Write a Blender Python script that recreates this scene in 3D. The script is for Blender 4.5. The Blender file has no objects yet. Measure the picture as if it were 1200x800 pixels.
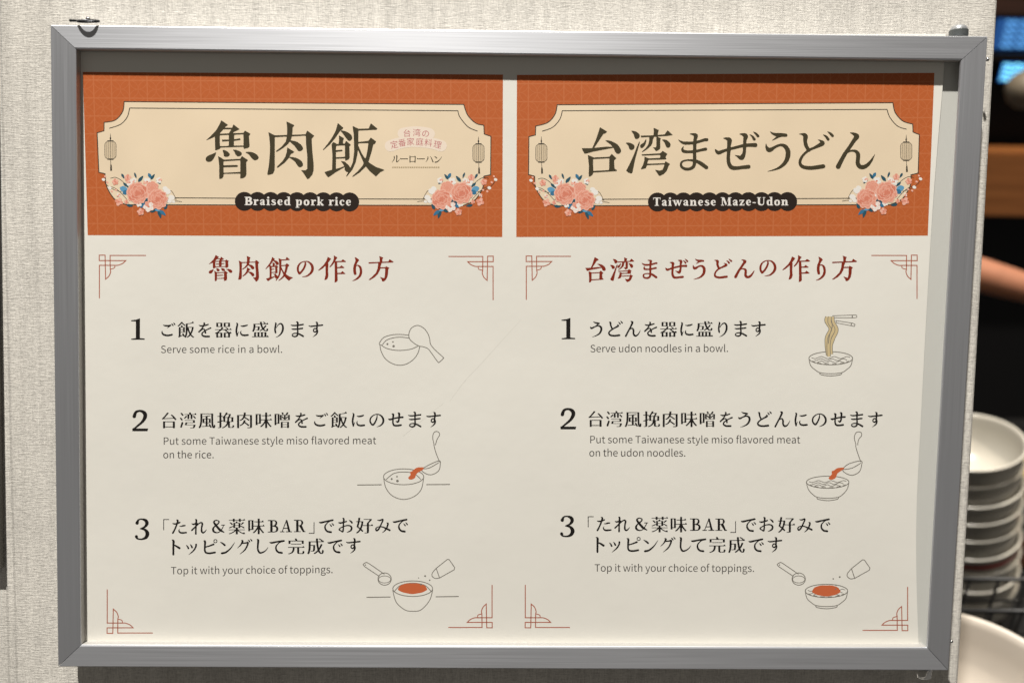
import bpy, bmesh, math, random
from mathutils import Vector, Matrix, noise
random.seed(7)
scene = bpy.context.scene
COL = scene.collection
PI = math.pi

# ------------------------------------------------------------------ camera, light, exposure
# The framed sign leans back by TILT; "sign space" has x right, y into the wall, z up along the sign.
TILT = math.radians(22)
SIGN_C = Vector((0, 0, 0))                          # centre of the sign in the world (z up)
RS = Matrix.Rotation(-TILT, 3, 'X')
def S(x, y, z): return RS @ Vector((x, y, z)) + SIGN_C
F_PX = 1000.0                                       # focal length for a picture 1200 px wide
CAM_S = Vector((-0.0094, -0.5769, 0.0495))
ax, ay, az = 0.067, -0.0132, 0.0134
RC = (Matrix.Rotation(az, 3, 'Z') @ Matrix.Rotation(ay, 3, 'Y') @ Matrix.Rotation(ax, 3, 'X')) @ Matrix(((1, 0, 0), (0, 0, -1), (0, 1, 0)))
RIGHT, DOWN, FWD = Vector(RC[0]), Vector(RC[1]), Vector(RC[2])
cam_d = bpy.data.cameras.new('camera'); cam = bpy.data.objects.new('camera', cam_d); COL.objects.link(cam)
Mc = Matrix((RS @ RIGHT, RS @ -DOWN, RS @ -FWD)).transposed().to_4x4()
Mc.translation = S(*CAM_S)
cam.matrix_world = Mc
cam_d.sensor_width = 36; cam_d.lens = 36 * F_PX / 1200
cam_d.clip_start = 0.02; cam_d.clip_end = 60
cam_d.dof.use_dof = True; cam_d.dof.focus_distance = 0.588; cam_d.dof.aperture_fstop = 3.8
scene.camera = cam

world = bpy.data.worlds.new('World'); scene.world = world; world.use_nodes = True
world.node_tree.nodes['Background'].inputs['Color'].default_value = (1.0, 0.93, 0.84, 1)
world.node_tree.nodes['Background'].inputs['Strength'].default_value = 0.115

def spot(name, loc, target, energy, size, radius, blend, color):
    l = bpy.data.lights.new(name, 'SPOT'); l.energy = energy; l.spot_size = math.radians(size); l.spot_blend = blend
    l.shadow_soft_size = radius; l.color = color
    o = bpy.data.objects.new(name, l); COL.objects.link(o); o.location = loc
    o.rotation_euler = (Vector(target) - Vector(loc)).to_track_quat('-Z', 'Y').to_euler()
    return o
spot('ceiling_downlight', (-0.75, 0.12, 5.4), (-0.35, 0.10, 0), 2800, 46, 0.06, 1.0, (1.0, 0.957, 0.893))
spot('background_fill', (1.0, 0.75, 3.2), (1.0, 1.6, 0), 650, 62, 0.06, .6, (1.0, 0.90, 0.76))  # added fill with no visible source, brightens the wooden rail and forearm
spot('crockery_fill', (1.8, -0.5, 2.2), (0.86, 0.62, -0.32), 115, 30, 0.06, .5, (1.0, 0.92, 0.80))  # extra lamp added to lift the dark sides of the stacked bowls

scene.view_settings.view_transform = 'Standard'; scene.view_settings.look = 'None'
scene.view_settings.exposure = 0; scene.view_settings.gamma = 1
scene.cycles.use_denoising = True
scene.cycles.max_bounces = 8

# ------------------------------------------------------------------ lettering: outlines of every sign, in thousandths of its square
GLYPHS = {
 'T魯': (1000, '-165,-469 -154,-467 -58,-401 -61,-396 -95,-371 -102,-361 -101,-356 4,-356 9,-361 24,-402 29,-407 120,-336 122,-331 119,-328 39,-292 21,-276 22,-271 179,-275 186,-280 203,-306 209,-310 290,-264 292,-256 270,-226 280,-74 279,-64 275,-56 254,-39 194,-25 188,-29 184,-54 176,-57 -171,-45 -178,-41 -181,-29 -214,-12 -241,-5 -259,-6 -263,-186 -266,-212 -271,-214 -306,-194 -386,-163 -396,-161 -398,-164 -330,-224 -243,-316 -191,-406|-129,-329 -179,-276 -185,-266 -176,-263 -46,-268 -7,-326 -16,-330|116,-249 61,-247 41,-241 38,-219 38,-184 41,-176 129,-190 134,-186 138,-169 134,-163 38,-149 35,-141 35,-86 39,-76 176,-78 184,-81 185,-196 181,-249 176,-251|-66,-242 -179,-237 -185,-234 -185,-121 -182,-74 -179,-69 -76,-70 -46,-76 -45,-139 -48,-146 -141,-138 -148,-144 -154,-164 -151,-169 -146,-170 -48,-171 -45,-179 -45,-236 -51,-242|28,-14 74,-9 122,9 146,25 155,36 159,51 154,69 144,79 116,92 94,92 84,87 57,61 46,26 21,-4 21,-10|-138,-9 -121,-10 -104,-4 -79,7 -56,23 -31,51 -30,69 -35,79 -49,91 -71,100 -96,99 -119,90 -124,81 -126,51 -142,1|238,21 281,20 314,25 346,36 376,51 401,70 417,94 421,111 414,131 399,145 379,152 361,155 344,149 318,126 265,59 215,31 215,26 219,24|-255,29 -246,27 -243,34 -253,71 -286,134 -308,161 -334,176 -359,180 -384,172 -399,160 -406,146 -407,126 -399,106 -387,94 -349,71 -284,46|-209,89 -149,123 -124,141 -116,142 129,130 137,124 156,91 161,87 250,146 254,154 230,179 228,186 232,366 219,406 186,430 136,438 133,431 135,371 131,361 -106,365 -126,371 -128,406 -146,434 -189,446 -192,441 -195,406 -195,236 -212,99|91,156 -124,170 -128,184 -127,224 -124,231 74,225 94,232 97,244 94,253 74,257 -124,264 -127,271 -126,344 -121,347 -69,345 132,334 135,324 134,159 129,155'),
 'T肉': (1000, '-76,-454 45,-396 42,-386 21,-359 13,-251 16,-246 216,-253 222,-256 242,-304 249,-310 356,-231 351,-221 328,-196 317,-179 325,-19 347,209 347,311 325,381 276,437 259,446 251,447 246,444 182,344 148,306 219,309 242,291 247,281 247,89 228,-99 225,-214 222,-226 216,-230 44,-222 11,-219 5,-214 -9,-164 -7,-159 59,-147 96,-131 145,-96 173,-61 182,-39 179,-15 161,2 134,12 116,11 100,1 44,-77 -26,-137 -61,-93 -128,-39 -216,17 -239,21 -242,16 -238,6 -154,-60 -89,-138 -73,-209 -79,-215 -111,-215 -251,-207 -259,-204 -260,259 -263,311 -283,354 -291,362 -329,377 -366,382 -375,376 -377,366 -353,231 -338,66 -335,-71 -345,-199 -361,-284 -354,-284 -261,-238 -196,-238 -71,-244 -68,-251 -68,-361 -77,-434|-66,-44 -61,-45 -54,-42 45,19 42,26 27,39 -6,54 -27,91 -26,99 21,103 61,111 106,128 144,151 167,176 180,206 182,229 169,250 141,262 126,262 114,257 93,234 59,181 41,163 -34,110 -104,190 -204,265 -224,269 -228,266 -224,250 -140,166 -94,94 -73,19'),
 'T飯': (1000, '-230,-424 -226,-426 -219,-422 -143,-356 -156,-331 -181,-314 -144,-310 -104,-299 -59,-277 -21,-247 -9,-229 -3,-206 -3,-191 -9,-174 -19,-161 -36,-151 -51,-149 -69,-156 -111,-208 -155,-271 -177,-294 -186,-309 -189,-308 -274,-186 -346,-100 -448,-9 -456,-6 -460,-11 -457,-19 -383,-111 -321,-199 -304,-229 -260,-314|285,-421 297,-419 379,-352 390,-341 388,-334 381,-326 369,-323 106,-310 96,-307 93,-296 93,-141 96,-136 109,-135 249,-151 282,-196 289,-201 368,-144 369,-134 351,-104 329,-93 326,-89 299,24 251,176 269,194 366,256 491,298 497,304 494,311 434,340 376,400 364,404 269,322 209,251 114,344 16,407 -4,409 -1,400 85,321 147,249 161,230 174,199 172,186 94,8 86,0 83,9 80,49 52,184 -1,301 -85,404 -96,407 -100,401 -67,341 -94,332 -124,302 -121,264 -124,260 -269,346 -369,416 -376,417 -389,410 -409,384 -437,339 -414,328 -324,302 -318,296 -313,76 -326,-96 -310,-121 -296,-131 -254,-110 -244,-101 -221,-103 -216,-106 -210,-166 -212,-229 -209,-236 -137,-196 -135,-189 -147,-136 -147,-114 -144,-109 -129,-108 -119,-111 -104,-145 -96,-149 -25,-89 -25,-81 -44,-68 -47,-61 -43,109 -57,139 -106,160 -111,158 -115,129 -121,123 -251,130 -256,134 -257,141 -257,276 -254,286 -189,267 -130,244 -146,209 -179,169 -180,164 -176,163 -119,175 -56,230 -36,263 -29,267 7,179 27,16 20,-249 2,-381 11,-381 94,-340 249,-343 256,-349|189,-114 111,-112 96,-109 93,-104 90,-79 147,46 194,117 201,124 214,96 237,-19 247,-109 241,-115|-131,-79 -244,-72 -253,-69 -257,-36 -257,-11 -254,-6 -164,-12 -153,-1 -155,6 -164,12 -254,24 -257,31 -257,94 -254,105 -141,100 -116,94 -118,-71 -121,-79'),
 'T台': (1000, '-16,-424 -4,-421 109,-353 114,-349 114,-344 94,-321 54,-306 44,-299 -103,-74 -121,-57 -91,-58 96,-77 206,-76 205,-84 174,-117 83,-184 84,-189 91,-192 124,-192 154,-187 191,-177 261,-144 299,-119 317,-101 349,-56 367,-16 366,14 352,39 334,49 311,55 286,46 258,14 234,-44 229,-53 224,-54 -119,10 -269,50 -286,52 -294,47 -327,-11 -343,-46 -334,-50 -166,-50 -151,-56 -93,-191 -48,-321|193,56 199,56 209,63 281,129 279,137 244,169 243,196 249,311 254,320 291,347 294,351 291,359 276,365 -129,390 -136,396 -146,424 -154,435 -189,459 -201,462 -215,461 -217,406 -213,266 -234,75 -221,76 -124,117 129,107 156,103|101,136 -134,149 -137,156 -137,236 -134,357 -116,360 134,345 147,341 152,301 154,139 149,135'),
 'T湾': (1000, '61,-416 91,-406 157,-374 143,-341 136,-294 139,-289 256,-297 311,-371 334,-355 391,-302 404,-289 405,-284 296,-268 146,-260 137,-256 141,-250 186,-231 191,-226 180,-186 182,-69 174,-32 136,-7 106,5 99,1 77,-31 48,-64 101,-63 110,-94 110,-249 104,-255 71,-253 49,-206 41,-146 15,-94 -56,-31 -134,20 -149,22 -151,19 -150,14 -78,-56 -34,-119 -18,-191 -18,-241 -21,-249 -29,-250 -161,-243 -167,-246 -171,-271 -159,-277 6,-280 54,-284 60,-294 62,-329|-332,-364 -304,-362 -261,-351 -229,-332 -201,-307 -191,-291 -188,-271 -196,-244 -210,-226 -229,-216 -249,-211 -261,-215 -271,-223 -289,-254 -296,-289 -303,-306 -340,-354 -339,-361|-77,-214 -73,-214 -70,-209 -73,-161 -83,-129 -99,-96 -126,-61 -149,-51 -166,-51 -177,-61 -182,-76 -184,-89 -178,-106 -166,-121 -134,-138 -119,-149|220,-206 251,-207 289,-199 316,-184 347,-156 363,-134 367,-119 364,-89 352,-66 336,-57 324,-55 311,-56 295,-66 281,-89 254,-154 218,-194 216,-201|-197,-171 -194,-173 -191,-169 -188,-149 -269,141 -320,386 -336,405 -346,408 -396,389 -430,361 -433,351 -386,264 -309,99 -227,-109|-418,-151 -381,-150 -356,-144 -321,-128 -299,-112 -288,-101 -283,-86 -285,-56 -295,-36 -311,-23 -336,-16 -354,-19 -369,-28 -379,-41 -395,-94 -441,-141 -436,-149|220,1 230,1 311,54 283,94 278,119 293,141 286,152 224,157 -24,163 -34,167 -39,174 -47,196 -51,224 -49,228 -44,230 -1,230 249,220 263,214 274,185 351,231 354,241 331,271 298,361 246,415 181,448 159,449 88,344 94,341 176,355 221,337 252,266 255,251 249,245 -51,258 -57,261 -81,312 -154,332 -165,329 -168,319 -134,257 -106,174 -105,111 -101,104 -26,133 19,132 171,125 177,119 180,94 179,76 169,73 -141,87 -152,76 -156,66 -155,61 171,42 187,36'),
 'Tま': (1000, '-32,-319 34,-320 49,-314 67,-299 74,-284 77,-266 72,-244 53,-196 56,-186 116,-201 186,-227 216,-232 244,-231 256,-224 263,-214 264,-194 257,-181 249,-175 234,-171 201,-172 179,-167 54,-129 48,-119 48,-29 51,-22 209,-60 229,-57 242,-41 244,-31 241,-19 226,-5 119,13 51,30 46,36 45,46 49,154 109,177 149,198 191,226 252,274 261,289 262,306 255,321 241,330 221,332 209,328 89,241 49,218 44,224 34,271 16,302 -16,331 -44,344 -71,352 -116,357 -154,352 -179,344 -216,322 -236,302 -247,281 -252,256 -249,221 -232,191 -216,178 -194,168 -149,155 -111,150 -21,150 -15,141 -15,49 -18,41 -156,42 -191,34 -212,19 -224,-1 -227,-31 -222,-49 -194,-80 -184,-84 -180,-76 -187,-39 -181,-28 -169,-19 -109,-8 -21,-11 -15,-19 -13,-106 -14,-112 -21,-115 -151,-110 -191,-118 -219,-133 -246,-155 -280,-196 -280,-204 -274,-206 -231,-183 -179,-170 -69,-168 -14,-171 -8,-189 1,-266 -19,-281 -69,-300 -74,-306 -66,-314|-116,181 -169,192 -191,203 -204,216 -210,231 -209,246 -201,269 -189,281 -156,297 -116,302 -91,299 -64,291 -43,279 -29,264 -18,229 -20,194 -71,183'),
 'Tぜ': (1000, '315,-349 354,-339 389,-320 410,-299 428,-274 429,-259 421,-247 404,-240 386,-248 354,-297 316,-341|150,-321 174,-320 194,-312 212,-296 222,-279 225,-261 222,-241 198,-184 195,-144 198,-134 354,-144 366,-142 382,-134 392,-119 395,-104 389,-86 379,-73 356,-66 289,-72 224,-72 196,-69 193,-61 187,29 171,106 150,146 136,159 121,165 86,162 69,154 30,114 -19,76 -9,73 79,85 89,80 117,46 127,24 132,-16 130,-61 104,-59 -84,-14 -90,9 -100,116 -95,184 -87,214 -74,241 -56,262 -44,269 -4,275 36,275 239,248 254,254 267,266 272,281 270,296 261,312 241,322 119,330 16,345 -41,345 -76,337 -106,320 -126,297 -144,261 -155,229 -162,186 -165,136 -158,36 -159,13 -166,11 -207,26 -281,65 -316,67 -344,52 -359,31 -372,1 -374,-31 -371,-34 -364,-34 -321,-8 -301,-3 -157,-46 -153,-79 -151,-181 -176,-204 -215,-221 -221,-229 -214,-236 -176,-245 -121,-245 -106,-241 -89,-232 -72,-214 -63,-179 -85,-96 -85,-74 -81,-67 131,-123 135,-131 139,-256 106,-284 74,-296 68,-304 74,-310 99,-317|253,-296 259,-299 299,-284 321,-270 336,-255 364,-219 364,-204 356,-191 336,-183 316,-193 287,-254 255,-289'),
 'Tう': (1000, '-129,-354 -91,-335 -49,-325 76,-322 159,-312 177,-301 184,-279 177,-264 164,-255 149,-253 81,-254 24,-237 -34,-207 -96,-184 -96,-192 -20,-259 -69,-281 -99,-300 -114,-316 -129,-341 -132,-349|-205,-131 -199,-126 -182,-86 -159,-65 -144,-58 -116,-63 1,-117 56,-132 96,-132 134,-124 164,-109 192,-84 220,-41 234,-4 237,19 235,86 224,129 203,181 165,236 134,267 79,306 39,326 1,339 -74,357 -166,372 -179,371 -172,364 -71,329 -19,307 19,284 70,241 114,184 134,141 145,94 150,31 142,-9 124,-47 96,-72 66,-82 41,-82 -16,-58 -49,-35 -81,-4 -114,17 -141,25 -171,19 -197,-1 -212,-34 -217,-61 -217,-94 -210,-126'),
 'Tど': (1000, '193,-351 201,-352 241,-339 266,-327 281,-315 310,-284 314,-271 308,-256 294,-248 281,-248 271,-253 198,-339|-242,-321 -219,-322 -194,-314 -176,-302 -163,-284 -158,-264 -158,-244 -172,-181 -170,-151 -154,-96 -126,-48 -51,-79 61,-151 63,-159 56,-172 49,-181 24,-196 22,-201 26,-204 59,-204 116,-186 131,-175 142,-161 147,-136 137,-109 119,-93 -101,-7 -121,12 -149,21 -200,61 -234,101 -264,156 -275,201 -267,231 -254,246 -234,257 -206,265 -144,272 -79,270 111,240 129,240 149,253 157,271 154,294 139,310 126,315 -11,335 -89,342 -144,342 -186,337 -242,324 -281,304 -307,279 -321,249 -327,221 -327,191 -317,151 -289,99 -260,59 -183,-14 -219,-79 -232,-116 -242,-174 -245,-261 -256,-276 -276,-291 -320,-301 -316,-308 -296,-314|114,-296 164,-287 194,-267 232,-219 235,-206 227,-191 211,-183 199,-184 190,-189 154,-247 113,-289'),
 'Tん': (1000, '-55,-334 -39,-335 6,-327 46,-312 61,-300 72,-284 77,-266 77,-251 66,-223 19,-177 -84,-29 -90,-16 -31,-25 4,-24 44,-9 74,18 86,39 92,59 95,91 85,204 89,221 100,241 114,252 149,252 179,242 211,222 271,167 356,59 361,61 360,66 329,149 307,196 272,249 255,269 219,301 189,319 159,330 116,332 89,326 71,319 48,301 31,279 13,241 8,201 15,154 20,81 11,44 -6,26 -24,18 -61,15 -86,18 -116,31 -134,44 -142,54 -199,159 -269,309 -279,319 -296,327 -319,324 -332,316 -344,301 -347,279 -343,261 -217,41 -118,-96 -17,-259 -19,-267 -49,-297 -92,-324 -90,-329 -84,-332'),
 'Tの': (1000, '-20,-309 56,-310 111,-300 149,-285 176,-269 225,-231 264,-184 290,-129 305,-56 302,-11 284,49 259,97 224,140 154,197 89,234 51,247 9,255 -99,260 -105,256 -101,249 1,224 34,213 74,192 107,166 152,121 187,74 209,21 220,-31 217,-86 206,-134 192,-166 162,-209 124,-247 96,-265 54,-280 9,-281 9,-274 32,-229 35,-189 14,-116 -29,-24 -89,64 -158,144 -174,157 -196,167 -216,166 -232,156 -277,74 -289,36 -295,4 -292,-66 -273,-134 -237,-194 -199,-235 -181,-249 -149,-269 -99,-292 -64,-302|-41,-279 -101,-259 -151,-227 -184,-191 -208,-149 -219,-119 -227,-79 -230,4 -219,49 -200,89 -185,81 -138,34 -91,-29 -62,-79 -28,-171 -15,-224 -19,-279 -24,-281'),
 'T作': (1000, '85,-479 94,-479 201,-416 161,-361 120,-289 118,-284 121,-279 134,-276 141,-286 174,-290 341,-293 352,-299 395,-344 404,-348 504,-276 499,-269 481,-258 201,-255 191,-250 193,-124 195,-84 198,-79 236,-78 301,-83 343,-126 351,-130 437,-71 448,-59 442,-49 434,-45 201,-41 197,-34 198,34 200,116 204,129 221,132 331,125 386,71 482,151 474,162 464,167 206,169 203,174 203,194 211,394 181,439 119,463 115,459 115,364 120,234 120,11 114,-269 111,-270 106,-265 22,-144 -51,-79 -59,-79 -69,-89 4,-189 61,-291 87,-391|-130,-431 -124,-433 -96,-417 -31,-377 -26,-369 -153,-204 -151,-201 -134,-209 -129,-208 -118,-176 -128,4 -127,84 -118,224 -138,299 -145,319 -189,362 -244,376 -247,374 -247,366 -205,199 -210,-116 -213,-129 -219,-129 -236,-115 -321,-36 -449,42 -459,44 -472,36 -266,-166 -188,-284'),
 'Tり': (1000, '-92,-424 -81,-424 -66,-417 -11,-382 29,-352 46,-331 48,-319 45,-309 1,-259 -24,-216 -39,-179 -47,-146 -44,-142 -39,-143 -9,-154 9,-157 39,-152 79,-134 110,-106 132,-69 154,1 160,36 160,99 147,169 129,216 101,262 66,300 14,342 -49,377 -109,399 -174,411 -179,406 -176,401 -119,373 -74,344 -38,316 12,266 45,224 61,194 72,161 82,106 85,66 80,11 69,-41 54,-81 37,-104 9,-124 -4,-126 -49,-117 -55,-109 -62,-46 -62,39 -60,74 -45,151 -46,171 -52,184 -64,193 -76,197 -96,197 -115,186 -129,156 -150,56 -152,-14 -145,-79 -129,-151 -88,-244 -70,-304 -68,-341 -93,-414'),
 'T方': (1000, '-57,-459 71,-416 70,-409 46,-376 40,-294 40,-271 44,-266 89,-265 261,-273 269,-280 300,-344 306,-348 434,-266 426,-255 404,-243 11,-227 -18,-221 9,-213 12,-206 -22,-121 -30,-76 -26,-68 161,-73 167,-79 174,-101 179,-104 291,-46 289,-40 251,1 242,169 211,289 153,384 144,392 91,431 61,427 46,421 28,361 -31,279 -24,278 66,312 111,317 122,314 145,191 150,-1 154,-29 152,-34 146,-35 -16,-30 -26,-31 -31,-35 -37,-26 -46,31 -126,172 -248,291 -396,375 -409,377 -431,372 -434,369 -427,361 -324,277 -181,134 -121,-16 -94,-216 -99,-221 -139,-220 -426,-203 -432,-209 -437,-241 -414,-247 -42,-261 -40,-341 -43,-394 -57,-449'),
 'H魯': (1000, '-168,-474 -153,-474 -49,-404 -49,-394 -79,-375 -90,-364 -89,-358 -1,-358 21,-411 34,-412 127,-339 132,-331 129,-324 49,-289 39,-276 176,-278 201,-313 211,-315 301,-264 302,-254 279,-226 287,-79 284,-53 261,-33 194,-18 184,-20 182,-44 174,-52 -164,-40 -174,-23 -209,-6 -263,1 -271,-201 -399,-151 -411,-150 -415,-156 -336,-225 -248,-319 -196,-409|-124,-324 -170,-274 -171,-269 -164,-268 -51,-270 -16,-321 -21,-325|124,-244 66,-242 48,-236 47,-181 139,-192 147,-166 141,-158 45,-144 43,-84 46,-78 174,-80 180,-84 177,-241 171,-245|-59,-237 -176,-230 -177,-121 -173,-71 -51,-77 -52,-139 -149,-133 -160,-164 -154,-172 -52,-174 -50,-231|23,-16 66,-15 101,-7 151,21 164,36 167,49 159,81 174,86 264,149 262,159 235,189 240,371 229,407 196,434 134,445 128,439 130,374 126,365 -101,370 -119,375 -121,414 -139,440 -179,452 -194,452 -200,414 -200,241 -217,86 -211,83 -199,86 -116,140 126,127 149,88 121,97 94,97 71,87 53,69 41,31 14,-1 14,-11|-144,-11 -104,-9 -69,6 -49,20 -23,49 -23,74 -28,84 -39,94 -64,105 -99,105 -124,95 -147,4|232,19 309,20 354,33 384,48 410,69 427,96 430,114 422,136 404,152 376,160 354,160 339,154 313,131 259,63 206,34 209,23|-255,24 -236,26 -238,54 -263,114 -300,166 -326,182 -364,185 -389,177 -404,165 -412,149 -412,124 -404,104 -392,91 -354,68 -291,44|99,161 -118,176 -120,224 -116,230 84,223 103,231 105,249 101,259 84,262 -116,268 -120,274 -119,340 -74,342 128,331 130,164'),
 'H肉': (1000, '-83,-459 -70,-459 56,-398 56,-391 28,-354 24,-250 214,-255 240,-311 251,-315 367,-231 325,-174 333,-19 355,206 355,316 334,384 284,442 264,452 241,449 176,348 135,306 139,300 149,300 214,307 242,281 242,94 223,-91 220,-211 211,-225 49,-217 19,-215 13,-209 3,-161 69,-149 106,-132 151,-100 179,-66 190,-41 188,-14 174,4 141,17 114,17 96,7 40,-71 -24,-125 -55,-86 -121,-33 -211,24 -246,26 -248,14 -243,4 -160,-61 -94,-141 -78,-206 -106,-210 -251,-200 -255,316 -284,367 -321,382 -359,387 -380,384 -382,364 -358,229 -343,69 -340,-56 -350,-194 -370,-289 -356,-292 -254,-240 -75,-246 -73,-359|-70,-51 -59,-52 53,16 54,26 46,35 1,59 -16,96 69,108 114,126 154,150 174,174 190,214 189,234 176,255 149,267 121,267 109,262 35,166 -31,122 -96,195 -188,264 -201,272 -234,273 -230,249 -145,164 -98,91 -78,16'),
 'H飯': (1000, '-233,-431 -213,-426 -134,-359 -136,-346 -159,-316 -111,-307 -64,-287 -18,-254 2,-221 5,-186 -9,-158 -31,-145 -64,-146 -80,-156 -160,-266 -189,-293 -266,-181 -301,-139 -236,-105 -221,-107 -215,-166 -217,-236 -215,-241 -206,-242 -129,-199 -128,-184 -140,-134 -138,-111 -124,-114 -107,-151 -94,-155 -15,-89 -14,-79 -40,-56 -36,119 -51,145 -112,169 -49,228 -31,254 2,174 22,14 15,-244 -4,-385 11,-387 101,-343 246,-345 280,-424 294,-427 398,-344 399,-334 392,-324 379,-318 102,-301 100,-141 106,-138 244,-153 279,-202 289,-205 301,-202 378,-144 379,-134 359,-98 334,-86 307,29 261,176 276,192 381,257 504,297 507,304 499,319 441,345 379,409 359,410 264,327 209,264 121,349 21,414 -13,414 -11,403 80,319 142,246 154,231 167,201 167,191 91,27 62,179 52,206 7,306 -79,410 -104,412 -110,409 -75,346 -99,336 -130,306 -131,273 -261,351 -364,423 -379,424 -397,411 -444,344 -444,336 -326,299 -323,294 -318,79 -330,-86 -336,-97 -444,-1 -461,-1 -467,-11 -326,-201 -266,-314|196,-109 104,-105 98,-79 156,46 201,111 209,94 235,-34 242,-104 236,-110|-164,-72 -239,-67 -246,-63 -248,-9 -156,-15 -143,1 -156,17 -248,29 -250,94 -246,102 -144,97 -120,91 -123,-69 -126,-73|-144,128 -249,137 -249,279 -191,264 -139,241 -151,214 -190,164 -188,159 -179,158 -118,169 -121,130'),
 'Hの': (1000, '-25,-311 64,-312 114,-304 159,-287 231,-235 272,-186 297,-134 312,-61 310,-6 291,55 251,122 206,167 139,217 91,242 36,257 -106,265 -112,256 -107,246 26,212 69,189 102,164 147,119 182,71 204,19 215,-34 212,-81 199,-134 187,-161 157,-204 119,-242 94,-259 49,-275 19,-276 39,-231 42,-184 22,-111 -23,-16 -81,69 -151,150 -189,172 -219,172 -237,161 -282,79 -300,9 -297,-69 -279,-134 -242,-196 -186,-252 -104,-294|-34,-274 -94,-254 -144,-222 -176,-187 -201,-142 -220,-74 -222,4 -212,46 -196,80 -164,55 -123,6 -66,-83 -31,-179 -20,-224 -23,-271'),
 'H作': (1000, '80,-486 99,-483 212,-416 168,-356 134,-291 334,-295 347,-301 394,-350 406,-352 504,-286 515,-274 491,-253 206,-250 199,-246 205,-81 299,-86 341,-132 356,-135 444,-74 457,-59 444,-40 208,-36 205,34 211,128 329,122 379,68 391,65 489,146 492,154 471,172 212,174 219,399 189,444 116,472 108,466 115,231 109,-246 101,-242 37,-146 -29,-85 -54,-70 -77,-86 -1,-191 57,-294 82,-394|-133,-439 -121,-439 -24,-379 -15,-369 -129,-219 -120,-211 -110,-179 -120,6 -120,81 -110,229 -136,321 -184,369 -251,382 -254,374 -210,196 -216,-116 -229,-110 -313,-31 -436,44 -461,50 -478,44 -480,36 -271,-168 -193,-286'),
 'Hり': (1000, '-98,-426 -74,-427 -41,-409 24,-365 54,-334 54,-306 16,-264 -12,-221 -27,-189 -36,-151 6,-160 46,-154 86,-137 117,-109 139,-71 162,-1 167,34 167,106 154,174 137,221 109,267 71,307 -1,362 -46,384 -101,404 -179,417 -185,411 -182,399 -121,369 -78,341 -43,314 20,249 57,189 77,106 80,69 75,16 64,-36 49,-76 32,-99 4,-119 -41,-112 -47,-104 -55,-44 -55,39 -38,149 -40,181 -49,193 -66,202 -104,202 -122,189 -137,154 -155,61 -157,-16 -150,-81 -134,-154 -93,-246 -75,-306 -73,-336 -99,-411'),
 'H方': (1000, '-63,-464 -51,-464 81,-418 79,-406 53,-371 48,-291 51,-268 259,-276 296,-349 306,-352 319,-349 445,-266 442,-256 414,-238 19,-222 12,-219 21,-213 22,-206 -14,-119 -20,-71 156,-75 161,-79 169,-105 184,-107 302,-46 258,6 250,174 219,294 160,389 149,399 96,437 41,428 22,364 -42,274 -29,271 74,309 116,312 140,191 148,-26 101,-30 -24,-25 -30,-21 -38,36 -113,171 -230,289 -391,382 -441,377 -442,366 -331,277 -186,131 -126,-19 -100,-206 -104,-215 -131,-215 -431,-198 -437,-201 -445,-244 -419,-250 -47,-264 -48,-391 -65,-454'),
 'H台': (1000, '-20,-429 -9,-430 6,-422 119,-354 125,-344 101,-316 54,-296 -98,-61 91,-80 196,-79 187,-94 151,-127 76,-181 76,-191 84,-195 161,-190 224,-169 270,-146 325,-104 357,-59 374,-19 375,16 361,42 341,54 319,60 301,60 281,52 253,19 229,-39 219,-47 -111,15 -274,57 -297,54 -347,-36 -349,-50 -171,-53 -156,-58 -98,-194|189,51 204,51 214,59 292,129 290,139 251,173 250,194 256,309 301,346 299,364 286,370 -124,395 -148,441 -181,464 -220,469 -218,271 -239,70 -226,68 -121,114 -104,115 149,102|109,141 -128,154 -126,355 143,339 147,301 150,144 144,140'),
 'H湾': (1000, '55,-421 74,-419 166,-376 167,-366 150,-336 146,-293 251,-299 304,-374 314,-377 396,-307 420,-281 404,-275 306,-263 152,-254 200,-229 188,-181 187,-46 179,-25 146,-3 109,12 96,9 72,-26 38,-64 44,-70 91,-65 100,-71 105,-99 105,-244 101,-250 81,-249 56,-201 49,-141 22,-89 -46,-28 -116,19 -131,27 -156,26 -157,14 -83,-59 -38,-121 -23,-194 -23,-241 -34,-245 -169,-238 -179,-264 -191,-234 -206,-218 -244,-205 -264,-208 -284,-229 -297,-256 -304,-294 -344,-346 -346,-361 -334,-367 -316,-367 -251,-352 -196,-312 -176,-277 49,-285 55,-296 57,-331|-81,-219 -64,-216 -63,-171 -71,-136 -91,-94 -119,-56 -144,-45 -171,-46 -182,-56 -187,-71 -190,-89 -185,-106 -171,-124 -124,-151|213,-209 261,-210 296,-202 339,-175 359,-154 375,-124 375,-96 361,-63 336,-50 309,-50 291,-60 276,-84 249,-149 212,-191|-198,-181 -185,-179 -180,-146 -262,146 -313,391 -333,414 -349,414 -401,394 -437,364 -439,351 -391,261 -314,95 -232,-111|-422,-154 -399,-155 -349,-147 -294,-117 -275,-91 -275,-61 -285,-34 -304,-18 -331,-10 -359,-13 -371,-20 -384,-36 -403,-94 -447,-136 -444,-150|218,-4 234,-4 321,52 320,61 291,96 288,119 302,141 294,157 -14,168 -31,176 -42,221 -39,227 -4,227 244,217 256,213 266,182 276,180 359,228 364,241 338,276 304,369 254,420 186,454 154,455 80,344 84,338 99,338 174,352 216,335 244,271 246,251 -46,263 -72,316 -149,337 -169,336 -174,319 -138,254 -111,171 -108,101 -91,101 -21,129 16,130 169,122 175,91 173,79 154,78 -146,92 -162,71 -163,59 166,40 181,35'),
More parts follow.
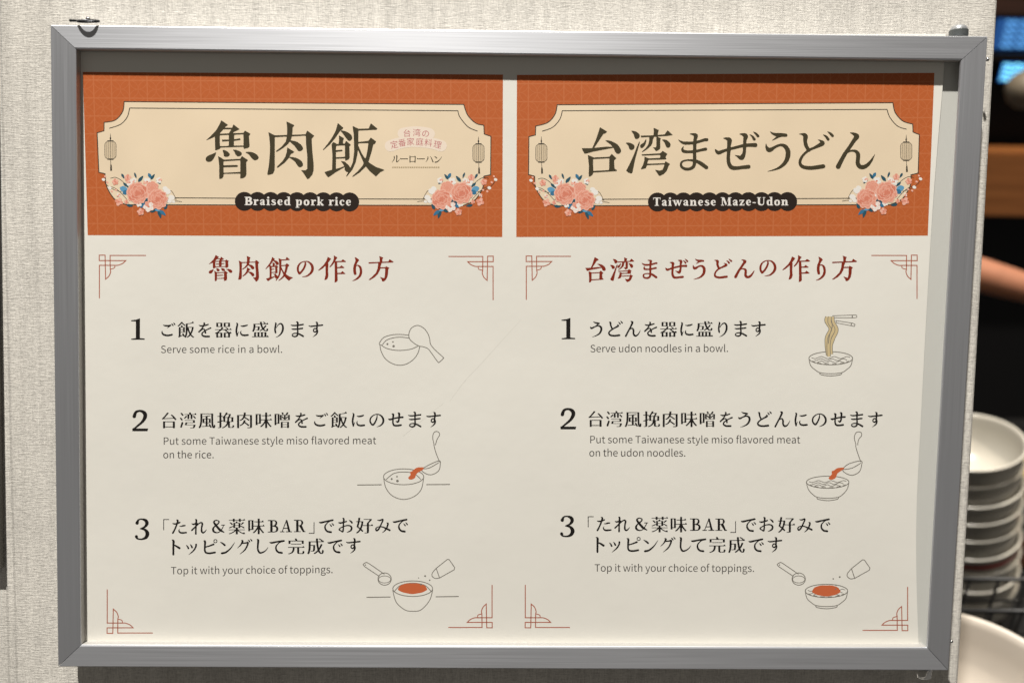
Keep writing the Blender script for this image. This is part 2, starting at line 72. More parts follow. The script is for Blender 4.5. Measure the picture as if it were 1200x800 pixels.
 'Hま': (1000, '-38,-321 41,-322 72,-304 82,-286 85,-259 64,-191 211,-235 251,-234 264,-226 272,-214 272,-189 255,-169 186,-162 61,-124 55,-116 55,-31 59,-26 201,-62 231,-62 249,-44 252,-29 249,-14 234,1 111,21 56,36 53,46 56,151 114,173 156,196 260,271 269,286 270,311 262,326 246,337 214,337 201,332 124,273 54,228 42,276 22,309 -11,337 -36,349 -76,360 -124,362 -184,349 -220,329 -241,307 -252,286 -257,261 -254,219 -236,188 -221,176 -154,153 -116,148 -26,147 -20,141 -21,47 -161,47 -197,39 -220,21 -229,4 -232,-34 -229,-49 -196,-85 -176,-87 -173,-71 -180,-41 -164,-22 -101,-10 -26,-13 -20,-19 -18,-104 -24,-110 -159,-105 -196,-113 -231,-133 -259,-158 -287,-194 -286,-206 -269,-210 -224,-186 -171,-173 -19,-173 -4,-261 -25,-276 -76,-296 -80,-301 -74,-316|-109,186 -159,196 -195,219 -202,241 -194,264 -184,277 -156,292 -119,300 -71,289 -35,264 -25,241 -24,200 -59,190'),
 'Hぜ': (1000, '311,-354 321,-355 361,-342 395,-324 437,-274 437,-254 429,-241 411,-235 394,-235 383,-241 349,-292 309,-338|145,-324 164,-325 199,-317 220,-299 229,-281 232,-251 206,-181 205,-136 351,-147 376,-144 390,-136 399,-121 402,-99 399,-85 387,-69 364,-60 286,-67 202,-64 195,34 179,111 157,151 144,164 129,170 94,170 64,159 24,118 -24,85 -27,76 -24,70 -4,70 64,80 84,77 112,44 122,21 127,-19 126,-55 -78,-9 -92,121 -87,181 -67,239 -47,261 -36,267 34,272 249,245 269,256 276,266 280,281 277,304 259,324 226,330 124,335 24,350 -49,350 -84,342 -111,325 -132,301 -162,226 -170,141 -164,20 -216,38 -279,72 -324,72 -349,57 -366,34 -377,4 -380,-34 -374,-39 -361,-39 -301,-6 -162,-49 -156,-176 -181,-199 -227,-224 -224,-236 -181,-247 -109,-247 -84,-237 -66,-219 -55,-174 -77,-91 -74,-73 128,-126 134,-254 101,-279 66,-292 63,-306 66,-311 96,-320|248,-301 264,-302 289,-294 330,-271 372,-221 372,-201 366,-188 344,-178 326,-178 313,-186 282,-249 248,-286'),
 'Hう': (1000, '-135,-356 -116,-357 -86,-338 -41,-328 84,-325 169,-314 187,-301 192,-274 184,-258 166,-248 89,-250 31,-232 -59,-188 -101,-178 -105,-184 -102,-194 -31,-256 -79,-278 -105,-296 -136,-339|-213,-134 -194,-133 -176,-91 -139,-62 -4,-119 51,-135 106,-135 141,-127 171,-112 200,-86 228,-44 242,-6 242,91 224,156 209,189 172,241 141,272 86,311 1,347 -171,380 -186,377 -184,364 -19,302 34,266 65,239 109,181 129,139 145,36 137,-4 119,-42 91,-67 64,-77 26,-69 -11,-52 -73,1 -106,22 -134,30 -176,24 -202,4 -217,-26 -222,-54 -222,-96'),
 'Hど': (1000, '188,-356 201,-357 249,-342 289,-317 319,-284 322,-269 314,-249 301,-243 276,-243 266,-248 191,-336 185,-346|-248,-324 -211,-325 -191,-319 -174,-310 -157,-289 -150,-266 -150,-239 -165,-176 -162,-154 -147,-99 -121,-55 -54,-83 54,-151 56,-159 46,-174 16,-194 16,-204 21,-207 64,-207 126,-187 151,-161 155,-131 144,-104 126,-88 -94,-2 -114,17 -141,26 -191,65 -227,106 -257,161 -266,201 -259,229 -234,252 -199,262 -139,270 -84,267 106,238 136,238 157,251 165,269 162,299 144,316 -26,342 -149,347 -246,329 -286,309 -312,284 -327,254 -332,229 -332,189 -322,149 -294,96 -265,56 -190,-14 -226,-78 -239,-121 -247,-166 -249,-256 -281,-287 -321,-293 -327,-299 -326,-308 -319,-312|107,-299 164,-292 199,-272 239,-224 242,-204 237,-189 221,-178 196,-178 186,-183 149,-242 106,-286'),
 'Hん': (1000, '-60,-336 -31,-337 39,-322 65,-306 82,-281 85,-246 74,-219 26,-172 -76,-24 -34,-27 21,-24 59,-7 82,16 100,56 102,96 93,204 108,239 119,249 144,250 174,239 207,219 267,164 351,56 368,56 370,66 337,154 314,201 279,254 226,307 194,326 166,335 111,337 84,332 43,306 26,284 8,246 3,199 15,84 6,50 -11,31 -29,23 -56,20 -79,23 -109,36 -134,59 -194,169 -263,316 -291,332 -324,329 -336,322 -349,306 -352,274 -348,259 -222,39 -123,-99 -24,-259 -54,-292 -99,-320 -96,-331'),
 'M器': (1000, '-390,-399 -41,-398 -40,-141 -34,-135 17,-124 -24,-56 -21,-25 215,-26 214,-59 122,-109 121,-117 134,-127 181,-127 294,-74 302,-66 298,-51 301,-25 361,-26 424,-86 450,-74 489,11 206,13 200,19 201,44 218,59 291,107 366,144 376,142 419,101 447,116 485,214 398,221 395,439 286,440 282,419 276,415 156,415 148,419 144,445 37,444 36,167 211,165 215,136 114,62 61,13 -74,13 -84,15 -154,80 -224,131 -227,159 -221,165 -41,167 -41,438 -149,440 -155,436 -159,415 -271,415 -280,419 -284,445 -391,443 -393,224 -448,221 -466,190 -366,142 -271,81 -228,46 -225,16 -234,13 -464,12 -467,-21 -459,-25 -156,-26 -113,-84 -91,-125 -90,-136 -90,-156 -96,-160 -390,-161|35,-399 395,-399 396,-162 35,-161|-279,-365 -282,-356 -281,-197 -157,-196 -156,-363|149,-365 145,-356 146,-197 280,-196 281,-363|-276,203 -280,211 -279,378 -157,379 -156,205|151,203 148,211 149,378 280,379 281,205'),
 'M盛': (1000, '180,-446 226,-446 306,-387 312,-376 300,-364 304,-335 341,-336 401,-395 411,-394 432,-381 469,-306 464,-300 131,-300 123,-294 123,-269 143,-201 181,-118 224,-163 277,-241 321,-242 368,-226 349,-191 315,-146 238,-64 235,-34 278,14 316,39 339,46 349,36 357,19 369,-65 411,-67 467,-31 449,41 426,75 386,92 286,89 224,64 151,7 29,79 -19,79 -41,52 -41,44 46,-6 95,-44 94,-74 41,-181 4,-298 -259,-300 -267,-294 -267,-186 -264,-180 -24,-178 -33,-49 -48,11 -69,34 -101,45 -211,47 -256,43 -262,24 -259,18 -174,20 -154,7 -143,-39 -138,-144 -144,-150 -269,-150 -288,-56 -308,9 -338,74 -369,119 -416,122 -459,86 -413,-11 -395,-84 -385,-176 -383,-334 -14,-335 -10,-366 -20,-439 -11,-445 93,-444 105,-346 111,-335 221,-335 225,-341 222,-369 159,-426 161,-435|-345,146 354,145 357,154 358,381 364,382 426,324 452,339 490,421 481,425 -469,425 -472,414 -469,385 -354,385 -348,381|-231,175 -235,184 -235,381 -229,385 -156,385 -153,376 -153,179 -159,175|-36,175 -40,184 -40,381 -34,385 41,385 45,376 45,179 39,175|161,175 158,184 158,381 164,385 236,385 240,376 240,179 234,175'),
 'M風': (1000, '-363,-389 364,-388 368,49 378,231 390,324 396,336 400,319 406,243 446,244 490,296 477,384 464,416 451,432 424,445 379,445 336,429 303,379 283,311 268,214 258,89 250,-344 241,-350 -249,-350 -252,-344 -252,-231 -249,-227 -41,-248 149,-282 194,-282 215,-261 216,-254 204,-248 48,-219 50,-96 219,-95 225,-91 225,139 224,148 219,150 50,151 48,306 50,311 59,312 130,306 132,274 100,219 139,203 179,203 249,309 282,374 287,389 286,399 236,417 199,417 169,349 161,343 -246,372 -291,370 -295,344 -291,333 -86,322 -66,320 -63,314 -64,152 -231,150 -236,148 -238,139 -237,-91 -231,-95 -65,-96 -63,-206 -71,-210 -239,-200 -251,-213 -253,-34 -263,104 -291,251 -316,326 -343,386 -382,446 -424,447 -464,416 -467,406 -426,329 -401,256 -375,124 -365,-51|-129,-65 -132,-56 -132,116 -126,120 -66,120 -63,111 -63,-61 -69,-65|51,-65 48,-56 48,116 54,120 116,120 120,111 120,-61 114,-65'),
 'M挽': (1000, '-353,-444 -242,-444 -240,-246 -143,-239 -144,-203 -234,-202 -240,-199 -240,1 -236,11 -191,-2 -151,-2 -146,6 -143,34 -149,40 -236,69 -240,74 -240,361 -243,384 -254,407 -271,422 -309,435 -436,440 -444,434 -448,401 -371,400 -355,389 -355,114 -361,109 -424,130 -464,130 -477,86 -356,46 -355,-196 -361,-202 -469,-203 -472,-236 -466,-242 -356,-245|16,-444 61,-445 113,-436 112,-424 93,-384 96,-355 219,-355 274,-360 308,-339 309,-329 296,-301 241,-211 242,-181 434,-180 440,-176 439,93 249,95 243,99 243,371 248,386 261,392 364,391 374,381 382,359 389,275 431,273 486,296 490,304 487,336 474,384 459,407 441,419 419,425 201,425 164,417 143,399 133,376 130,249 126,243 95,289 50,336 -29,393 -86,422 -149,445 -189,444 -206,419 -204,408 -116,369 -66,337 -19,292 31,221 64,131 61,95 -134,93 -135,-126 -151,-133 -179,-161 -128,-214 -68,-289 -21,-366|59,-322 -24,-211 -23,-181 119,-180 152,-226 187,-291 186,-320|-19,-145 -22,-136 -22,56 -16,60 76,60 87,-1 95,-141 89,-145|214,-145 208,-126 194,58 323,59 324,-143'),
 'M味': (1000, '97,-439 211,-438 213,-286 216,-280 321,-281 384,-341 406,-332 416,-319 449,-239 214,-235 213,-46 219,-40 359,-40 424,-101 452,-86 489,1 249,3 243,6 243,29 273,96 328,186 393,269 463,336 462,344 429,384 386,384 305,301 214,174 212,441 206,445 99,445 95,439 95,176 91,168 20,264 -41,327 -119,387 -161,386 -188,344 -118,289 -24,184 29,104 63,39 65,9 59,3 -140,4 -145,199 -331,200 -337,276 -445,276 -446,-350 -145,-351 -141,-42 91,-40 95,-49 94,-235 -106,-238 -110,-271 -104,-280 93,-281|-331,-310 -335,-301 -335,151 -329,155 -256,155 -253,146 -253,-306 -259,-310'),
 'M噌': (1000, '257,-446 296,-447 357,-424 293,-331 295,-301 424,-300 430,-296 429,0 -140,1 -142,-296 -136,-300 -9,-300 -3,-304 -3,-334 -49,-414 -51,-424 -6,-442 34,-442 47,-426 90,-359 86,-352 44,-331 45,-301 169,-300 177,-306 209,-356|-443,-354 -171,-355 -163,-351 -163,199 -169,202 -334,203 -341,280 -439,280 -445,276|-334,-312 -337,-304 -337,154 -331,160 -274,160 -268,151 -268,-306 -274,-312|-34,-275 -37,-269 -36,-208 -6,-217 34,-216 91,-122 91,-273|196,-275 192,-264 193,-121 196,-113 251,-216 291,-217 321,-206 325,-219 325,-269 321,-275|-36,-199 -36,-25 90,-24 91,-97 59,-88 17,-89 -6,-146|321,-189 254,-87 194,-88 195,-24 324,-25 325,-181|-88,96 380,96 381,440 274,442 270,399 264,395 31,395 20,399 16,442 -88,441|24,123 20,134 20,229 24,235 261,235 270,231 270,129 266,123|24,263 20,274 20,359 24,365 261,365 270,361 270,269 266,263'),
 'M薬': (1000, '-228,-444 -115,-444 -112,-379 -104,-375 109,-375 112,-381 113,-441 124,-445 228,-444 234,-375 354,-375 421,-436 447,-421 485,-344 479,-340 234,-340 230,-334 230,-269 221,-265 115,-266 109,-340 -106,-340 -112,-334 -115,-266 -224,-265 -230,-271 -230,-334 -234,-340 -456,-340 -462,-346 -462,-371 -456,-375 -234,-375|-50,-286 -9,-287 45,-276 47,-266 35,-241 39,-208 205,-206 209,-44 267,-41 379,18 446,63 446,74 424,99 376,99 291,38 211,-7 208,-1 206,80 60,84 58,164 66,170 463,171 465,199 461,205 134,205 128,209 128,231 146,251 214,297 289,336 354,362 366,362 411,319 434,328 477,421 476,429 351,430 344,414 249,377 181,343 61,263 58,269 56,443 -56,445 -60,436 -60,269 -64,263 -186,344 -286,394 -391,432 -434,432 -441,427 -457,404 -454,397 -346,359 -234,304 -139,240 -135,211 -144,205 -456,205 -462,199 -460,171 -61,168 -61,85 -196,82 -204,11 -394,100 -436,99 -452,66 -444,58 -246,-27 -202,-31 -199,-205 -80,-209|337,-244 384,-244 421,-224 419,-215 291,-108 244,-108 219,-121 221,-131|-382,-239 -336,-237 -258,-174 -218,-131 -216,-124 -251,-96 -299,-96 -336,-142 -409,-211 -408,-219|-89,-185 -92,-176 -90,-76 94,-77 93,-184|-89,-52 -92,-44 -90,56 94,55 93,-51'),
 'M好': (1000, '-338,-444 -246,-442 -228,-436 -257,-269 -255,-241 -96,-242 -56,-230 -65,-141 -87,-29 -84,-20 138,-21 141,-134 225,-219 287,-301 287,-329 281,-332 -41,-333 -45,-339 -43,-369 334,-370 396,-375 434,-351 432,-339 372,-261 261,-146 260,-24 266,-20 371,-21 436,-81 462,-66 500,16 494,20 261,22 260,376 249,409 231,427 204,437 146,445 16,442 8,414 11,405 124,405 140,394 140,24 131,20 -84,20 -90,16 -91,-1 -154,171 -155,199 -151,210 -56,304 -56,312 -89,352 -134,354 -194,285 -211,271 -291,362 -338,401 -396,439 -446,442 -469,412 -468,401 -406,357 -361,315 -319,262 -295,224 -295,196 -300,189 -447,76 -398,-111 -385,-169 -385,-196 -391,-200 -474,-200 -480,-206 -476,-240 -371,-242|-269,-199 -330,41 -330,69 -317,84 -249,130 -218,54 -196,-29 -175,-141 -173,-194 -179,-200'),
 'M完': (1000, '-32,-451 21,-449 86,-330 435,-329 436,-140 319,-140 317,-281 314,-287 -309,-288 -318,-286 -320,-281 -321,-140 -435,-139 -435,-329 -54,-330 -51,-364 -82,-434|-290,-149 286,-150 292,-146 292,-119 284,-113 -286,-113 -292,-119|417,-26 444,-11 481,74 176,77 175,359 180,379 201,390 341,387 354,374 362,349 369,260 411,258 474,285 477,291 469,344 454,389 439,409 419,422 366,430 174,430 116,424 80,406 63,376 58,339 57,81 49,75 -74,77 -95,209 -116,269 -148,321 -189,362 -241,396 -304,422 -389,445 -434,445 -452,416 -449,408 -404,397 -336,372 -291,344 -256,311 -228,266 -211,219 -200,164 -195,81 -201,75 -461,75 -465,64 -461,35 349,35'),
 'M成': (1000, '27,-444 144,-443 145,-334 151,-275 319,-275 327,-279 327,-306 314,-320 178,-411 178,-421 199,-440 246,-437 324,-394 394,-347 399,-336 373,-306 374,-292 424,-336 446,-327 454,-316 489,-239 486,-233 159,-232 153,-224 165,-76 196,94 203,89 244,10 294,-119 344,-122 399,-106 399,-96 379,-44 327,66 289,131 238,204 238,239 284,332 314,367 341,383 354,364 365,321 374,211 419,208 474,245 477,266 470,319 447,391 426,417 394,434 371,438 289,434 261,424 220,396 191,364 151,305 64,379 -21,437 -71,437 -100,404 -101,396 6,322 86,247 107,221 107,191 81,96 58,-21 35,-229 26,-232 -266,-232 -272,-226 -270,-71 -24,-70 -15,-66 -20,109 -33,234 -50,274 -86,294 -129,300 -269,295 -275,266 -271,258 -176,262 -156,254 -148,241 -140,206 -135,144 -130,-21 -136,-30 -270,-29 -280,151 -290,219 -321,336 -347,399 -379,451 -421,452 -469,409 -433,329 -421,286 -398,156 -393,81 -392,-271 -384,-275 26,-275 30,-284 25,-371'),
 'M飯': (1000, '384,-479 412,-464 449,-371 379,-370 269,-348 95,-329 93,-171 101,-165 404,-165 439,-153 430,-86 397,39 359,136 311,229 310,259 330,291 385,349 461,404 462,411 441,439 399,442 374,429 306,380 246,320 181,385 111,437 66,440 57,436 39,411 40,404 86,370 139,320 185,259 184,231 144,155 91,29 77,174 62,261 22,386 -9,443 -54,444 -92,419 -94,411 -80,381 -81,375 -109,387 -149,386 -169,335 -176,327 -301,383 -384,429 -431,427 -447,386 -423,354 -415,319 -414,-153 -285,-156 -283,-186 -300,-244 -249,-262 -213,-259 -174,-156 -66,-153 -66,148 -301,150 -306,152 -308,161 -306,329 -204,289 -203,261 -219,226 -217,216 -186,203 -146,203 -138,206 -66,345 -40,256 -23,136 -18,54 -16,-350 169,-373 316,-403 323,-419|-277,-449 -234,-450 -194,-434 -190,-399 -64,-295 -34,-264 -39,-251 -59,-226 -103,-226 -171,-295 -244,-354 -343,-251 -398,-206 -419,-193 -462,-194 -479,-231 -477,-241 -419,-285 -366,-333 -316,-391|-304,-127 -307,-119 -305,-21 -171,-22 -172,-126|161,-127 158,-99 188,19 218,101 246,155 272,101 297,31 327,-91 327,-124 319,-127|-304,5 -307,14 -305,121 -171,120 -172,6'),
 'M肉': (1000, '-40,-441 76,-440 63,-329 66,-298 419,-297 427,-294 427,351 421,396 410,416 391,429 324,445 171,447 165,444 155,406 161,400 291,402 304,397 310,386 308,-254 51,-255 46,-251 35,-219 39,-182 184,-94 282,-26 284,-18 254,17 204,14 111,-57 -4,-131 -65,-61 -121,-18 -209,27 -254,30 -264,27 -281,-4 -188,-59 -133,-114 -88,-191 -75,-226 -75,-251 -84,-255 -299,-255 -305,-254 -307,-246 -308,441 -319,445 -419,445 -425,441 -425,-294 -416,-297 -61,-298 -53,-326|-47,-9 63,-9 40,74 41,101 207,221 276,279 275,286 244,317 196,319 119,250 -4,158 -74,235 -136,279 -221,319 -266,318 -283,294 -283,284 -198,239 -155,204 -118,161 -73,79'),
 'M台': (1000, '-106,-446 -56,-447 -11,-426 -9,-419 -110,-291 -242,-154 -243,-124 221,-145 225,-151 222,-179 103,-304 106,-311 139,-332 179,-332 250,-269 337,-179 424,-74 429,-56 384,-23 344,-23 292,-94 276,-107 -214,-80 -299,-72 -354,-60 -393,-61 -406,-109 -356,-145 -273,-231 -184,-338|-338,54 340,54 341,440 224,442 220,394 214,390 -214,390 -222,394 -226,445 -338,444|-219,95 -222,104 -220,346 219,345 218,96'),
 'M湾': (1000, '108,-456 154,-456 201,-354 364,-353 431,-414 457,-399 495,-324 489,-320 264,-318 262,-86 254,-80 154,-82 152,-316 146,-320 86,-320 83,-311 82,-84 76,-80 -24,-80 -27,-89 -29,-318 -201,-320 -205,-349 -196,-352 74,-353 77,-386 58,-441|-385,-429 -344,-430 -335,-426 -248,-316 -238,-299 -241,-289 -281,-263 -326,-265 -419,-399 -418,-409|-122,-256 -79,-257 -39,-245 -37,-236 -88,-166 -151,-103 -199,-102 -224,-121 -226,-129 -165,-194|306,-256 349,-257 361,-250 437,-171 464,-136 462,-126 429,-106 381,-106 337,-169 281,-234 282,-241|-427,-154 -386,-155 -378,-151 -306,-61 -286,-31 -287,-21 -329,4 -376,2 -406,-49 -462,-126 -459,-135|-188,-19 400,-19 402,134 399,142 -34,143 -39,149 -55,211 -55,239 -49,242 434,243 437,256 417,341 386,407 364,429 326,442 169,445 131,440 128,419 131,410 249,415 272,406 286,390 307,341 317,301 314,270 -169,270 -177,266 -138,114 286,112 290,104 288,11 -184,10 -190,6|-343,86 -301,86 -254,120 -250,129 -346,414 -389,417 -441,386 -445,374'),
 'Mご': (1000, '328,-421 391,-392 426,-362 455,-304 451,-284 439,-271 416,-265 391,-281 319,-406 321,-416|218,-371 281,-342 316,-312 345,-254 341,-234 329,-221 306,-215 281,-231 209,-356 211,-366|165,-299 191,-299 214,-282 220,-254 212,-236 201,-226 174,-215 109,-161 -19,-89 -29,-94 -29,-106 45,-176 49,-186 -46,-183 -154,-198 -207,-224 -261,-279 -259,-287 -249,-292 -154,-280 11,-275|-302,49 -288,59 -282,124 -254,171 -221,207 -179,232 -134,247 -49,265 39,267 161,247 261,224 279,228 296,241 305,259 304,284 289,307 221,337 179,350 44,372 -26,372 -89,365 -206,334 -256,309 -294,277 -327,231 -344,191 -352,154 -349,129 -337,99 -309,54'),
 'Mを': (1000, '-42,-419 -14,-420 4,-414 31,-386 37,-351 24,-289 196,-340 214,-338 232,-324 240,-309 240,-291 231,-275 211,-261 54,-211 -26,-193 -111,-62 -69,-75 -24,-72 9,-52 51,-3 326,-144 351,-145 369,-136 383,-116 386,-99 377,-71 364,-61 239,-19 83,59 96,181 92,199 79,216 49,226 15,211 6,194 -3,126 -9,121 -47,151 -94,201 -107,231 -104,259 -92,281 -71,299 4,325 66,332 261,328 284,333 306,356 312,379 307,404 284,427 264,432 131,437 14,432 -81,404 -122,381 -156,349 -179,312 -190,276 -192,236 -184,199 -162,159 -139,133 -28,46 -31,29 -51,-6 -64,-10 -94,-2 -159,33 -240,104 -289,155 -305,164 -321,166 -344,159 -355,151 -364,134 -365,109 -356,91 -195,-71 -146,-141 -128,-176 -194,-178 -241,-188 -271,-203 -329,-245 -337,-256 -334,-269 -316,-277 -211,-260 -85,-269 -58,-356 -58,-369 -74,-389 -77,-404 -64,-417'),
 'Mに': (1000, '-305,-396 -254,-392 -224,-379 -206,-359 -193,-321 -195,-259 -227,-104 -247,44 -247,119 -237,199 -234,209 -229,205 -179,113 -169,109 -159,119 -215,314 -216,354 -231,376 -259,386 -289,376 -304,354 -342,181 -352,109 -352,34 -345,-31 -325,-146 -288,-306 -288,-336 -317,-379 -314,-389|312,-294 335,-291 351,-276 355,-256 342,-234 251,-188 181,-168 106,-158 49,-160 9,-171 -56,-199 -71,-208 -77,-219 -72,-231 -61,-237 31,-238 76,-243|-22,49 -13,51 -9,61 -27,131 -27,149 -4,206 19,237 56,254 139,267 206,267 369,248 392,259 407,276 412,306 402,331 384,347 366,352 214,372 151,372 56,357 19,344 -19,324 -47,299 -69,266 -87,224 -95,179 -92,141 -82,116'),
 'Mす': (1000, '43,-446 81,-442 99,-432 119,-409 135,-366 137,-269 381,-296 399,-292 416,-279 425,-261 425,-239 414,-218 391,-205 127,-179 115,-94 113,-9 139,49 147,96 139,159 117,221 82,274 47,309 -16,352 -161,431 -171,421 -167,411 -61,312 1,244 33,189 47,146 44,144 4,174 -26,182 -66,177 -109,157 -142,129 -159,99 -165,74 -162,14 -140,-34 -124,-52 -91,-77 -46,-95 -11,-95 21,-88 24,-169 -24,-167 -214,-140 -294,-140 -334,-151 -361,-166 -411,-208 -417,-224 -409,-234 -396,-237 -314,-220 -274,-220 25,-254 30,-264 27,-371 -10,-404 -17,-421 -4,-437|-41,-24 -64,-12 -87,11 -97,59 -87,84 -64,97 -39,102 -26,97 -1,69 25,16 -4,-14 -26,-24'),
 'Mせ': (1000, '165,-426 184,-427 216,-417 240,-396 254,-371 262,-339 262,-296 246,-190 409,-202 432,-191 447,-174 452,-151 447,-126 431,-108 406,-98 235,-89 230,9 211,81 189,121 165,149 135,166 114,172 81,169 51,152 36,136 -11,59 1,49 76,70 90,66 112,41 124,14 137,-56 137,-79 41,-67 -106,-36 -117,86 -115,151 -107,194 -82,246 -64,262 -36,272 6,277 86,277 306,248 324,253 341,268 352,291 352,309 340,334 316,349 156,375 84,382 9,382 -79,369 -132,341 -159,314 -184,269 -195,236 -207,159 -204,4 -306,32 -356,27 -379,17 -402,-4 -434,-51 -437,-64 -421,-77 -334,-70 -198,-101 -195,-279 -199,-297 -230,-324 -237,-341 -226,-356 -176,-372 -144,-372 -119,-362 -93,-336 -81,-306 -78,-251 -100,-134 -98,-124 141,-175 147,-211 142,-344 135,-359 108,-386 103,-401 116,-417'),
 'Mた': (1000, '-112,-426 -94,-427 -64,-417 -48,-404 -36,-384 -28,-356 -28,-331 -38,-271 29,-299 49,-300 74,-281 80,-269 79,-249 61,-226 -78,-161 -163,56 -259,262 -320,374 -336,387 -369,392 -392,381 -407,364 -412,344 -409,324 -303,144 -251,29 -193,-129 -196,-133 -274,-130 -304,-138 -389,-186 -397,-204 -381,-217 -261,-210 -164,-227 -141,-306 -133,-354 -136,-361 -169,-383 -177,-404 -164,-417|258,-119 344,-115 361,-107 372,-94 374,-74 365,-56 346,-46 136,-5 69,-11 16,-23 3,-36 6,-49 16,-57 111,-73 214,-112|18,109 27,111 31,121 13,186 13,209 44,252 76,277 121,287 236,287 411,275 432,286 444,306 445,331 437,349 411,365 221,392 111,387 64,374 39,362 3,334 -24,301 -42,271 -55,229 -52,199 -39,171'),
 'Mれ': (1000, '-167,-446 -151,-447 -124,-437 -105,-419 -96,-401 -85,-354 -95,-236 -66,-220 -44,-191 39,-249 81,-269 121,-280 156,-280 189,-269 216,-250 237,-221 252,-169 252,-136 210,36 203,104 205,224 216,261 234,285 251,294 276,282 336,240 433,151 441,149 449,154 451,161 446,174 379,287 320,351 291,372 241,387 209,382 186,372 140,334 111,279 103,236 105,134 118,21 147,-139 144,-184 139,-196 131,-200 89,-192 16,-149 -50,-91 -117,-21 -122,84 -122,309 -118,404 -123,424 -138,441 -164,452 -194,447 -212,431 -222,406 -214,79 -371,237 -401,246 -419,242 -437,229 -446,199 -435,169 -295,46 -215,-36 -208,-51 -206,-124 -279,-96 -324,-96 -367,-119 -414,-171 -417,-184 -409,-194 -399,-197 -336,-185 -309,-185 -201,-222 -193,-311 -193,-379 -214,-409 -217,-421 -206,-436'),
 'Mで': (1000, '350,-371 366,-372 384,-367 407,-344 412,-314 399,-285 369,-268 244,-244 181,-222 143,-201 84,-152 19,-77 -16,-21 -32,34 -32,81 -12,161 16,212 56,255 76,269 111,284 271,303 291,311 307,326 317,349 314,381 294,407 271,417 126,397 69,382 36,367 -40,309 -84,251 -104,211 -125,124 -125,56 -109,-9 -89,-51 -60,-94 4,-162 55,-206 56,-214 -26,-197 -219,-141 -291,-128 -326,-128 -366,-138 -391,-153 -431,-188 -437,-199 -432,-211 -421,-217 -326,-228|298,-171 371,-132 414,-94 440,-49 439,-29 422,-6 409,0 391,0 366,-18 337,-79 289,-156 291,-166|178,-111 251,-72 294,-34 320,11 319,31 302,54 289,60 271,60 246,42 217,-19 169,-96 171,-106'),
 'Mお': (1000, '-125,-446 -101,-447 -79,-439 -58,-421 -43,-396 -35,-359 -35,-331 -44,-250 49,-279 64,-280 84,-272 100,-249 99,-229 81,-206 -61,-158 -70,-101 -71,-6 81,-42 129,-47 224,-45 281,-29 334,1 375,39 397,71 415,131 412,174 404,204 374,267 335,311 311,329 234,362 104,397 91,394 84,386 83,376 93,364 214,292 256,260 282,226 307,166 310,141 307,121 281,78 235,41 174,28 119,28 51,35 -21,51 -71,68 -73,196 -83,299 -101,354 -118,374 -134,384 -164,390 -199,377 -256,331 -354,279 -384,246 -390,229 -389,201 -377,174 -355,149 -276,96 -156,31 -150,-124 -156,-129 -246,-105 -301,-105 -334,-116 -371,-138 -411,-168 -417,-184 -401,-197 -286,-195 -147,-221 -140,-314 -143,-374 -171,-406 -177,-421 -166,-436|198,-331 311,-297 362,-266 387,-239 424,-174 425,-149 414,-128 381,-114 348,-126 280,-216 191,-313 189,-324|-169,106 -262,156 -297,189 -309,209 -296,225 -264,247 -181,292 -173,261 -160,129 -161,106'),
 'Mみ': (1000, '-27,-379 11,-377 41,-355 55,-321 55,-291 29,-206 -64,-21 -89,41 -26,50 34,66 186,123 222,34 252,-89 251,-101 208,-129 204,-146 216,-157 264,-165 294,-165 314,-157 329,-144 344,-116 347,-69 327,21 275,159 424,233 439,245 452,271 452,286 447,304 431,322 406,332 376,327 226,245 137,336 -9,427 -24,431 -31,421 -29,413 82,289 140,204 54,158 -16,128 -71,113 -111,108 -122,111 -166,201 -199,249 -231,287 -276,324 -319,344 -354,345 -382,331 -407,304 -424,266 -432,229 -429,189 -412,151 -376,110 -321,77 -259,58 -186,46 -98,-139 -43,-276 -44,-281 -49,-282 -134,-243 -186,-240 -234,-253 -306,-284 -317,-296 -314,-309 -299,-317 -174,-318|-236,113 -295,129 -329,156 -350,201 -347,224 -336,246 -314,235 -266,184 -223,116'),
 'Mト': (1000, '-182,-451 -109,-452 -84,-447 -54,-430 -31,-404 -13,-361 -8,-316 -27,-171 -24,-164 124,-107 294,-14 314,6 324,39 319,64 304,86 276,102 244,102 219,89 49,-32 -31,-79 -33,411 -50,441 -79,457 -101,457 -121,449 -139,431 -147,411 -147,-171 -143,-349 -156,-386 -191,-436 -189,-446'),
 'Mッ': (1000, '250,-211 266,-212 284,-207 307,-184 312,-161 307,-91 289,-16 222,111 160,196 91,262 21,314 -154,429 -166,429 -171,421 -167,411 37,211 79,162 132,86 187,-14 204,-59 208,-166 213,-184 228,-201|-85,-176 -66,-172 -1,-127 30,-96 49,-66 82,6 77,34 54,57 21,62 -2,51 -17,34 -46,-61 -97,-156 -94,-169|-305,-136 -286,-132 -223,-89 -176,-36 -128,54 -133,84 -156,106 -189,112 -212,101 -226,84 -266,-21 -317,-116 -314,-129'),
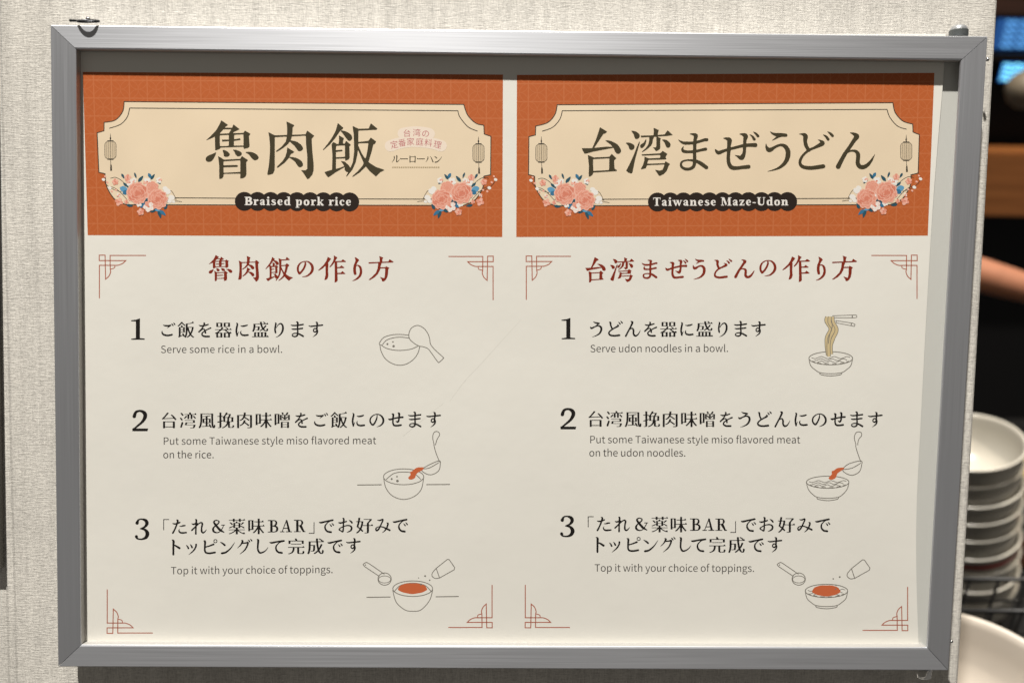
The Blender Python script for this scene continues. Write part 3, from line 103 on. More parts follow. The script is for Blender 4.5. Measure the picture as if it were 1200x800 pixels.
 'Mピ': (1000, '340,-451 389,-450 427,-431 457,-399 472,-356 469,-309 451,-273 419,-243 376,-228 329,-231 293,-249 263,-281 248,-324 251,-371 269,-407 301,-437|354,-407 329,-399 308,-381 298,-366 293,-339 299,-311 318,-289 334,-278 361,-273 389,-279 411,-298 422,-314 426,-341 421,-369 401,-392 379,-404|-270,-394 -236,-395 -206,-382 -183,-356 -171,-326 -165,-259 -187,-81 -184,-47 -6,-101 251,-212 269,-212 292,-201 307,-184 312,-166 312,-151 302,-129 271,-108 11,-21 -189,29 -195,81 -192,171 -177,231 -165,251 -139,272 -91,290 -41,297 54,297 346,248 375,261 392,291 387,324 374,340 346,352 119,395 51,402 -36,402 -99,395 -156,379 -209,352 -245,319 -274,269 -289,221 -297,169 -297,54 -285,-246 -288,-316 -331,-359 -326,-369'),
 'Mン': (1000, '-385,-296 -264,-262 -224,-244 -176,-214 -78,-131 -68,-99 -79,-68 -96,-53 -114,-48 -129,-48 -152,-59 -390,-266 -397,-281|438,-271 449,-266 449,-254 339,-56 279,39 169,172 61,275 -49,354 -129,387 -291,417 -321,414 -347,394 -357,371 -357,349 -349,329 -331,311 -286,298 -154,280 -111,267 -4,204 96,127 167,64 235,-6 419,-252'),
 'Mグ': (1000, '338,-461 414,-429 447,-401 475,-344 472,-326 461,-313 436,-305 413,-319 331,-444 329,-454|218,-411 294,-379 327,-351 355,-294 352,-276 341,-263 316,-255 293,-269 211,-394 209,-404|-115,-389 -69,-387 -48,-374 -34,-354 -28,-314 -49,-245 96,-260 179,-294 216,-300 244,-289 267,-264 275,-239 275,-196 254,-119 206,-4 154,96 102,171 40,236 -3,271 -241,431 -251,421 -247,411 -39,210 37,116 74,56 117,-29 142,-89 167,-176 164,-190 116,-180 -101,-167 -185,-64 -224,-28 -373,89 -386,89 -391,79 -381,63 -246,-94 -208,-154 -169,-231 -135,-321 -172,-349 -177,-359 -174,-369 -164,-377'),
 'Mし': (1000, '-172,-441 -144,-439 -116,-425 -98,-406 -80,-361 -80,-281 -107,-111 -117,66 -115,114 -104,169 -84,224 -42,289 -14,302 39,300 121,277 170,254 226,219 289,172 330,131 411,33 421,29 431,39 347,189 284,257 229,301 171,339 104,372 39,394 -14,402 -44,400 -80,389 -109,370 -135,344 -159,309 -182,264 -204,199 -220,111 -220,31 -198,-359 -203,-379 -224,-404 -231,-421 -221,-431'),
 'Mて': (1000, '390,-371 406,-372 424,-367 447,-344 452,-314 437,-284 409,-268 346,-262 246,-237 194,-217 146,-189 75,-124 41,-81 4,-21 -12,34 -12,81 8,161 36,212 76,255 96,269 131,284 291,303 311,311 327,326 337,349 334,381 314,407 291,417 269,417 121,392 76,377 44,359 -16,312 -49,274 -77,229 -94,181 -105,126 -105,59 -94,6 -82,-26 -57,-71 -20,-119 41,-180 108,-236 6,-225 -224,-168 -311,-158 -346,-163 -384,-181 -437,-239 -432,-251 -421,-257 -314,-260 31,-322'),
 'Mル': (1000, '108,-429 144,-423 177,-396 197,-354 202,-311 200,-239 173,-19 155,216 156,276 164,278 189,264 301,182 350,131 430,34 441,29 451,39 374,171 330,231 219,336 174,364 146,372 114,369 85,351 71,329 58,271 58,169 67,39 82,-339 79,-357 50,-384 43,-401 56,-417|-175,-321 -146,-322 -113,-304 -96,-276 -88,-246 -85,-176 -90,-114 -118,16 -156,101 -196,162 -391,387 -401,391 -411,384 -409,374 -253,124 -211,24 -193,-96 -193,-256 -212,-284 -217,-301 -206,-316'),
 'Mロ': (1000, '-300,-366 -274,-363 -250,-344 -236,-311 -230,-274 -224,-270 219,-285 234,-289 241,-324 261,-342 291,-345 315,-331 334,-306 347,-274 352,-226 352,-144 332,364 327,384 314,400 284,412 248,401 233,384 228,366 229,311 189,308 -219,309 -227,314 -228,369 -246,400 -271,412 -286,412 -304,407 -320,394 -332,364 -333,-291 -342,-324 -325,-354|234,-229 -196,-215 -224,-210 -226,249 231,250 247,-131 247,-224 244,-230'),
 'Mハ': (1000, '78,-311 90,-306 197,-201 252,-126 287,-64 457,306 453,344 426,372 411,377 386,377 366,367 348,346 184,-81 134,-184 69,-296 71,-306|-172,-279 -151,-280 -139,-274 -120,-249 -110,-106 -116,-66 -131,-16 -161,44 -211,121 -391,366 -401,371 -409,366 -411,356 -281,96 -226,-29 -205,-109 -200,-249 -192,-264'),
 'Mー': (1000, '-410,-91 -394,-92 -371,-84 -341,-53 -309,-50 -134,-50 381,-66 414,-52 426,-19 414,12 381,26 -349,30 -404,19 -434,0 -447,-16 -452,-39 -447,-64 -432,-81'),
 'Mの': (1000, '-15,-349 61,-350 139,-334 199,-312 279,-265 330,-216 382,-144 417,-69 432,4 430,79 409,156 374,224 322,281 264,324 199,359 131,382 1,411 -11,404 -6,391 144,317 207,269 267,204 289,166 304,126 315,76 317,24 312,-16 294,-74 244,-167 215,-201 179,-232 104,-277 66,-289 43,-291 47,-186 45,-121 32,-56 12,6 -36,116 -93,221 -135,281 -181,319 -211,330 -246,330 -281,317 -311,295 -349,254 -391,191 -417,131 -427,76 -425,-1 -412,-61 -384,-126 -351,-172 -276,-242 -196,-294 -96,-334|-16,-294 -96,-277 -154,-251 -187,-229 -237,-186 -265,-156 -297,-114 -314,-81 -335,-1 -337,36 -332,89 -317,131 -297,169 -276,197 -241,227 -226,225 -183,176 -121,79 -81,-1 -51,-76 -25,-161 -1,-291'),
 'Mり': (1000, '-205,-416 -164,-407 -141,-395 -123,-374 -113,-341 -115,-301 -142,-204 -156,-111 -79,-249 -47,-294 -25,-316 46,-364 96,-380 131,-380 162,-371 204,-346 232,-319 257,-284 277,-239 289,-194 302,-94 295,6 269,94 229,179 175,256 101,325 4,392 -44,414 -159,451 -171,444 -167,431 -71,377 -6,327 70,249 119,179 149,111 175,21 185,-46 185,-141 175,-209 164,-241 145,-274 121,-296 94,-302 61,-294 21,-274 -14,-247 -49,-204 -125,-91 -141,-83 -159,-94 -162,-86 -162,-16 -138,111 -138,174 -141,204 -149,220 -169,230 -187,224 -227,171 -239,139 -252,64 -257,-14 -247,-141 -205,-346 -217,-401'),
 'Mま': (1000, '-17,-466 16,-467 34,-462 50,-451 69,-429 85,-386 85,-299 89,-294 339,-336 369,-326 384,-304 386,-289 379,-265 369,-254 354,-246 79,-207 73,-191 68,-141 67,-89 71,-80 299,-116 329,-107 339,-94 346,-71 344,-56 334,-38 314,-26 71,5 78,189 84,197 141,216 219,253 374,340 387,356 392,386 382,411 364,427 341,432 316,427 139,321 71,289 42,359 11,395 -26,419 -99,440 -151,442 -216,427 -281,390 -305,366 -314,349 -320,319 -304,269 -282,239 -246,213 -199,193 -131,178 -17,176 -18,71 -20,26 -26,13 -144,22 -209,22 -246,17 -286,2 -329,-26 -337,-39 -334,-49 -319,-57 -29,-68 -25,-74 -25,-191 -29,-197 -131,-188 -229,-188 -264,-193 -319,-213 -371,-248 -377,-264 -369,-274 -359,-277 -274,-270 -161,-270 -22,-279 -23,-391 -62,-419 -77,-441 -64,-457|-144,246 -194,256 -236,276 -252,301 -250,321 -209,347 -161,360 -101,352 -61,334 -34,304 -24,258 -86,245'),
 'Mう': (1000, '-185,-436 -56,-400 146,-372 174,-360 187,-344 192,-326 192,-311 182,-289 156,-271 124,-269 84,-231 129,-230 189,-217 239,-194 277,-166 304,-134 322,-99 335,-49 337,11 324,81 282,179 230,254 174,309 84,362 -41,412 -241,461 -251,451 -246,441 -61,359 29,307 105,251 139,211 179,144 209,66 217,24 215,-41 197,-86 154,-127 96,-150 39,-144 -84,-99 -126,-77 -216,-16 -254,-1 -276,2 -301,-1 -321,-8 -345,-29 -359,-54 -377,-116 -369,-134 -349,-134 -294,-103 -276,-103 -229,-118 -76,-176 -64,-192 5,-246 41,-286 -66,-318 -119,-346 -194,-411 -197,-424'),
 'Mど': (1000, '338,-471 404,-444 445,-416 480,-359 479,-339 464,-318 449,-310 431,-310 408,-326 379,-384 329,-456 331,-466|-270,-424 -239,-425 -216,-417 -198,-404 -181,-379 -168,-321 -170,-244 -162,-199 -94,-53 159,-205 163,-214 143,-259 146,-269 156,-277 211,-259 239,-245 259,-221 266,-191 264,-174 252,-149 211,-113 19,-24 -126,61 -194,110 -232,149 -267,199 -272,229 -264,252 -239,279 -191,304 -141,317 -61,327 46,325 246,295 294,293 311,301 326,315 337,339 334,371 312,399 291,407 71,430 -39,432 -109,427 -176,417 -251,393 -296,365 -337,321 -357,284 -367,241 -364,204 -349,164 -322,124 -275,74 -174,-4 -234,-131 -257,-194 -281,-349 -317,-396 -309,-414|218,-411 284,-384 325,-356 360,-299 359,-279 344,-258 329,-250 311,-250 288,-266 259,-324 209,-396 211,-406'),
 'Mん': (1000, '-45,-464 1,-462 34,-442 54,-406 57,-361 34,-289 -81,-74 -31,-82 19,-77 49,-57 82,-14 107,51 115,89 108,234 118,271 144,317 161,332 194,332 239,317 276,292 322,244 382,166 446,49 457,51 461,61 432,166 379,271 347,324 312,366 261,404 219,424 176,435 131,432 101,419 65,389 46,361 18,301 3,229 10,94 -11,9 -19,-3 -29,-7 -79,1 -111,16 -144,44 -222,186 -339,432 -356,447 -374,452 -404,447 -421,432 -432,409 -427,376 -163,-116 -108,-241 -66,-354 -59,-388 -109,-424 -117,-444 -104,-457'),
 'M「': (1000, '167,-449 441,-450 450,-444 446,-413 219,-412 210,-409 210,156 204,165 169,165 165,159'),
 'M」': (1000, '-208,-164 -171,-165 -165,-159 -165,446 -174,450 -446,450 -450,439 -446,413 -219,412 -210,409'),
 'LB': (660, '75,-356 131,-352 181,-334 239,-287 264,-246 275,-206 275,-169 267,-141 237,-94 196,-56 262,-16 289,11 316,54 330,101 330,139 312,194 287,229 254,259 204,289 146,307 -288,299 -288,251 -216,250 -210,244 -210,-289 -214,-300 -288,-301 -289,-348|-49,-265 -49,-85 29,-93 76,-108 94,-130 105,-169 95,-216 69,-234|-46,13 -49,218 79,215 121,202 137,184 150,139 150,111 137,76 104,53'),
 'Lr': (450, '103,-154 136,-155 191,-134 209,-116 220,-86 211,-46 186,-23 164,-15 134,-18 94,-50 42,4 25,14 25,246 113,251 114,298 -193,299 -193,251 -125,246 -125,-91 -129,-100 -193,-101 -194,-148 21,-150 29,-78 63,-124'),
 'La': (520, '-28,-159 29,-160 89,-147 116,-130 144,-96 162,-36 160,204 217,256 219,276 204,297 111,305 74,292 46,270 -14,295 -76,297 -141,269 -179,226 -190,196 -187,159 -174,131 -139,93 -76,53 22,26 24,-56 10,-79 -9,-87 -39,-87 -64,-79 -101,-9 -121,7 -159,7 -187,-21 -190,-44 -184,-64 -126,-122 -89,-144|11,101 -31,118 -54,144 -70,184 -51,214 -4,217 21,204 20,106'),
 'Li': (320, '-15,-369 19,-369 56,-352 77,-326 85,-301 82,-266 66,-238 41,-218 16,-210 -24,-213 -52,-229 -72,-254 -80,-279 -77,-314 -61,-342 -36,-362|-138,-149 79,-148 80,246 148,251 148,299 -139,298 -138,251 -74,250 -70,241 -70,-96 -138,-101'),
 'Ls': (450, '-15,-154 26,-155 79,-144 159,-96 175,-74 170,-54 149,-40 126,-46 54,-90 -1,-79 -37,-54 -32,-44 24,-8 149,53 177,84 197,131 194,191 167,239 112,281 46,302 -44,300 -111,282 -159,240 -185,204 -175,179 -151,170 -131,180 -86,228 -16,235 46,219 79,184 81,174 71,158 -21,117 -91,65 -129,24 -149,-19 -147,-64 -120,-109 -66,-144'),
 'Le': (500, '-5,-154 71,-150 134,-124 157,-104 173,-79 187,-11 189,49 166,77 -41,92 -12,171 10,206 34,229 61,229 166,190 181,193 189,204 181,227 89,289 36,310 -1,310 -31,302 -102,259 -162,189 -182,146 -195,94 -195,49 -184,-6 -146,-87 -94,-131 -59,-144|19,-84 -4,-72 -34,-36 -45,1 -44,40 101,26 79,-42 51,-72'),
 'Ld': (580, '-28,-379 200,-376 200,244 206,250 268,251 266,300 56,300 50,296 46,269 -31,304 -91,302 -121,293 -161,270 -187,244 -212,199 -232,119 -235,31 -222,-36 -195,-86 -136,-129 -56,-147 -11,-142 44,-108 50,-111 50,-326 -28,-331|-29,-74 -49,-62 -77,-31 -88,24 -82,126 -72,181 -52,219 -29,235 46,198 50,186 50,-24 -11,-72'),
 'Lp': (580, '-268,-149 -54,-150 -46,-98 31,-142 101,-142 131,-133 171,-110 194,-87 216,-49 232,16 235,99 212,199 185,246 144,282 79,305 21,302 -44,262 -50,264 -50,436 28,441 26,490 -270,486 -268,441 -204,440 -200,431 -200,-94 -206,-100 -268,-101|34,-74 -48,-29 -50,-21 -50,186 29,235 47,224 72,181 85,96 82,-19 62,-59 46,-74'),
 'Lo': (540, '-10,-154 96,-134 156,-105 186,-72 204,-39 225,54 225,109 214,169 202,204 177,244 144,274 111,292 19,315 -21,315 -76,304 -116,289 -156,265 -186,232 -204,199 -225,106 -225,51 -214,-9 -202,-44 -177,-84 -124,-124|-4,-72 -64,-16 -75,39 -75,119 -69,161 -52,199 -24,232 1,245 35,221 64,176 75,121 75,41 62,-21 24,-56'),
 'Lk': (580, '-268,-379 -51,-378 -49,23 -16,10 14,10 107,-94 104,-100 52,-101 52,-149 249,-148 249,-102 191,-99 55,49 224,205 242,249 289,252 288,299 221,300 199,314 171,320 141,314 119,300 72,299 70,256 76,246 -21,127 -50,149 -50,246 8,251 8,299 -269,298 -268,251 -204,250 -200,239 -200,-324 -206,-330 -268,-331'),
 'Lc': (460, '28,-156 69,-155 126,-137 187,-86 200,-56 189,-16 167,4 149,10 114,4 93,-14 81,-39 77,-81 56,-92 36,-89 11,-72 -24,-29 -35,11 -35,81 -17,141 23,209 54,232 166,190 181,193 190,206 184,225 111,279 79,299 44,310 -21,302 -95,256 -154,184 -174,139 -185,91 -177,9 -164,-26 -132,-81 -104,-109 -66,-131'),
 'LT': (620, '-278,-349 299,-348 296,-180 270,-184 254,-290 90,-286 90,246 178,251 178,299 -159,298 -158,251 -70,246 -70,-286 -234,-290 -250,-184 -276,-180'),
 'Lw': (780, '-378,-149 -131,-148 -131,-102 -161,-100 -165,-94 -99,142 -25,-79 -34,-100 -89,-102 -86,-150 129,-148 130,-104 113,-94 174,145 264,-96 212,-101 211,-148 386,-150 390,-106 386,-100 323,-96 211,264 207,299 119,297 14,22 -64,279 -63,299 -144,300 -157,284 -309,-96 -378,-101'),
 'Ln': (600, '55,-154 94,-152 144,-132 176,-105 194,-79 207,-49 215,1 215,246 288,251 289,298 144,305 111,300 -278,299 -278,251 -210,246 -210,-91 -214,-100 -278,-101 -279,-148 -64,-150 -56,-86 4,-137|36,-69 11,-55 -60,6 -56,250 65,246 65,-24 52,-56'),
 'LM': (880, '-408,-349 -149,-346 49,132 54,135 77,91 58,164 -19,295 -249,-188 -250,246 -154,250 -150,296 -409,298 -408,251 -324,250 -320,239 -320,-296 -408,-301|162,-349 430,-346 428,-301 346,-300 340,-291 340,246 428,251 426,300 90,296 92,251 174,250 180,244 179,-133 95,39 180,-276 179,-298 160,-304'),
 'Lz': (480, '-188,-149 189,-148 189,-82 171,-71 -23,226 146,230 151,142 196,140 198,299 -189,298 -189,232 -171,221 23,-76 -136,-80 -141,-2 -186,0'),
 'L-': (360, '-128,41 126,40 130,116 -126,120'),
 'LU': (700, '-328,-349 -21,-348 -22,-301 -100,-296 -100,44 -95,111 -89,136 -56,175 -6,212 29,222 79,212 135,176 149,149 170,46 170,-296 112,-301 110,-346 309,-348 308,-301 230,-296 230,76 207,189 191,217 164,245 81,287 21,300 -26,300 -134,274 -179,252 -215,221 -247,159 -260,74 -260,-296 -328,-301'),
 'X1': (1000, '75,-496 84,-497 97,-479 93,406 101,412 311,430 315,436 315,481 306,485 -304,490 -308,479 -307,444 -304,438 -104,412 -95,406 -95,-346 -97,-354 -106,-357 -304,-363 -310,-369 -317,-406 -299,-412 -69,-443'),
 'X2': (1000, '-35,-481 36,-482 121,-469 196,-444 244,-415 294,-359 319,-311 332,-266 337,-226 332,-169 317,-116 277,-39 227,31 169,100 64,192 -183,376 379,378 379,391 347,499 341,505 -336,505 -347,499 -356,380 -321,376 -216,295 -44,142 34,65 92,-16 127,-89 144,-139 155,-184 157,-221 152,-251 137,-286 100,-329 61,-357 26,-374 -9,-382 -39,-380 -81,-367 -114,-349 -144,-322 -159,-279 -186,-151 -196,-131 -216,-111 -246,-98 -281,-98 -314,-114 -337,-141 -345,-164 -342,-204 -287,-339 -252,-394 -219,-424 -169,-452 -101,-472'),
 'X3': (1000, '-62,-491 79,-490 169,-469 199,-454 234,-427 272,-376 289,-334 297,-291 295,-241 274,-186 242,-141 209,-108 156,-68 96,-34 139,-22 189,3 236,38 267,69 294,104 314,140 330,206 325,266 304,329 272,384 236,425 201,452 156,474 96,492 -9,507 -114,505 -186,492 -239,477 -267,461 -297,431 -334,384 -342,359 -339,321 -316,290 -286,275 -251,276 -224,290 -201,321 -195,349 -199,404 -194,411 -131,432 -51,435 10,416 72,379 114,337 134,294 147,229 145,191 127,131 100,86 76,66 44,51 -99,7 -109,-1 -115,-16 -101,-39 44,-106 74,-129 97,-156 124,-206 137,-251 134,-291 110,-339 72,-374 9,-412 -44,-427 -86,-425 -126,-409 -149,-386 -157,-349 -163,-259 -176,-231 -193,-214 -224,-200 -259,-201 -292,-219 -314,-254 -317,-286 -307,-316 -254,-394 -215,-439 -156,-472 -109,-485'),
 'X&': (1000, '-142,-384 -86,-382 -14,-362 34,-337 59,-311 70,-284 70,-249 47,-191 1,-135 -63,-84 45,44 146,149 157,141 219,41 260,-59 254,-62 156,-63 153,-69 154,-110 369,-110 368,-64 300,-61 269,52 189,184 330,294 334,316 319,337 296,339 114,277 56,322 1,349 -64,367 -141,370 -196,359 -256,337 -304,305 -334,266 -349,234 -360,191 -360,136 -349,96 -334,66 -302,24 -214,-64 -292,-191 -305,-234 -302,-271 -286,-307 -254,-339 -191,-372|-126,-324 -154,-314 -182,-296 -201,-277 -205,-264 -181,-228 -114,-145 -76,-173 -38,-211 -11,-249 -3,-274 -16,-289 -59,-312 -106,-325|-171,-4 -217,56 -237,99 -244,126 -247,149 -245,176 -239,199 -225,226 -201,250 -159,278 -114,297 -81,302 -41,300 -1,289 34,274 64,254 64,246 19,210 -27,164 -166,-4'),
 'XB': (1000, '-288,-341 44,-342 59,-338 104,-337 164,-321 210,-281 234,-239 244,-211 247,-154 229,-104 205,-69 163,-26 221,-6 257,24 292,81 305,139 305,174 294,216 271,257 241,290 191,322 121,340 59,343 44,347 -289,345 -290,304 -286,298 -156,297 -151,295 -150,286 -150,-289 -156,-292 -286,-293 -290,-299|-14,-292 -17,-284 -17,-36 -15,-31 -6,-30 76,-66 100,-84 129,-139 140,-196 129,-251 114,-269 91,-279 44,-290|-16,10 -16,295 39,297 111,282 141,269 168,239 182,186 185,131 179,94 172,76 161,63 126,46'),
 'XA': (1000, '-7,-341 74,-342 81,-339 253,289 259,292 340,294 342,336 339,342 2,341 0,299 4,293 116,292 124,289 97,159 94,150 86,148 -121,149 -177,289 -171,292 -77,294 -75,336 -79,342 -319,342 -327,339 -327,299 -324,293 -231,292 -224,289 -6,-279 0,-299|16,-194 -97,86 -96,97 74,97 82,94 22,-191'),
 'XR': (1000, '-313,-341 -21,-342 -6,-338 64,-337 119,-323 161,-292 184,-261 202,-224 207,-201 207,-156 197,-121 182,-94 124,-29 136,-29 141,-22 263,271 333,304 333,341 196,342 186,339 -18,11 -31,5 -54,8 -57,14 -57,294 -51,297 69,298 72,304 71,340 -314,340 -315,304 -311,298 -196,297 -191,295 -190,286 -190,-289 -196,-292 -311,-293 -315,-299|-54,-292 -58,-281 -57,-39 -54,-32 19,-48 56,-65 72,-84 87,-116 98,-171 95,-234 89,-251 76,-267 41,-282 4,-290'),
 'S台': (1000, '-86,-461 -16,-434 -13,-426 -133,-276 -263,-139 241,-161 103,-304 106,-311 159,-346 229,-282 337,-169 401,-89 421,-52 361,-10 296,-94 -236,-65 -374,-48 -396,-119 -354,-145 -275,-221 -165,-351|-318,39 318,39 319,455 242,456 240,409 234,405 -236,405 -245,409 -247,459 -318,459|-241,110 -241,332 240,329 236,110'),
 'S湾': (1000, '118,-469 134,-467 179,-369 451,-367 455,-309 241,-303 240,-71 231,-65 173,-69 171,-303 62,-304 60,-69 -4,-65 -9,-303 -181,-305 -185,-364 94,-368 94,-381 65,-454|-364,-444 -306,-379 -246,-291 -249,-283 -301,-250 -419,-409|-105,-269 -49,-257 -43,-249 -110,-151 -179,-87 -227,-126 -158,-194|322,-269 339,-265 400,-204 442,-151 457,-121 409,-92 399,-93 347,-166 278,-239|-410,-166 -399,-165 -350,-106 -293,-19 -351,19 -460,-134 -456,-142|-168,-34 378,-34 378,156 -56,158 -77,224 419,228 420,246 394,356 362,424 341,444 304,457 156,457 134,399 269,400 289,394 317,354 334,286 -168,281 -118,99 306,97 308,26 -164,25 -170,19|-324,74 -265,119 -338,346 -374,430 -436,386'),
 'Sの': (1000, '8,-336 96,-332 184,-309 246,-277 299,-235 344,-181 382,-111 402,-39 407,16 402,104 382,176 352,234 314,282 256,332 191,368 119,394 39,410 28,404 -10,339 121,309 206,264 274,197 312,119 322,74 325,6 309,-76 277,-141 217,-206 171,-234 131,-249 59,-260 12,-19 -48,156 -110,264 -139,295 -184,324 -221,335 -266,332 -304,314 -340,284 -379,226 -397,181 -412,74 -402,-14 -379,-84 -339,-154 -285,-216 -224,-264 -141,-307 -61,-330|-36,-259 -91,-247 -151,-222 -206,-185 -266,-122 -312,-44 -330,16 -335,64 -325,141 -296,204 -254,239 -216,242 -178,216 -153,184 -118,116 -73,-14 -45,-129 -25,-251 -26,-259'),
 'S定': (1000, '-12,-464 -1,-465 7,-456 61,-348 415,-346 416,-132 341,-132 336,-275 -334,-275 -345,-269 -346,-132 -415,-131 -415,-346 -34,-348 -33,-361 -72,-444|-288,-151 293,-151 291,-80 38,-76 40,84 331,85 335,144 329,155 40,156 38,354 69,362 181,370 454,368 457,374 431,443 119,442 -11,424 -66,407 -121,379 -167,346 -215,296 -251,241 -318,366 -399,460 -406,460 -459,416 -460,409 -424,377 -386,331 -333,236 -298,131 -274,3 -201,12 -223,141 -207,181 -171,239 -129,285 -82,316 -41,331 -40,-76 -286,-80'),
 'S番': (1000, '290,-446 304,-444 344,-399 344,-391 36,-345 35,-186 41,-180 163,-181 145,-196 229,-346 299,-327 303,-321 216,-181 440,-176 436,-118 119,-115 174,-71 260,-19 374,34 464,66 416,127 326,96 324,455 254,457 250,429 244,425 -231,425 -240,429 -244,460 -308,459 -311,94 -416,135 -462,79 -353,34 -271,-8 -188,-61 -124,-114 -439,-120 -436,-180 -224,-184 -248,-236 -291,-304 -249,-326 -364,-323 -381,-379 66,-413|-69,-339 -226,-329 -153,-206 -153,-196 -181,-181 -41,-182 -40,-336|39,-101 33,54 -40,51 -44,-99 -123,-29 -274,74 281,74 146,-11|-236,135 -236,220 -38,216 -41,135|39,135 39,220 250,216 246,135|-236,275 -236,367 -38,364 -41,275|39,275 39,367 250,364 246,275'),
 'S家': (1000, '-10,-464 3,-464 54,-370 420,-369 421,-167 346,-167 341,-302 -331,-302 -342,-296 -344,-167 -413,-166 -413,-369 -44,-371 -74,-444|-288,-204 288,-204 286,-140 39,-140 -30,-84 19,-26 71,64 182,-11 289,-99 347,-56 344,-45 201,58 199,66 241,156 303,241 378,309 463,359 414,416 324,362 274,317 221,254 188,204 136,100 93,129 105,204 105,281 92,349 62,406 19,442 -31,457 -141,455 -161,389 -54,390 -30,384 -8,369 12,344 27,296 32,224 26,202 -69,264 -201,334 -339,392 -401,409 -434,347 -304,307 -199,262 -71,192 15,124 -3,71 -14,58 -195,159 -324,212 -385,229 -419,176 -416,172 -221,104 -109,49 -43,6 -68,-31 -91,-51 -244,19 -379,63 -417,9 -414,4 -209,-63 -69,-136 -286,-140'),
 'S庭': (1000, '45,-466 56,-466 64,-454 106,-368 446,-367 450,-304 -310,-299 -313,-14 -325,176 -356,341 -391,441 -404,456 -460,416 -421,304 -393,129 -385,-41 -385,-364 21,-368 17,-391 -11,-449|358,-246 368,-244 400,-194 256,-153 255,-16 411,-12 415,49 257,54 255,206 436,210 439,273 7,274 9,210 179,210 185,204 184,55 46,52 40,41 44,-12 184,-15 185,-139 176,-142 41,-125 21,-181 241,-215|-65,-231 -21,-207 -19,-199 -142,-11 -49,-8 -11,6 -48,156 -106,291 -30,341 61,367 131,375 459,376 437,441 131,442 39,432 -59,403 -146,346 -214,415 -276,459 -322,416 -322,409 -258,364 -192,291 -237,204 -260,131 -205,114 -177,191 -154,230 -118,159 -87,59 -94,53 -204,53 -234,72 -239,70 -261,21 -229,0 -208,-24 -119,-156 -261,-160 -265,-221 -81,-225'),
 'S料': (1000, '267,-459 331,-460 337,-454 338,101 451,85 465,144 459,155 338,179 337,454 331,460 265,456 263,191 -41,245 -49,236 -59,181 -51,175 264,116|-290,-456 -223,-454 -221,-127 -64,-125 -58,-119 -61,-55 -222,-51 -219,-36 -72,159 -121,214 -221,52 -223,451 -229,460 -292,456 -294,59 -346,181 -426,327 -432,326 -468,259 -423,194 -368,89 -314,-51 -449,-55 -452,-121 -293,-129|-120,-399 -59,-379 -113,-221 -144,-159 -187,-176|-403,-394 -390,-394 -366,-326 -333,-184 -339,-173 -389,-161 -411,-269 -444,-379|54,-386 127,-341 212,-269 176,-213 89,-287 19,-336|-2,-134 26,-124 94,-84 165,-29 166,-21 134,31 36,-42 -31,-84'),
 'S理': (1000, '-90,-414 419,-413 420,31 204,35 200,144 206,152 429,153 432,216 202,221 200,351 206,357 464,358 465,426 -181,425 -179,358 114,357 122,351 120,221 -105,216 -101,153 116,152 122,146 120,36 -92,31|-453,-391 -149,-392 -143,-384 -145,-324 -257,-319 -257,-106 -160,-101 -158,-44 -161,-33 -257,-29 -257,206 -251,213 -151,181 -136,250 -444,354 -463,281 -330,236 -330,-29 -443,-34 -445,-91 -439,-102 -330,-106 -330,-314 -336,-322 -453,-324|-21,-347 -23,-221 129,-222 128,-346|199,-347 197,-221 346,-222 345,-346|-21,-160 -23,-31 129,-32 128,-159|199,-160 197,-31 346,-32 345,-159'),
 'SS': (596, '-15,-364 46,-365 121,-347 191,-309 227,-274 181,-220 131,-254 66,-280 -1,-285 -64,-269 -100,-241 -117,-211 -122,-176 -112,-134 -84,-100 -54,-81 114,-7 191,40 236,96 255,176 252,216 239,261 216,302 189,331 116,374 24,392 -59,387 -136,364 -199,329 -248,284 -194,224 -136,269 -86,294 -26,310 44,310 109,287 140,259 152,239 160,211 160,171 147,136 126,111 84,83 -71,14 -142,-26 -187,-74 -212,-131 -212,-209 -199,-250 -177,-284 -149,-312 -111,-337 -76,-352'),
 'Se': (554, '10,-176 79,-169 114,-157 154,-132 204,-69 232,26 235,101 226,130 -135,134 -119,209 -102,241 -69,280 -26,307 11,317 64,320 116,309 183,281 211,339 149,372 64,392 -24,387 -69,373 -121,342 -183,274 -209,214 -222,151 -220,46 -204,-11 -179,-62 -149,-101 -104,-139 -29,-172|19,-104 -31,-94 -84,-59 -119,-4 -133,64 154,63 147,-4 119,-62 74,-94'),
 'Sr': (388, '130,-176 169,-175 194,-164 179,-89 116,-95 69,-77 21,-29 -9,29 -10,376 -99,380 -102,-159 -29,-161 -16,-69 18,-114 53,-146 94,-169'),
 'So': (606, '-8,-176 49,-172 91,-159 141,-132 177,-99 207,-61 232,-9 250,89 247,161 232,226 204,281 177,316 136,352 95,374 11,392 -39,390 -94,374 -136,352 -175,319 -204,281 -232,226 -250,129 -247,56 -232,-9 -207,-61 -180,-96 -142,-131 -94,-158 -49,-172|-9,-99 -69,-82 -114,-41 -144,19 -157,114 -147,191 -112,261 -64,302 1,317 66,301 94,282 117,256 147,194 157,89 147,26 134,-9 97,-61 54,-89'),
 'Sn': (610, '45,-176 101,-172 157,-146 182,-121 212,-54 220,-1 220,376 130,376 130,24 125,-14 109,-57 91,-77 64,-92 24,-97 -11,-92 -51,-74 -119,-14 -120,376 -209,380 -212,-159 -140,-161 -126,-87 -41,-152 1,-169'),
 'Sw': (802, '-370,-161 -280,-159 -166,300 -44,-156 -36,-162 46,-161 171,300 177,294 286,-159 372,-161 229,377 116,376 -1,-68 -116,376 -222,379'),
 'Su': (607, '-218,-161 -128,-159 -127,194 -122,234 -104,279 -89,295 -61,309 -26,314 11,309 46,294 85,264 122,221 123,-159 211,-160 210,379 138,379 126,297 49,364 -31,392 -91,390 -126,379 -154,364 -177,341 -199,304 -217,231'),
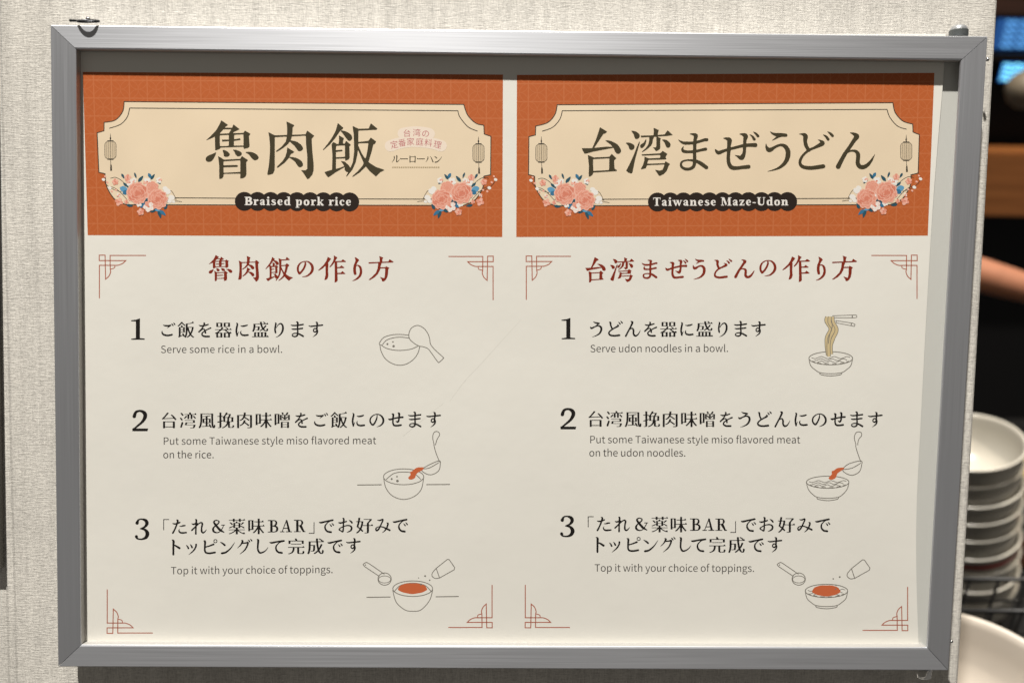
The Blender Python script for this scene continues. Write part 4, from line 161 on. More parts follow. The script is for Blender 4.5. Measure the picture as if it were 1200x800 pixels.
 'Sl': (284, '-48,-414 42,-411 43,289 56,314 86,319 98,381 69,392 29,392 -14,375 -37,346 -50,294'),
 'Sd': (620, '127,-414 211,-415 217,-409 217,376 145,379 131,319 74,362 16,387 -19,392 -86,387 -125,374 -161,352 -197,316 -224,274 -242,229 -255,156 -257,106 -247,24 -218,-54 -185,-101 -149,-134 -99,-162 -49,-175 11,-175 61,-159 129,-119|-16,-99 -44,-94 -84,-74 -107,-54 -134,-16 -160,61 -162,134 -142,229 -116,270 -71,304 -31,315 6,315 69,292 124,244 125,-39 117,-51 61,-87 11,-100'),
 'Si': (275, '-12,-394 11,-395 34,-387 60,-351 60,-321 52,-301 34,-283 11,-275 -9,-275 -36,-286 -57,-319 -60,-341 -49,-371 -36,-384|-43,-161 47,-159 44,380 -45,376'),
 'Ss': (468, '5,-176 49,-175 109,-159 149,-139 181,-114 139,-60 96,-86 51,-102 -4,-105 -37,-96 -64,-80 -79,-56 -85,-24 -77,4 -39,37 96,93 156,133 184,171 197,234 182,299 165,326 132,356 94,377 49,389 -24,392 -81,382 -129,364 -181,334 -200,316 -156,259 -84,304 -6,322 59,312 86,295 104,269 107,219 87,186 54,163 -69,112 -119,81 -157,39 -170,1 -170,-51 -162,-76 -126,-129 -66,-164'),
 'Sa': (563, '0,-176 64,-172 124,-147 159,-114 189,-51 202,49 199,380 128,379 116,317 56,357 9,379 -44,392 -101,390 -146,374 -177,354 -212,301 -222,246 -217,199 -204,164 -177,129 -136,99 -51,66 109,34 110,9 99,-36 80,-69 54,-89 16,-100 -41,-97 -94,-82 -164,-45 -194,-96 -195,-109 -119,-149 -54,-170|99,98 -9,118 -64,138 -104,164 -127,196 -135,231 -132,259 -117,289 -76,314 -14,317 49,294 107,251 110,104'),
 'Sb': (618, '-215,-414 -125,-411 -126,-104 -76,-139 -26,-164 34,-177 71,-175 136,-157 172,-134 204,-99 227,-61 245,-11 257,76 255,151 239,221 217,274 186,317 152,349 109,374 56,390 -11,390 -76,364 -134,326 -146,379 -217,376|4,-99 -59,-77 -124,-26 -125,254 -104,277 -54,304 -14,315 21,315 69,302 92,286 134,234 160,151 162,69 144,-16 112,-66 54,-97'),
 'SP': (633, '-213,-351 26,-352 104,-342 154,-327 194,-304 224,-276 247,-241 265,-176 265,-101 249,-41 226,-1 191,34 116,72 56,85 -121,90 -123,374 -129,380 -209,380 -215,374|-119,-277 -120,11 16,12 54,7 104,-8 147,-41 172,-99 175,-156 162,-206 131,-245 99,-262 44,-275'),
 'St': (377, '-63,-314 10,-311 12,-164 157,-159 154,-90 10,-86 10,224 21,276 31,295 54,312 96,320 156,307 173,369 164,377 94,392 34,390 -1,379 -45,346 -72,289 -80,241 -80,-86 -160,-91 -162,-149 -159,-157 -76,-165'),
 'ST': (599, '-265,-351 267,-349 264,-275 48,-271 44,380 -47,376 -48,-271 -264,-275'),
 'Sy': (521, '-244,-161 -151,-159 14,292 158,-159 245,-159 22,479 -9,532 -51,577 -86,599 -136,612 -166,615 -221,604 -206,534 -144,537 -101,517 -61,466 -30,381'),
 'Sh': (607, '-210,-414 -120,-411 -121,-92 -71,-132 -24,-159 54,-177 104,-172 141,-157 182,-121 199,-94 215,-46 222,16 220,379 133,376 132,49 127,-9 117,-44 94,-77 74,-89 29,-97 -36,-82 -76,-55 -119,-14 -120,376 -211,378'),
 'Sm': (926, '-125,-176 -71,-172 -26,-154 9,-122 34,-76 119,-147 189,-175 246,-175 276,-167 314,-147 332,-129 364,-66 377,6 375,379 288,376 287,36 282,-11 272,-46 249,-77 214,-94 186,-97 154,-92 121,-77 50,-14 48,379 -42,376 -43,16 -48,-16 -66,-61 -84,-80 -116,-94 -144,-97 -204,-79 -241,-52 -279,-14 -280,376 -369,378 -370,-159 -297,-161 -284,-87 -209,-149 -156,-172'),
 'Sf': (325, '100,-429 136,-427 186,-415 192,-409 189,-396 173,-344 131,-355 96,-355 71,-344 53,-326 38,-284 35,-166 148,-161 150,-94 35,-86 35,376 -51,380 -55,-86 -128,-91 -130,-154 -55,-166 -52,-294 -37,-349 -16,-382 34,-417'),
 'Sv': (521, '-244,-161 -151,-159 1,303 156,-159 244,-161 54,379 -53,376'),
 'Sc': (510, '50,-176 106,-172 146,-159 197,-129 212,-116 212,-109 169,-55 122,-86 74,-100 29,-97 -39,-64 -61,-42 -89,6 -105,59 -110,109 -102,171 -87,219 -65,256 -19,297 29,314 66,317 129,302 186,265 199,281 223,319 221,330 146,374 74,392 9,390 -49,374 -91,352 -127,321 -162,276 -182,234 -197,176 -202,126 -197,44 -187,4 -157,-61 -130,-96 -86,-134 -44,-157 6,-172'),
 'Sp': (620, '30,-176 89,-172 139,-154 199,-105 224,-64 245,-6 257,94 252,166 239,219 216,272 167,334 109,374 71,387 31,392 -16,389 -84,362 -127,334 -125,606 -214,610 -217,-159 -145,-161 -131,-102 -41,-158|1,-99 -64,-74 -124,-26 -125,256 -109,274 -66,299 -16,315 19,315 71,299 97,281 124,249 152,186 162,91 149,1 120,-56 86,-84 61,-94'),
 'Sg': (564, '-18,-176 26,-175 74,-163 251,-162 257,-156 255,-94 152,-91 184,-29 190,36 176,95 136,154 101,181 31,205 -26,207 -89,191 -109,211 -122,239 -119,276 -94,302 -54,312 91,313 164,321 231,353 254,381 264,409 267,451 254,501 225,546 199,570 154,597 109,614 6,630 -89,622 -169,592 -214,546 -230,496 -230,466 -217,429 -199,403 -151,361 -189,316 -200,259 -184,214 -141,166 -177,124 -199,81 -210,39 -207,-26 -182,-86 -144,-130 -84,-164|-19,-109 -71,-92 -99,-64 -119,-16 -122,34 -104,89 -76,122 -29,144 11,145 59,124 87,94 105,49 107,-1 99,-37 74,-77 36,-102|-96,381 -139,426 -150,456 -150,484 -135,519 -89,552 -4,567 71,559 139,527 166,497 174,479 177,446 172,426 159,410 134,396 84,388 -54,387'),
 'S.': (278, '-17,256 14,255 34,263 49,276 65,309 65,339 54,364 36,382 11,392 -34,384 -49,371 -65,339 -65,309 -57,286 -42,269'),
}

# ------------------------------------------------------------------ helpers
def ray_s(px, py):
    return RIGHT * ((px - 600) / F_PX) + DOWN * ((py - 400) / F_PX) + FWD
def on(px, py, y=0.0):
    """sign-space point of the plane at depth y met by the photo's point (px, py)"""
    d = ray_s(px, py); t = (y - CAM_S.y) / d.y
    return CAM_S + d * t
def at(px, py, depth):
    """world point seen at (px, py) that lies depth metres in front of the camera"""
    p = CAM_S + ray_s(px, py) * depth
    return S(*p)
def at_y(px, py, Y):
    """world point seen at (px, py) on the upright plane y = Y"""
    o = S(*CAM_S); d = RS @ ray_s(px, py); return o + d * ((Y - o.y) / d.y)
def srgb(r, g, b):
    f = lambda c: (c / 255 / 12.92) if c <= 10 else ((c / 255 + .055) / 1.055) ** 2.4
    return (f(r), f(g), f(b), 1)
def mat(name, color, rough=.6, metal=0.0, spec=.5, coat=0.0, noise_amt=0.0, noise_scale=60, bump=0.0, emit=None, emit_strength=0):
    m = bpy.data.materials.new(name); m.use_nodes = True; nt = m.node_tree; b = nt.nodes['Principled BSDF']
    b.inputs['Base Color'].default_value = color if len(color) == 4 else (*color, 1)
    b.inputs['Roughness'].default_value = rough; b.inputs['Metallic'].default_value = metal
    b.inputs['Specular IOR Level'].default_value = spec
    if coat: b.inputs['Coat Weight'].default_value = coat; b.inputs['Coat Roughness'].default_value = .08
    if emit: b.inputs['Emission Color'].default_value = emit; b.inputs['Emission Strength'].default_value = emit_strength
    if noise_amt or bump:
        tc = nt.nodes.new('ShaderNodeTexCoord'); n = nt.nodes.new('ShaderNodeTexNoise')
        n.inputs['Scale'].default_value = noise_scale; n.inputs['Detail'].default_value = 5
        nt.links.new(tc.outputs['Object'], n.inputs['Vector'])
        if noise_amt:
            mx = nt.nodes.new('ShaderNodeMixRGB'); mx.blend_type = 'MULTIPLY'; mx.inputs['Fac'].default_value = 1
            mx.inputs['Color1'].default_value = b.inputs['Base Color'].default_value
            rp = nt.nodes.new('ShaderNodeMapRange'); rp.inputs['To Min'].default_value = 1 - noise_amt; rp.inputs['To Max'].default_value = 1 + noise_amt * .6
            rp.inputs['From Min'].default_value = .3; rp.inputs['From Max'].default_value = .7
            nt.links.new(n.outputs['Fac'], rp.inputs['Value']); nt.links.new(rp.outputs['Result'], mx.inputs['Color2'])
            nt.links.new(mx.outputs['Color'], b.inputs['Base Color'])
        if bump:
            bp = nt.nodes.new('ShaderNodeBump'); bp.inputs['Strength'].default_value = bump; bp.inputs['Distance'].default_value = .001
            nt.links.new(n.outputs['Fac'], bp.inputs['Height']); nt.links.new(bp.outputs['Normal'], b.inputs['Normal'])
    return m
def link(name, me, m, parent=None, smooth=False):
    o = bpy.data.objects.new(name, me); COL.objects.link(o)
    for q in (m if isinstance(m, (list, tuple)) else [m]): me.materials.append(q)
    if smooth:
        for p in me.polygons: p.use_smooth = True
    if parent is not None: o.parent = parent; o.matrix_parent_inverse = parent.matrix_world.inverted()
    return o
def obj(name, bm, m, parent=None, smooth=False):
    me = bpy.data.meshes.new(name); bm.normal_update(); bm.to_mesh(me); bm.free()
    return link(name, me, m, parent, smooth)
def thing(name, label, cat, loc=(0, 0, 0), group=None):
    o = bpy.data.objects.new(name, None); COL.objects.link(o); o.location = loc; o.empty_display_size = .05
    o['label'] = label; o['category'] = cat
    if group: o['group'] = group
    bpy.context.view_layer.update()
    return o
def tag(o, label=None, cat=None, group=None, kind=None):
    if label: o['label'] = label
    if cat: o['category'] = cat
    if group: o['group'] = group
    if kind: o['kind'] = kind
    return o
def prism(bm, pts_front, pts_back):
    """closed solid between two matching loops of world points"""
    a = [bm.verts.new(p) for p in pts_front]; b = [bm.verts.new(p) for p in pts_back]; n = len(a)
    bm.faces.new(a); bm.faces.new(b[::-1])
    for i in range(n): bm.faces.new((a[i], b[i], b[(i + 1) % n], a[(i + 1) % n]))
def lathe(bm, prof, c, axis=Vector((0, 0, 1)), n=48):
    """profile of (radius, height) turned about axis through c"""
    q = axis.to_track_quat('Z', 'Y').to_matrix(); rings = []
    for r, h in prof:
        if r < 1e-6: rings.append([bm.verts.new(c + q @ Vector((0, 0, h)))])
        else: rings.append([bm.verts.new(c + q @ Vector((r * math.cos(2 * PI * i / n), r * math.sin(2 * PI * i / n), h))) for i in range(n)])
    for a, b in zip(rings, rings[1:]):
        for i in range(n):
            j = (i + 1) % n
            if len(a) == 1 and len(b) == 1: continue
            if len(a) == 1: bm.faces.new((a[0], b[j], b[i]))
            elif len(b) == 1: bm.faces.new((a[i], a[j], b[0]))
            else: bm.faces.new((a[i], a[j], b[j], b[i]))
def tube(bm, pts, r, n=10, closed=False):
    pts = [Vector(p) for p in pts]; k = len(pts); rings = []
    for i, p in enumerate(pts):
        t = (pts[(i + 1) % k] - pts[i - 1]) if closed else (pts[min(i + 1, k - 1)] - pts[max(i - 1, 0)])
        q = t.to_track_quat('Z', 'Y').to_matrix()
        if i and rings:
            pass
        rr = r[i] if isinstance(r, (list, tuple)) else r
        rings.append([bm.verts.new(p + q @ Vector((rr * math.cos(2 * PI * j / n), rr * math.sin(2 * PI * j / n), 0))) for j in range(n)])
    m = k if closed else k - 1
    for i in range(m):
        a, b = rings[i], rings[(i + 1) % k]
        # match nearest start so twisted frames still close cleanly
        s = min(range(n), key=lambda s: (a[0].co - b[s].co).length)
        for j in range(n): bm.faces.new((a[j], a[(j + 1) % n], b[(j + 1 + s) % n], b[(j + s) % n]))
    if not closed: bm.faces.new(rings[0][::-1]); bm.faces.new(rings[-1])
def spline(P, n=10, closed=False):
    P = [tuple(p) for p in P]; k = len(P); out = []
    g = (lambda i: P[i % k]) if closed else (lambda i: P[min(max(i, 0), k - 1)])
    for i in range(k if closed else k - 1):
        a, b, c, d = g(i - 1), g(i), g(i + 1), g(i + 2)
        for s in range(n):
            t = s / n
            out.append(tuple(.5 * (2 * b[j] + (c[j] - a[j]) * t + (2 * a[j] - 5 * b[j] + 4 * c[j] - d[j]) * t * t + (3 * b[j] - a[j] - 3 * c[j] + d[j]) * t ** 3) for j in range(len(b))))
    if not closed: out.append(P[-1])
    return out

# ------------------------------------------------------------------ printing on the poster
Y_PAPER = 0.0060
class Ink:
    """flat printed shapes gathered into one mesh; every shape lies a hair above the one before"""
    def __init__(s, level): s.bm = bmesh.new(); s.y = Y_PAPER - level * 1.5e-5; s.step = 0
    def pt(s, p): return S(*on(p[0], p[1], s.y - s.step * 3.0e-7))
    def tris(s, V, T, mi=0):
        vs = [s.bm.verts.new(s.pt(v)) for v in V]
        for t in T:
            try: f = s.bm.faces.new([vs[i] for i in t]); f.material_index = mi
            except ValueError: pass
        s.step += 1
    def poly(s, P, mi=0):
        V, T = fill([P]); s.tris(V, T, mi)
    def blob(s, x, y, rx, ry=None, rot=0, mi=0, n=24, wob=0, seed=0):
        ry = ry or rx; c, q = math.cos(rot), math.sin(rot); P = []
        for i in range(n):
            a = 2 * PI * i / n; k = 1 + wob * math.sin(5 * a + seed) + wob * .6 * math.sin(9 * a + 2 * seed)
            u, v = rx * k * math.cos(a), ry * k * math.sin(a); P.append((x + u * c - v * q, y + u * q + v * c))
        s.poly(P, mi)
    def line(s, P, w, mi=0, smooth=False, closed=False, n=8):
        """a drawn line: w is a width, or points carry (x, y, width)"""
        if smooth: P = spline(P, n, closed)
        k = len(P); L = []; R_ = []
        for i, p in enumerate(P):
            a = P[(i - 1) % k] if closed else P[max(i - 1, 0)]; b = P[(i + 1) % k] if closed else P[min(i + 1, k - 1)]
            d0 = Vector((p[0] - a[0], p[1] - a[1])); d1 = Vector((b[0] - p[0], b[1] - p[1]))
            if d0.length < 1e-6: d0 = d1
            if d1.length < 1e-6: d1 = d0
            d0 = d0.normalized() if d0.length else Vector((1, 0)); d1 = d1.normalized() if d1.length else d0
            t = d0 + d1; t = t.normalized() if t.length > .3 else d1
            nrm = Vector((-t.y, t.x)); c = max(.35, nrm.dot(Vector((-d1.y, d1.x)))); h = (p[2] if len(p) > 2 else w) / 2 / c
            L.append((p[0] + nrm.x * h, p[1] + nrm.y * h)); R_.append((p[0] - nrm.x * h, p[1] - nrm.y * h))
        V = L + R_; m = k if closed else k - 1
        s.tris(V, [(i, (i + 1) % k, k + (i + 1) % k, k + i) for i in range(m)], mi)
    def glyph(s, key, cx, cy, em, rot=0, mi=0):
        V, T = glyph_mesh(key); c, q = math.cos(rot), math.sin(rot); e = em / 1000
        s.tris([(cx + e * (x * c - y * q), cy + e * (x * q + y * c)) for x, y in V], T, mi)
    def text(s, style, string, x0, x1, base0, base1, em, base_frac):
        """a line of Latin letters from x0 to x1, its baseline from base0 to base1"""
        adv = [GLYPHS[style + c][0] * em / 1000 if c != ' ' else em * (.27 if style == 'L' else .22) for c in string]
        extra = (x1 - x0 - sum(adv)) / max(1, len(string) - 1); x = x0
        for c, a in zip(string, adv):
            t = (x - x0) / (x1 - x0); b = base0 + (base1 - base0) * t
            if c != ' ': s.glyph(style + c, x + a / 2, b - em * (base_frac - .5), em)
            x += a + extra
    def row(s, keys, c0, c1, em):
        """signs evenly spaced between two centres"""
        n = len(keys)
        for i, k in enumerate(keys):
            t = i / (n - 1); s.glyph(k, c0[0] + (c1[0] - c0[0]) * t, c0[1] + (c1[1] - c0[1]) * t, em)
    def done(s, name, m, parent): return obj(name, s.bm, m, parent)
def fill(loops):
    cu = bpy.data.curves.new('fill', 'CURVE'); cu.dimensions = '2D'; cu.fill_mode = 'BOTH'
    for P in loops:
        sp = cu.splines.new('POLY'); sp.points.add(len(P) - 1); sp.use_cyclic_u = True
        for q, p in zip(sp.points, P): q.co = (p[0], p[1], 0, 1)
    o = bpy.data.objects.new('fill', cu); me = o.to_mesh()
    V = [(v.co.x, v.co.y) for v in me.vertices]; T = [tuple(p.vertices) for p in me.polygons]
    o.to_mesh_clear(); bpy.data.objects.remove(o); bpy.data.curves.remove(cu)
    return V, T
_gm = {}
def glyph_mesh(key):
    if key not in _gm:
        loops = [[tuple(int(v) for v in p.split(',')) for p in l.split()] for l in GLYPHS[key][1].split('|')]
        _gm[key] = fill(loops)
    return _gm[key]

# ------------------------------------------------------------------ materials
SEAMS = (on(15, 600, .024).x, on(6, 600, .024).x)
def linen():
    m = bpy.data.materials.new('linen_wallpaper'); m.use_nodes = True; nt = m.node_tree; b = nt.nodes['Principled BSDF']
    N = nt.nodes.new; Lk = nt.links.new
    uv = N('ShaderNodeUVMap'); uv.uv_map = 'uv'
    def nz(sx, sy, det, rough=.6):
        mp = N('ShaderNodeMapping'); mp.inputs['Scale'].default_value = (sx, sy, 1); Lk(uv.outputs['UV'], mp.inputs['Vector'])
        n = N('ShaderNodeTexNoise'); n.inputs['Scale'].default_value = 1; n.inputs['Detail'].default_value = det; n.inputs['Roughness'].default_value = rough
        Lk(mp.outputs['Vector'], n.inputs['Vector']); return n.outputs['Fac']
    def rng(v, a, b_, lo, hi):
        r = N('ShaderNodeMapRange'); r.inputs['From Min'].default_value = a; r.inputs['From Max'].default_value = b_
        r.inputs['To Min'].default_value = lo; r.inputs['To Max'].default_value = hi; Lk(v, r.inputs['Value']); return r.outputs['Result']
    def op(o_, a, c):
        n = N('ShaderNodeMath'); n.operation = o_
        for i, v in enumerate((a, c)):
            if isinstance(v, (int, float)): n.inputs[i].default_value = v
            else: Lk(v, n.inputs[i])
        return n.outputs[0]
    weft = nz(170, 1050, 3); warp = nz(1050, 130, 3); slub = nz(60, 480, 4, .7); fuzz = nz(560, 560, 4, .7); band = nz(130, 4, 4, .7); big = nz(9, 14, 3); seam = nz(150, 6, 2)
    h = op('ADD', op('ADD', op('MULTIPLY', weft, .55), op('MULTIPLY', warp, .55)), op('ADD', op('MULTIPLY', slub, .28), op('MULTIPLY', fuzz, .55)))
    h = op('ADD', h, op('MULTIPLY', seam, .35))
    k = op('MULTIPLY', rng(h, .95, 1.35, .70, 1.13), op('MULTIPLY', rng(big, .3, .7, .95, 1.05), rng(band, .3, .7, .93, 1.05)))
    sx = N('ShaderNodeSeparateXYZ'); Lk(uv.outputs['UV'], sx.inputs['Vector'])
    for x0 in SEAMS:       # joints between the strips of wallcovering
        d0 = op('ABSOLUTE', op('SUBTRACT', op('ADD', sx.outputs['X'], op('MULTIPLY', slub, .0012)), x0 + .0006), 0.0)
        cut = op('LESS_THAN', d0, .0007); k = op('MULTIPLY', k, op('SUBTRACT', 1.0, op('MULTIPLY', cut, .2))); h = op('SUBTRACT', h, op('MULTIPLY', cut, .35))
    mx = N('ShaderNodeMixRGB'); mx.blend_type = 'MULTIPLY'; mx.inputs['Fac'].default_value = 1
    mx.inputs['Color1'].default_value = (.715, .685, .625, 1); Lk(k, mx.inputs['Color2']); Lk(mx.outputs['Color'], b.inputs['Base Color'])
    bp = N('ShaderNodeBump'); bp.inputs['Strength'].default_value = .6; bp.inputs['Distance'].default_value = .0008
    Lk(h, bp.inputs['Height']); Lk(bp.outputs['Normal'], b.inputs['Normal'])
    b.inputs['Roughness'].default_value = .9; b.inputs['Specular IOR Level'].default_value = .2
    return m
def brushed():
    m = bpy.data.materials.new('brushed_aluminium'); m.use_nodes = True; nt = m.node_tree; b = nt.nodes['Principled BSDF']
    uv = nt.nodes.new('ShaderNodeUVMap'); uv.uv_map = 'uv'
    mp = nt.nodes.new('ShaderNodeMapping'); mp.inputs['Scale'].default_value = (9, 1500, 1); nt.links.new(uv.outputs['UV'], mp.inputs['Vector'])
    n = nt.nodes.new('ShaderNodeTexNoise'); n.inputs['Scale'].default_value = 1; n.inputs['Detail'].default_value = 4; nt.links.new(mp.outputs['Vector'], n.inputs['Vector'])
    r = nt.nodes.new('ShaderNodeMapRange'); r.inputs['From Min'].default_value = .3; r.inputs['From Max'].default_value = .7
    r.inputs['To Min'].default_value = .44; r.inputs['To Max'].default_value = .55; nt.links.new(n.outputs['Fac'], r.inputs['Value']); nt.links.new(r.outputs['Result'], b.inputs['Roughness'])
    c = nt.nodes.new('ShaderNodeMixRGB'); c.inputs['Color1'].default_value = (.56, .575, .61, 1); c.inputs['Color2'].default_value = (.62, .635, .67, 1)
    nt.links.new(n.outputs['Fac'], c.inputs['Fac']); nt.links.new(c.outputs['Color'], b.inputs['Base Color'])
    b.inputs['Metallic'].default_value = .85; b.inputs['Anisotropic'].default_value = .42; b.inputs['Anisotropic Rotation'].default_value = .25
    tg = nt.nodes.new('ShaderNodeTangent'); tg.direction_type = 'UV_MAP'; tg.uv_map = 'uv'; nt.links.new(tg.outputs['Tangent'], b.inputs['Tangent'])
    return m
def banner_mat():
    """terracotta print with a thin pale lattice and faint arcs; uv counts lattice cells"""
    m = bpy.data.materials.new('terracotta_lattice_print'); m.use_nodes = True; nt = m.node_tree; b = nt.nodes['Principled BSDF']
    N = nt.nodes.new; Lk = nt.links.new
    uv = N('ShaderNodeUVMap'); uv.uv_map = 'uv'; sp = N('ShaderNodeSeparateXYZ'); Lk(uv.outputs['UV'], sp.inputs['Vector'])
    def op(o_, a, c=0.0):
        n = N('ShaderNodeMath'); n.operation = o_
        for i, v in enumerate((a, c)):
            if isinstance(v, (int, float)): n.inputs[i].default_value = v
            else: Lk(v, n.inputs[i])
        return n.outputs[0]
    fu = op('FRACT', sp.outputs['X']); fv = op('FRACT', sp.outputs['Y'])
    cu = op('ABSOLUTE', op('SUBTRACT', fu, .5)); cv = op('ABSOLUTE', op('SUBTRACT', fv, .5))
    grid = op('GREATER_THAN', op('MAXIMUM', cu, cv), .468)
    du = op('SUBTRACT', .5, cu); dv = op('SUBTRACT', .5, cv)
    rad = op('SQRT', op('ADD', op('MULTIPLY', cu, cu), op('MULTIPLY', dv, dv)))      # arcs round the edge middles
    rad2 = op('SQRT', op('ADD', op('MULTIPLY', du, du), op('MULTIPLY', cv, cv)))
    arc = op('LESS_THAN', op('ABSOLUTE', op('SUBTRACT', rad, .5)), .02); arc2 = op('LESS_THAN', op('ABSOLUTE', op('SUBTRACT', rad2, .5)), .02)
    lines = op('MAXIMUM', op('MULTIPLY', grid, .25), op('MULTIPLY', op('MAXIMUM', arc, arc2), .16))
    tc = N('ShaderNodeTexCoord'); n = N('ShaderNodeTexNoise'); n.inputs['Scale'].default_value = 700; n.inputs['Detail'].default_value = 3; Lk(tc.outputs['Object'], n.inputs['Vector'])
    mx = N('ShaderNodeMixRGB'); mx.inputs['Color1'].default_value = (.45, .106, .026, 1); mx.inputs['Color2'].default_value = (.52, .126, .033, 1); Lk(n.outputs['Fac'], mx.inputs['Fac'])
    mx2 = N('ShaderNodeMixRGB'); mx2.inputs['Color2'].default_value = (.66, .26, .12, 1); Lk(mx.outputs['Color'], mx2.inputs['Color1']); Lk(lines, mx2.inputs['Fac'])
    Lk(mx2.outputs['Color'], b.inputs['Base Color']); b.inputs['Roughness'].default_value = .5; b.inputs['Specular IOR Level'].default_value = .3
    return m
M = {
 'linen': linen(), 'alu': brushed(), 'orange': banner_mat(),
 'paper': mat('white_poster_paper', (.80, .781, .717), .42, spec=.4, noise_amt=.03, noise_scale=7, bump=1.0),
 'board': mat('pale_grey_backing', (.58, .58, .54), .5),
 'cream': mat('cream_print', (.80, .66, .475), .5, spec=.3, noise_amt=.04, noise_scale=25),
 'creamlight': mat('pale_cream_print', (.84, .70, .53), .5, spec=.3),
 'line': mat('dark_line_print', (.05, .042, .03), .5, spec=.3),
 'ink': mat('olive_black_print', (.056, .045, .022), .5, spec=.3),
 'black': mat('black_print', (.011, .009, .008), .5, spec=.3),
 'grey': mat('grey_text_print', (.065, .058, .053), .5, spec=.3),
 'draw': mat('grey_drawing_print', (.20, .185, .16), .5, spec=.3),
 'red': mat('dark_red_print', (.22, .022, .008), .5, spec=.3),
 'orn': mat('brick_red_print', (.42, .13, .08), .5, spec=.3),
 'tag': mat('dark_brown_print', (.022, .014, .010), .5, spec=.3),
 'white': mat('white_print', (.82, .79, .74), .5, spec=.3),
 'pink': mat('dusty_pink_print', (.50, .16, .17), .5, spec=.3),
 'halo': mat('off_white_print', (.84, .72, .60), .5, spec=.3),
 'tan': mat('tan_print', (.46, .36, .22), .5, spec=.3),
 'lant': mat('lantern_print', (.64, .52, .36), .5, spec=.3),
 'meat': mat('meat_orange_print', (.58, .135, .05), .5, spec=.3),
 'noodle': mat('noodle_print', (.62, .50, .28), .5, spec=.3),
 'cor1': mat('coral_print', (.74, .31, .22), .5, spec=.3), 'cor2': mat('deep_coral_print', (.66, .22, .145), .5, spec=.3),
 'cor3': mat('pale_coral_print', (.82, .44, .34), .5, spec=.3),
 'blue': mat('blue_leaf_print', (.04, .17, .30), .5, spec=.3), 'teal': mat('dark_teal_print', (.025, .085, .12), .5, spec=.3),
 'sky': mat('light_blue_print', (.12, .33, .52), .5, spec=.3),
 'scratch': mat('scratched_paper', (.70, .685, .625), .6),
 'darkmetal': mat('dark_steel', (.035, .036, .04), .35, metal=.8), 'chrome': mat('bright_steel', (.7, .7, .7), .2, metal=1),
 'lip': mat('mill_aluminium', (.42, .41, .39), .5, metal=.35),
}
# clear plastic for the peg under the frame
cp = bpy.data.materials.new('clear_plastic'); cp.use_nodes = True
_b = cp.node_tree.nodes['Principled BSDF']; _b.inputs['Transmission Weight'].default_value = 1; _b.inputs['Roughness'].default_value = .05; _b.inputs['IOR'].default_value = 1.45
M['clear'] = cp

# ------------------------------------------------------------------ the linen panel behind the sign
Y_WALL = 0.024; T_WALL = 0.03
bm = bmesh.new()
e0 = on(1171, 0, Y_WALL); e1 = on(1124.5, 800, Y_WALL); sl = (e1.x - e0.x) / (e1.z - e0.z)
ex = lambda z: e0.x + (z - e0.z) * sl
zt, zb, xl = .50, -.42, -.75
r_ = .004
sec = [(0, T_WALL), (0, r_)] + [(-r_ + r_ * math.cos(a), r_ - r_ * math.sin(a)) for a in (PI / 8, PI / 4, 3 * PI / 8)] + [(-r_, 0)]
uvl = bm.loops.layers.uv.new('uv')
nz_ = 12
rows = []
for i in range(nz_ + 1):
    z = zt + (zb - zt) * i / nz_
    rows.append([bm.verts.new(S(ex(z) + dx, Y_WALL + dy, z)) for dx, dy in sec] + [bm.verts.new(S(xl, Y_WALL, z)), bm.verts.new(S(xl, Y_WALL + T_WALL, z))])
for a, b in zip(rows, rows[1:]):
    for j in range(len(a)): bm.faces.new((a[j], a[(j + 1) % len(a)], b[(j + 1) % len(a)], b[j]))
bm.faces.new(rows[0][::-1]); bm.faces.new(rows[-1])
RSI = RS.inverted()
for f in bm.faces:
    for l in f.loops:
        s_ = RSI @ (l.vert.co - SIGN_C); l[uvl].uv = (s_.x + (s_.y - Y_WALL), s_.z)
bmesh.ops.recalc_face_normals(bm, faces=bm.faces)
wall = tag(obj('wall_panel', bm, M['linen']), 'pale linen textured wall panel leaning behind the framed poster', 'wall')

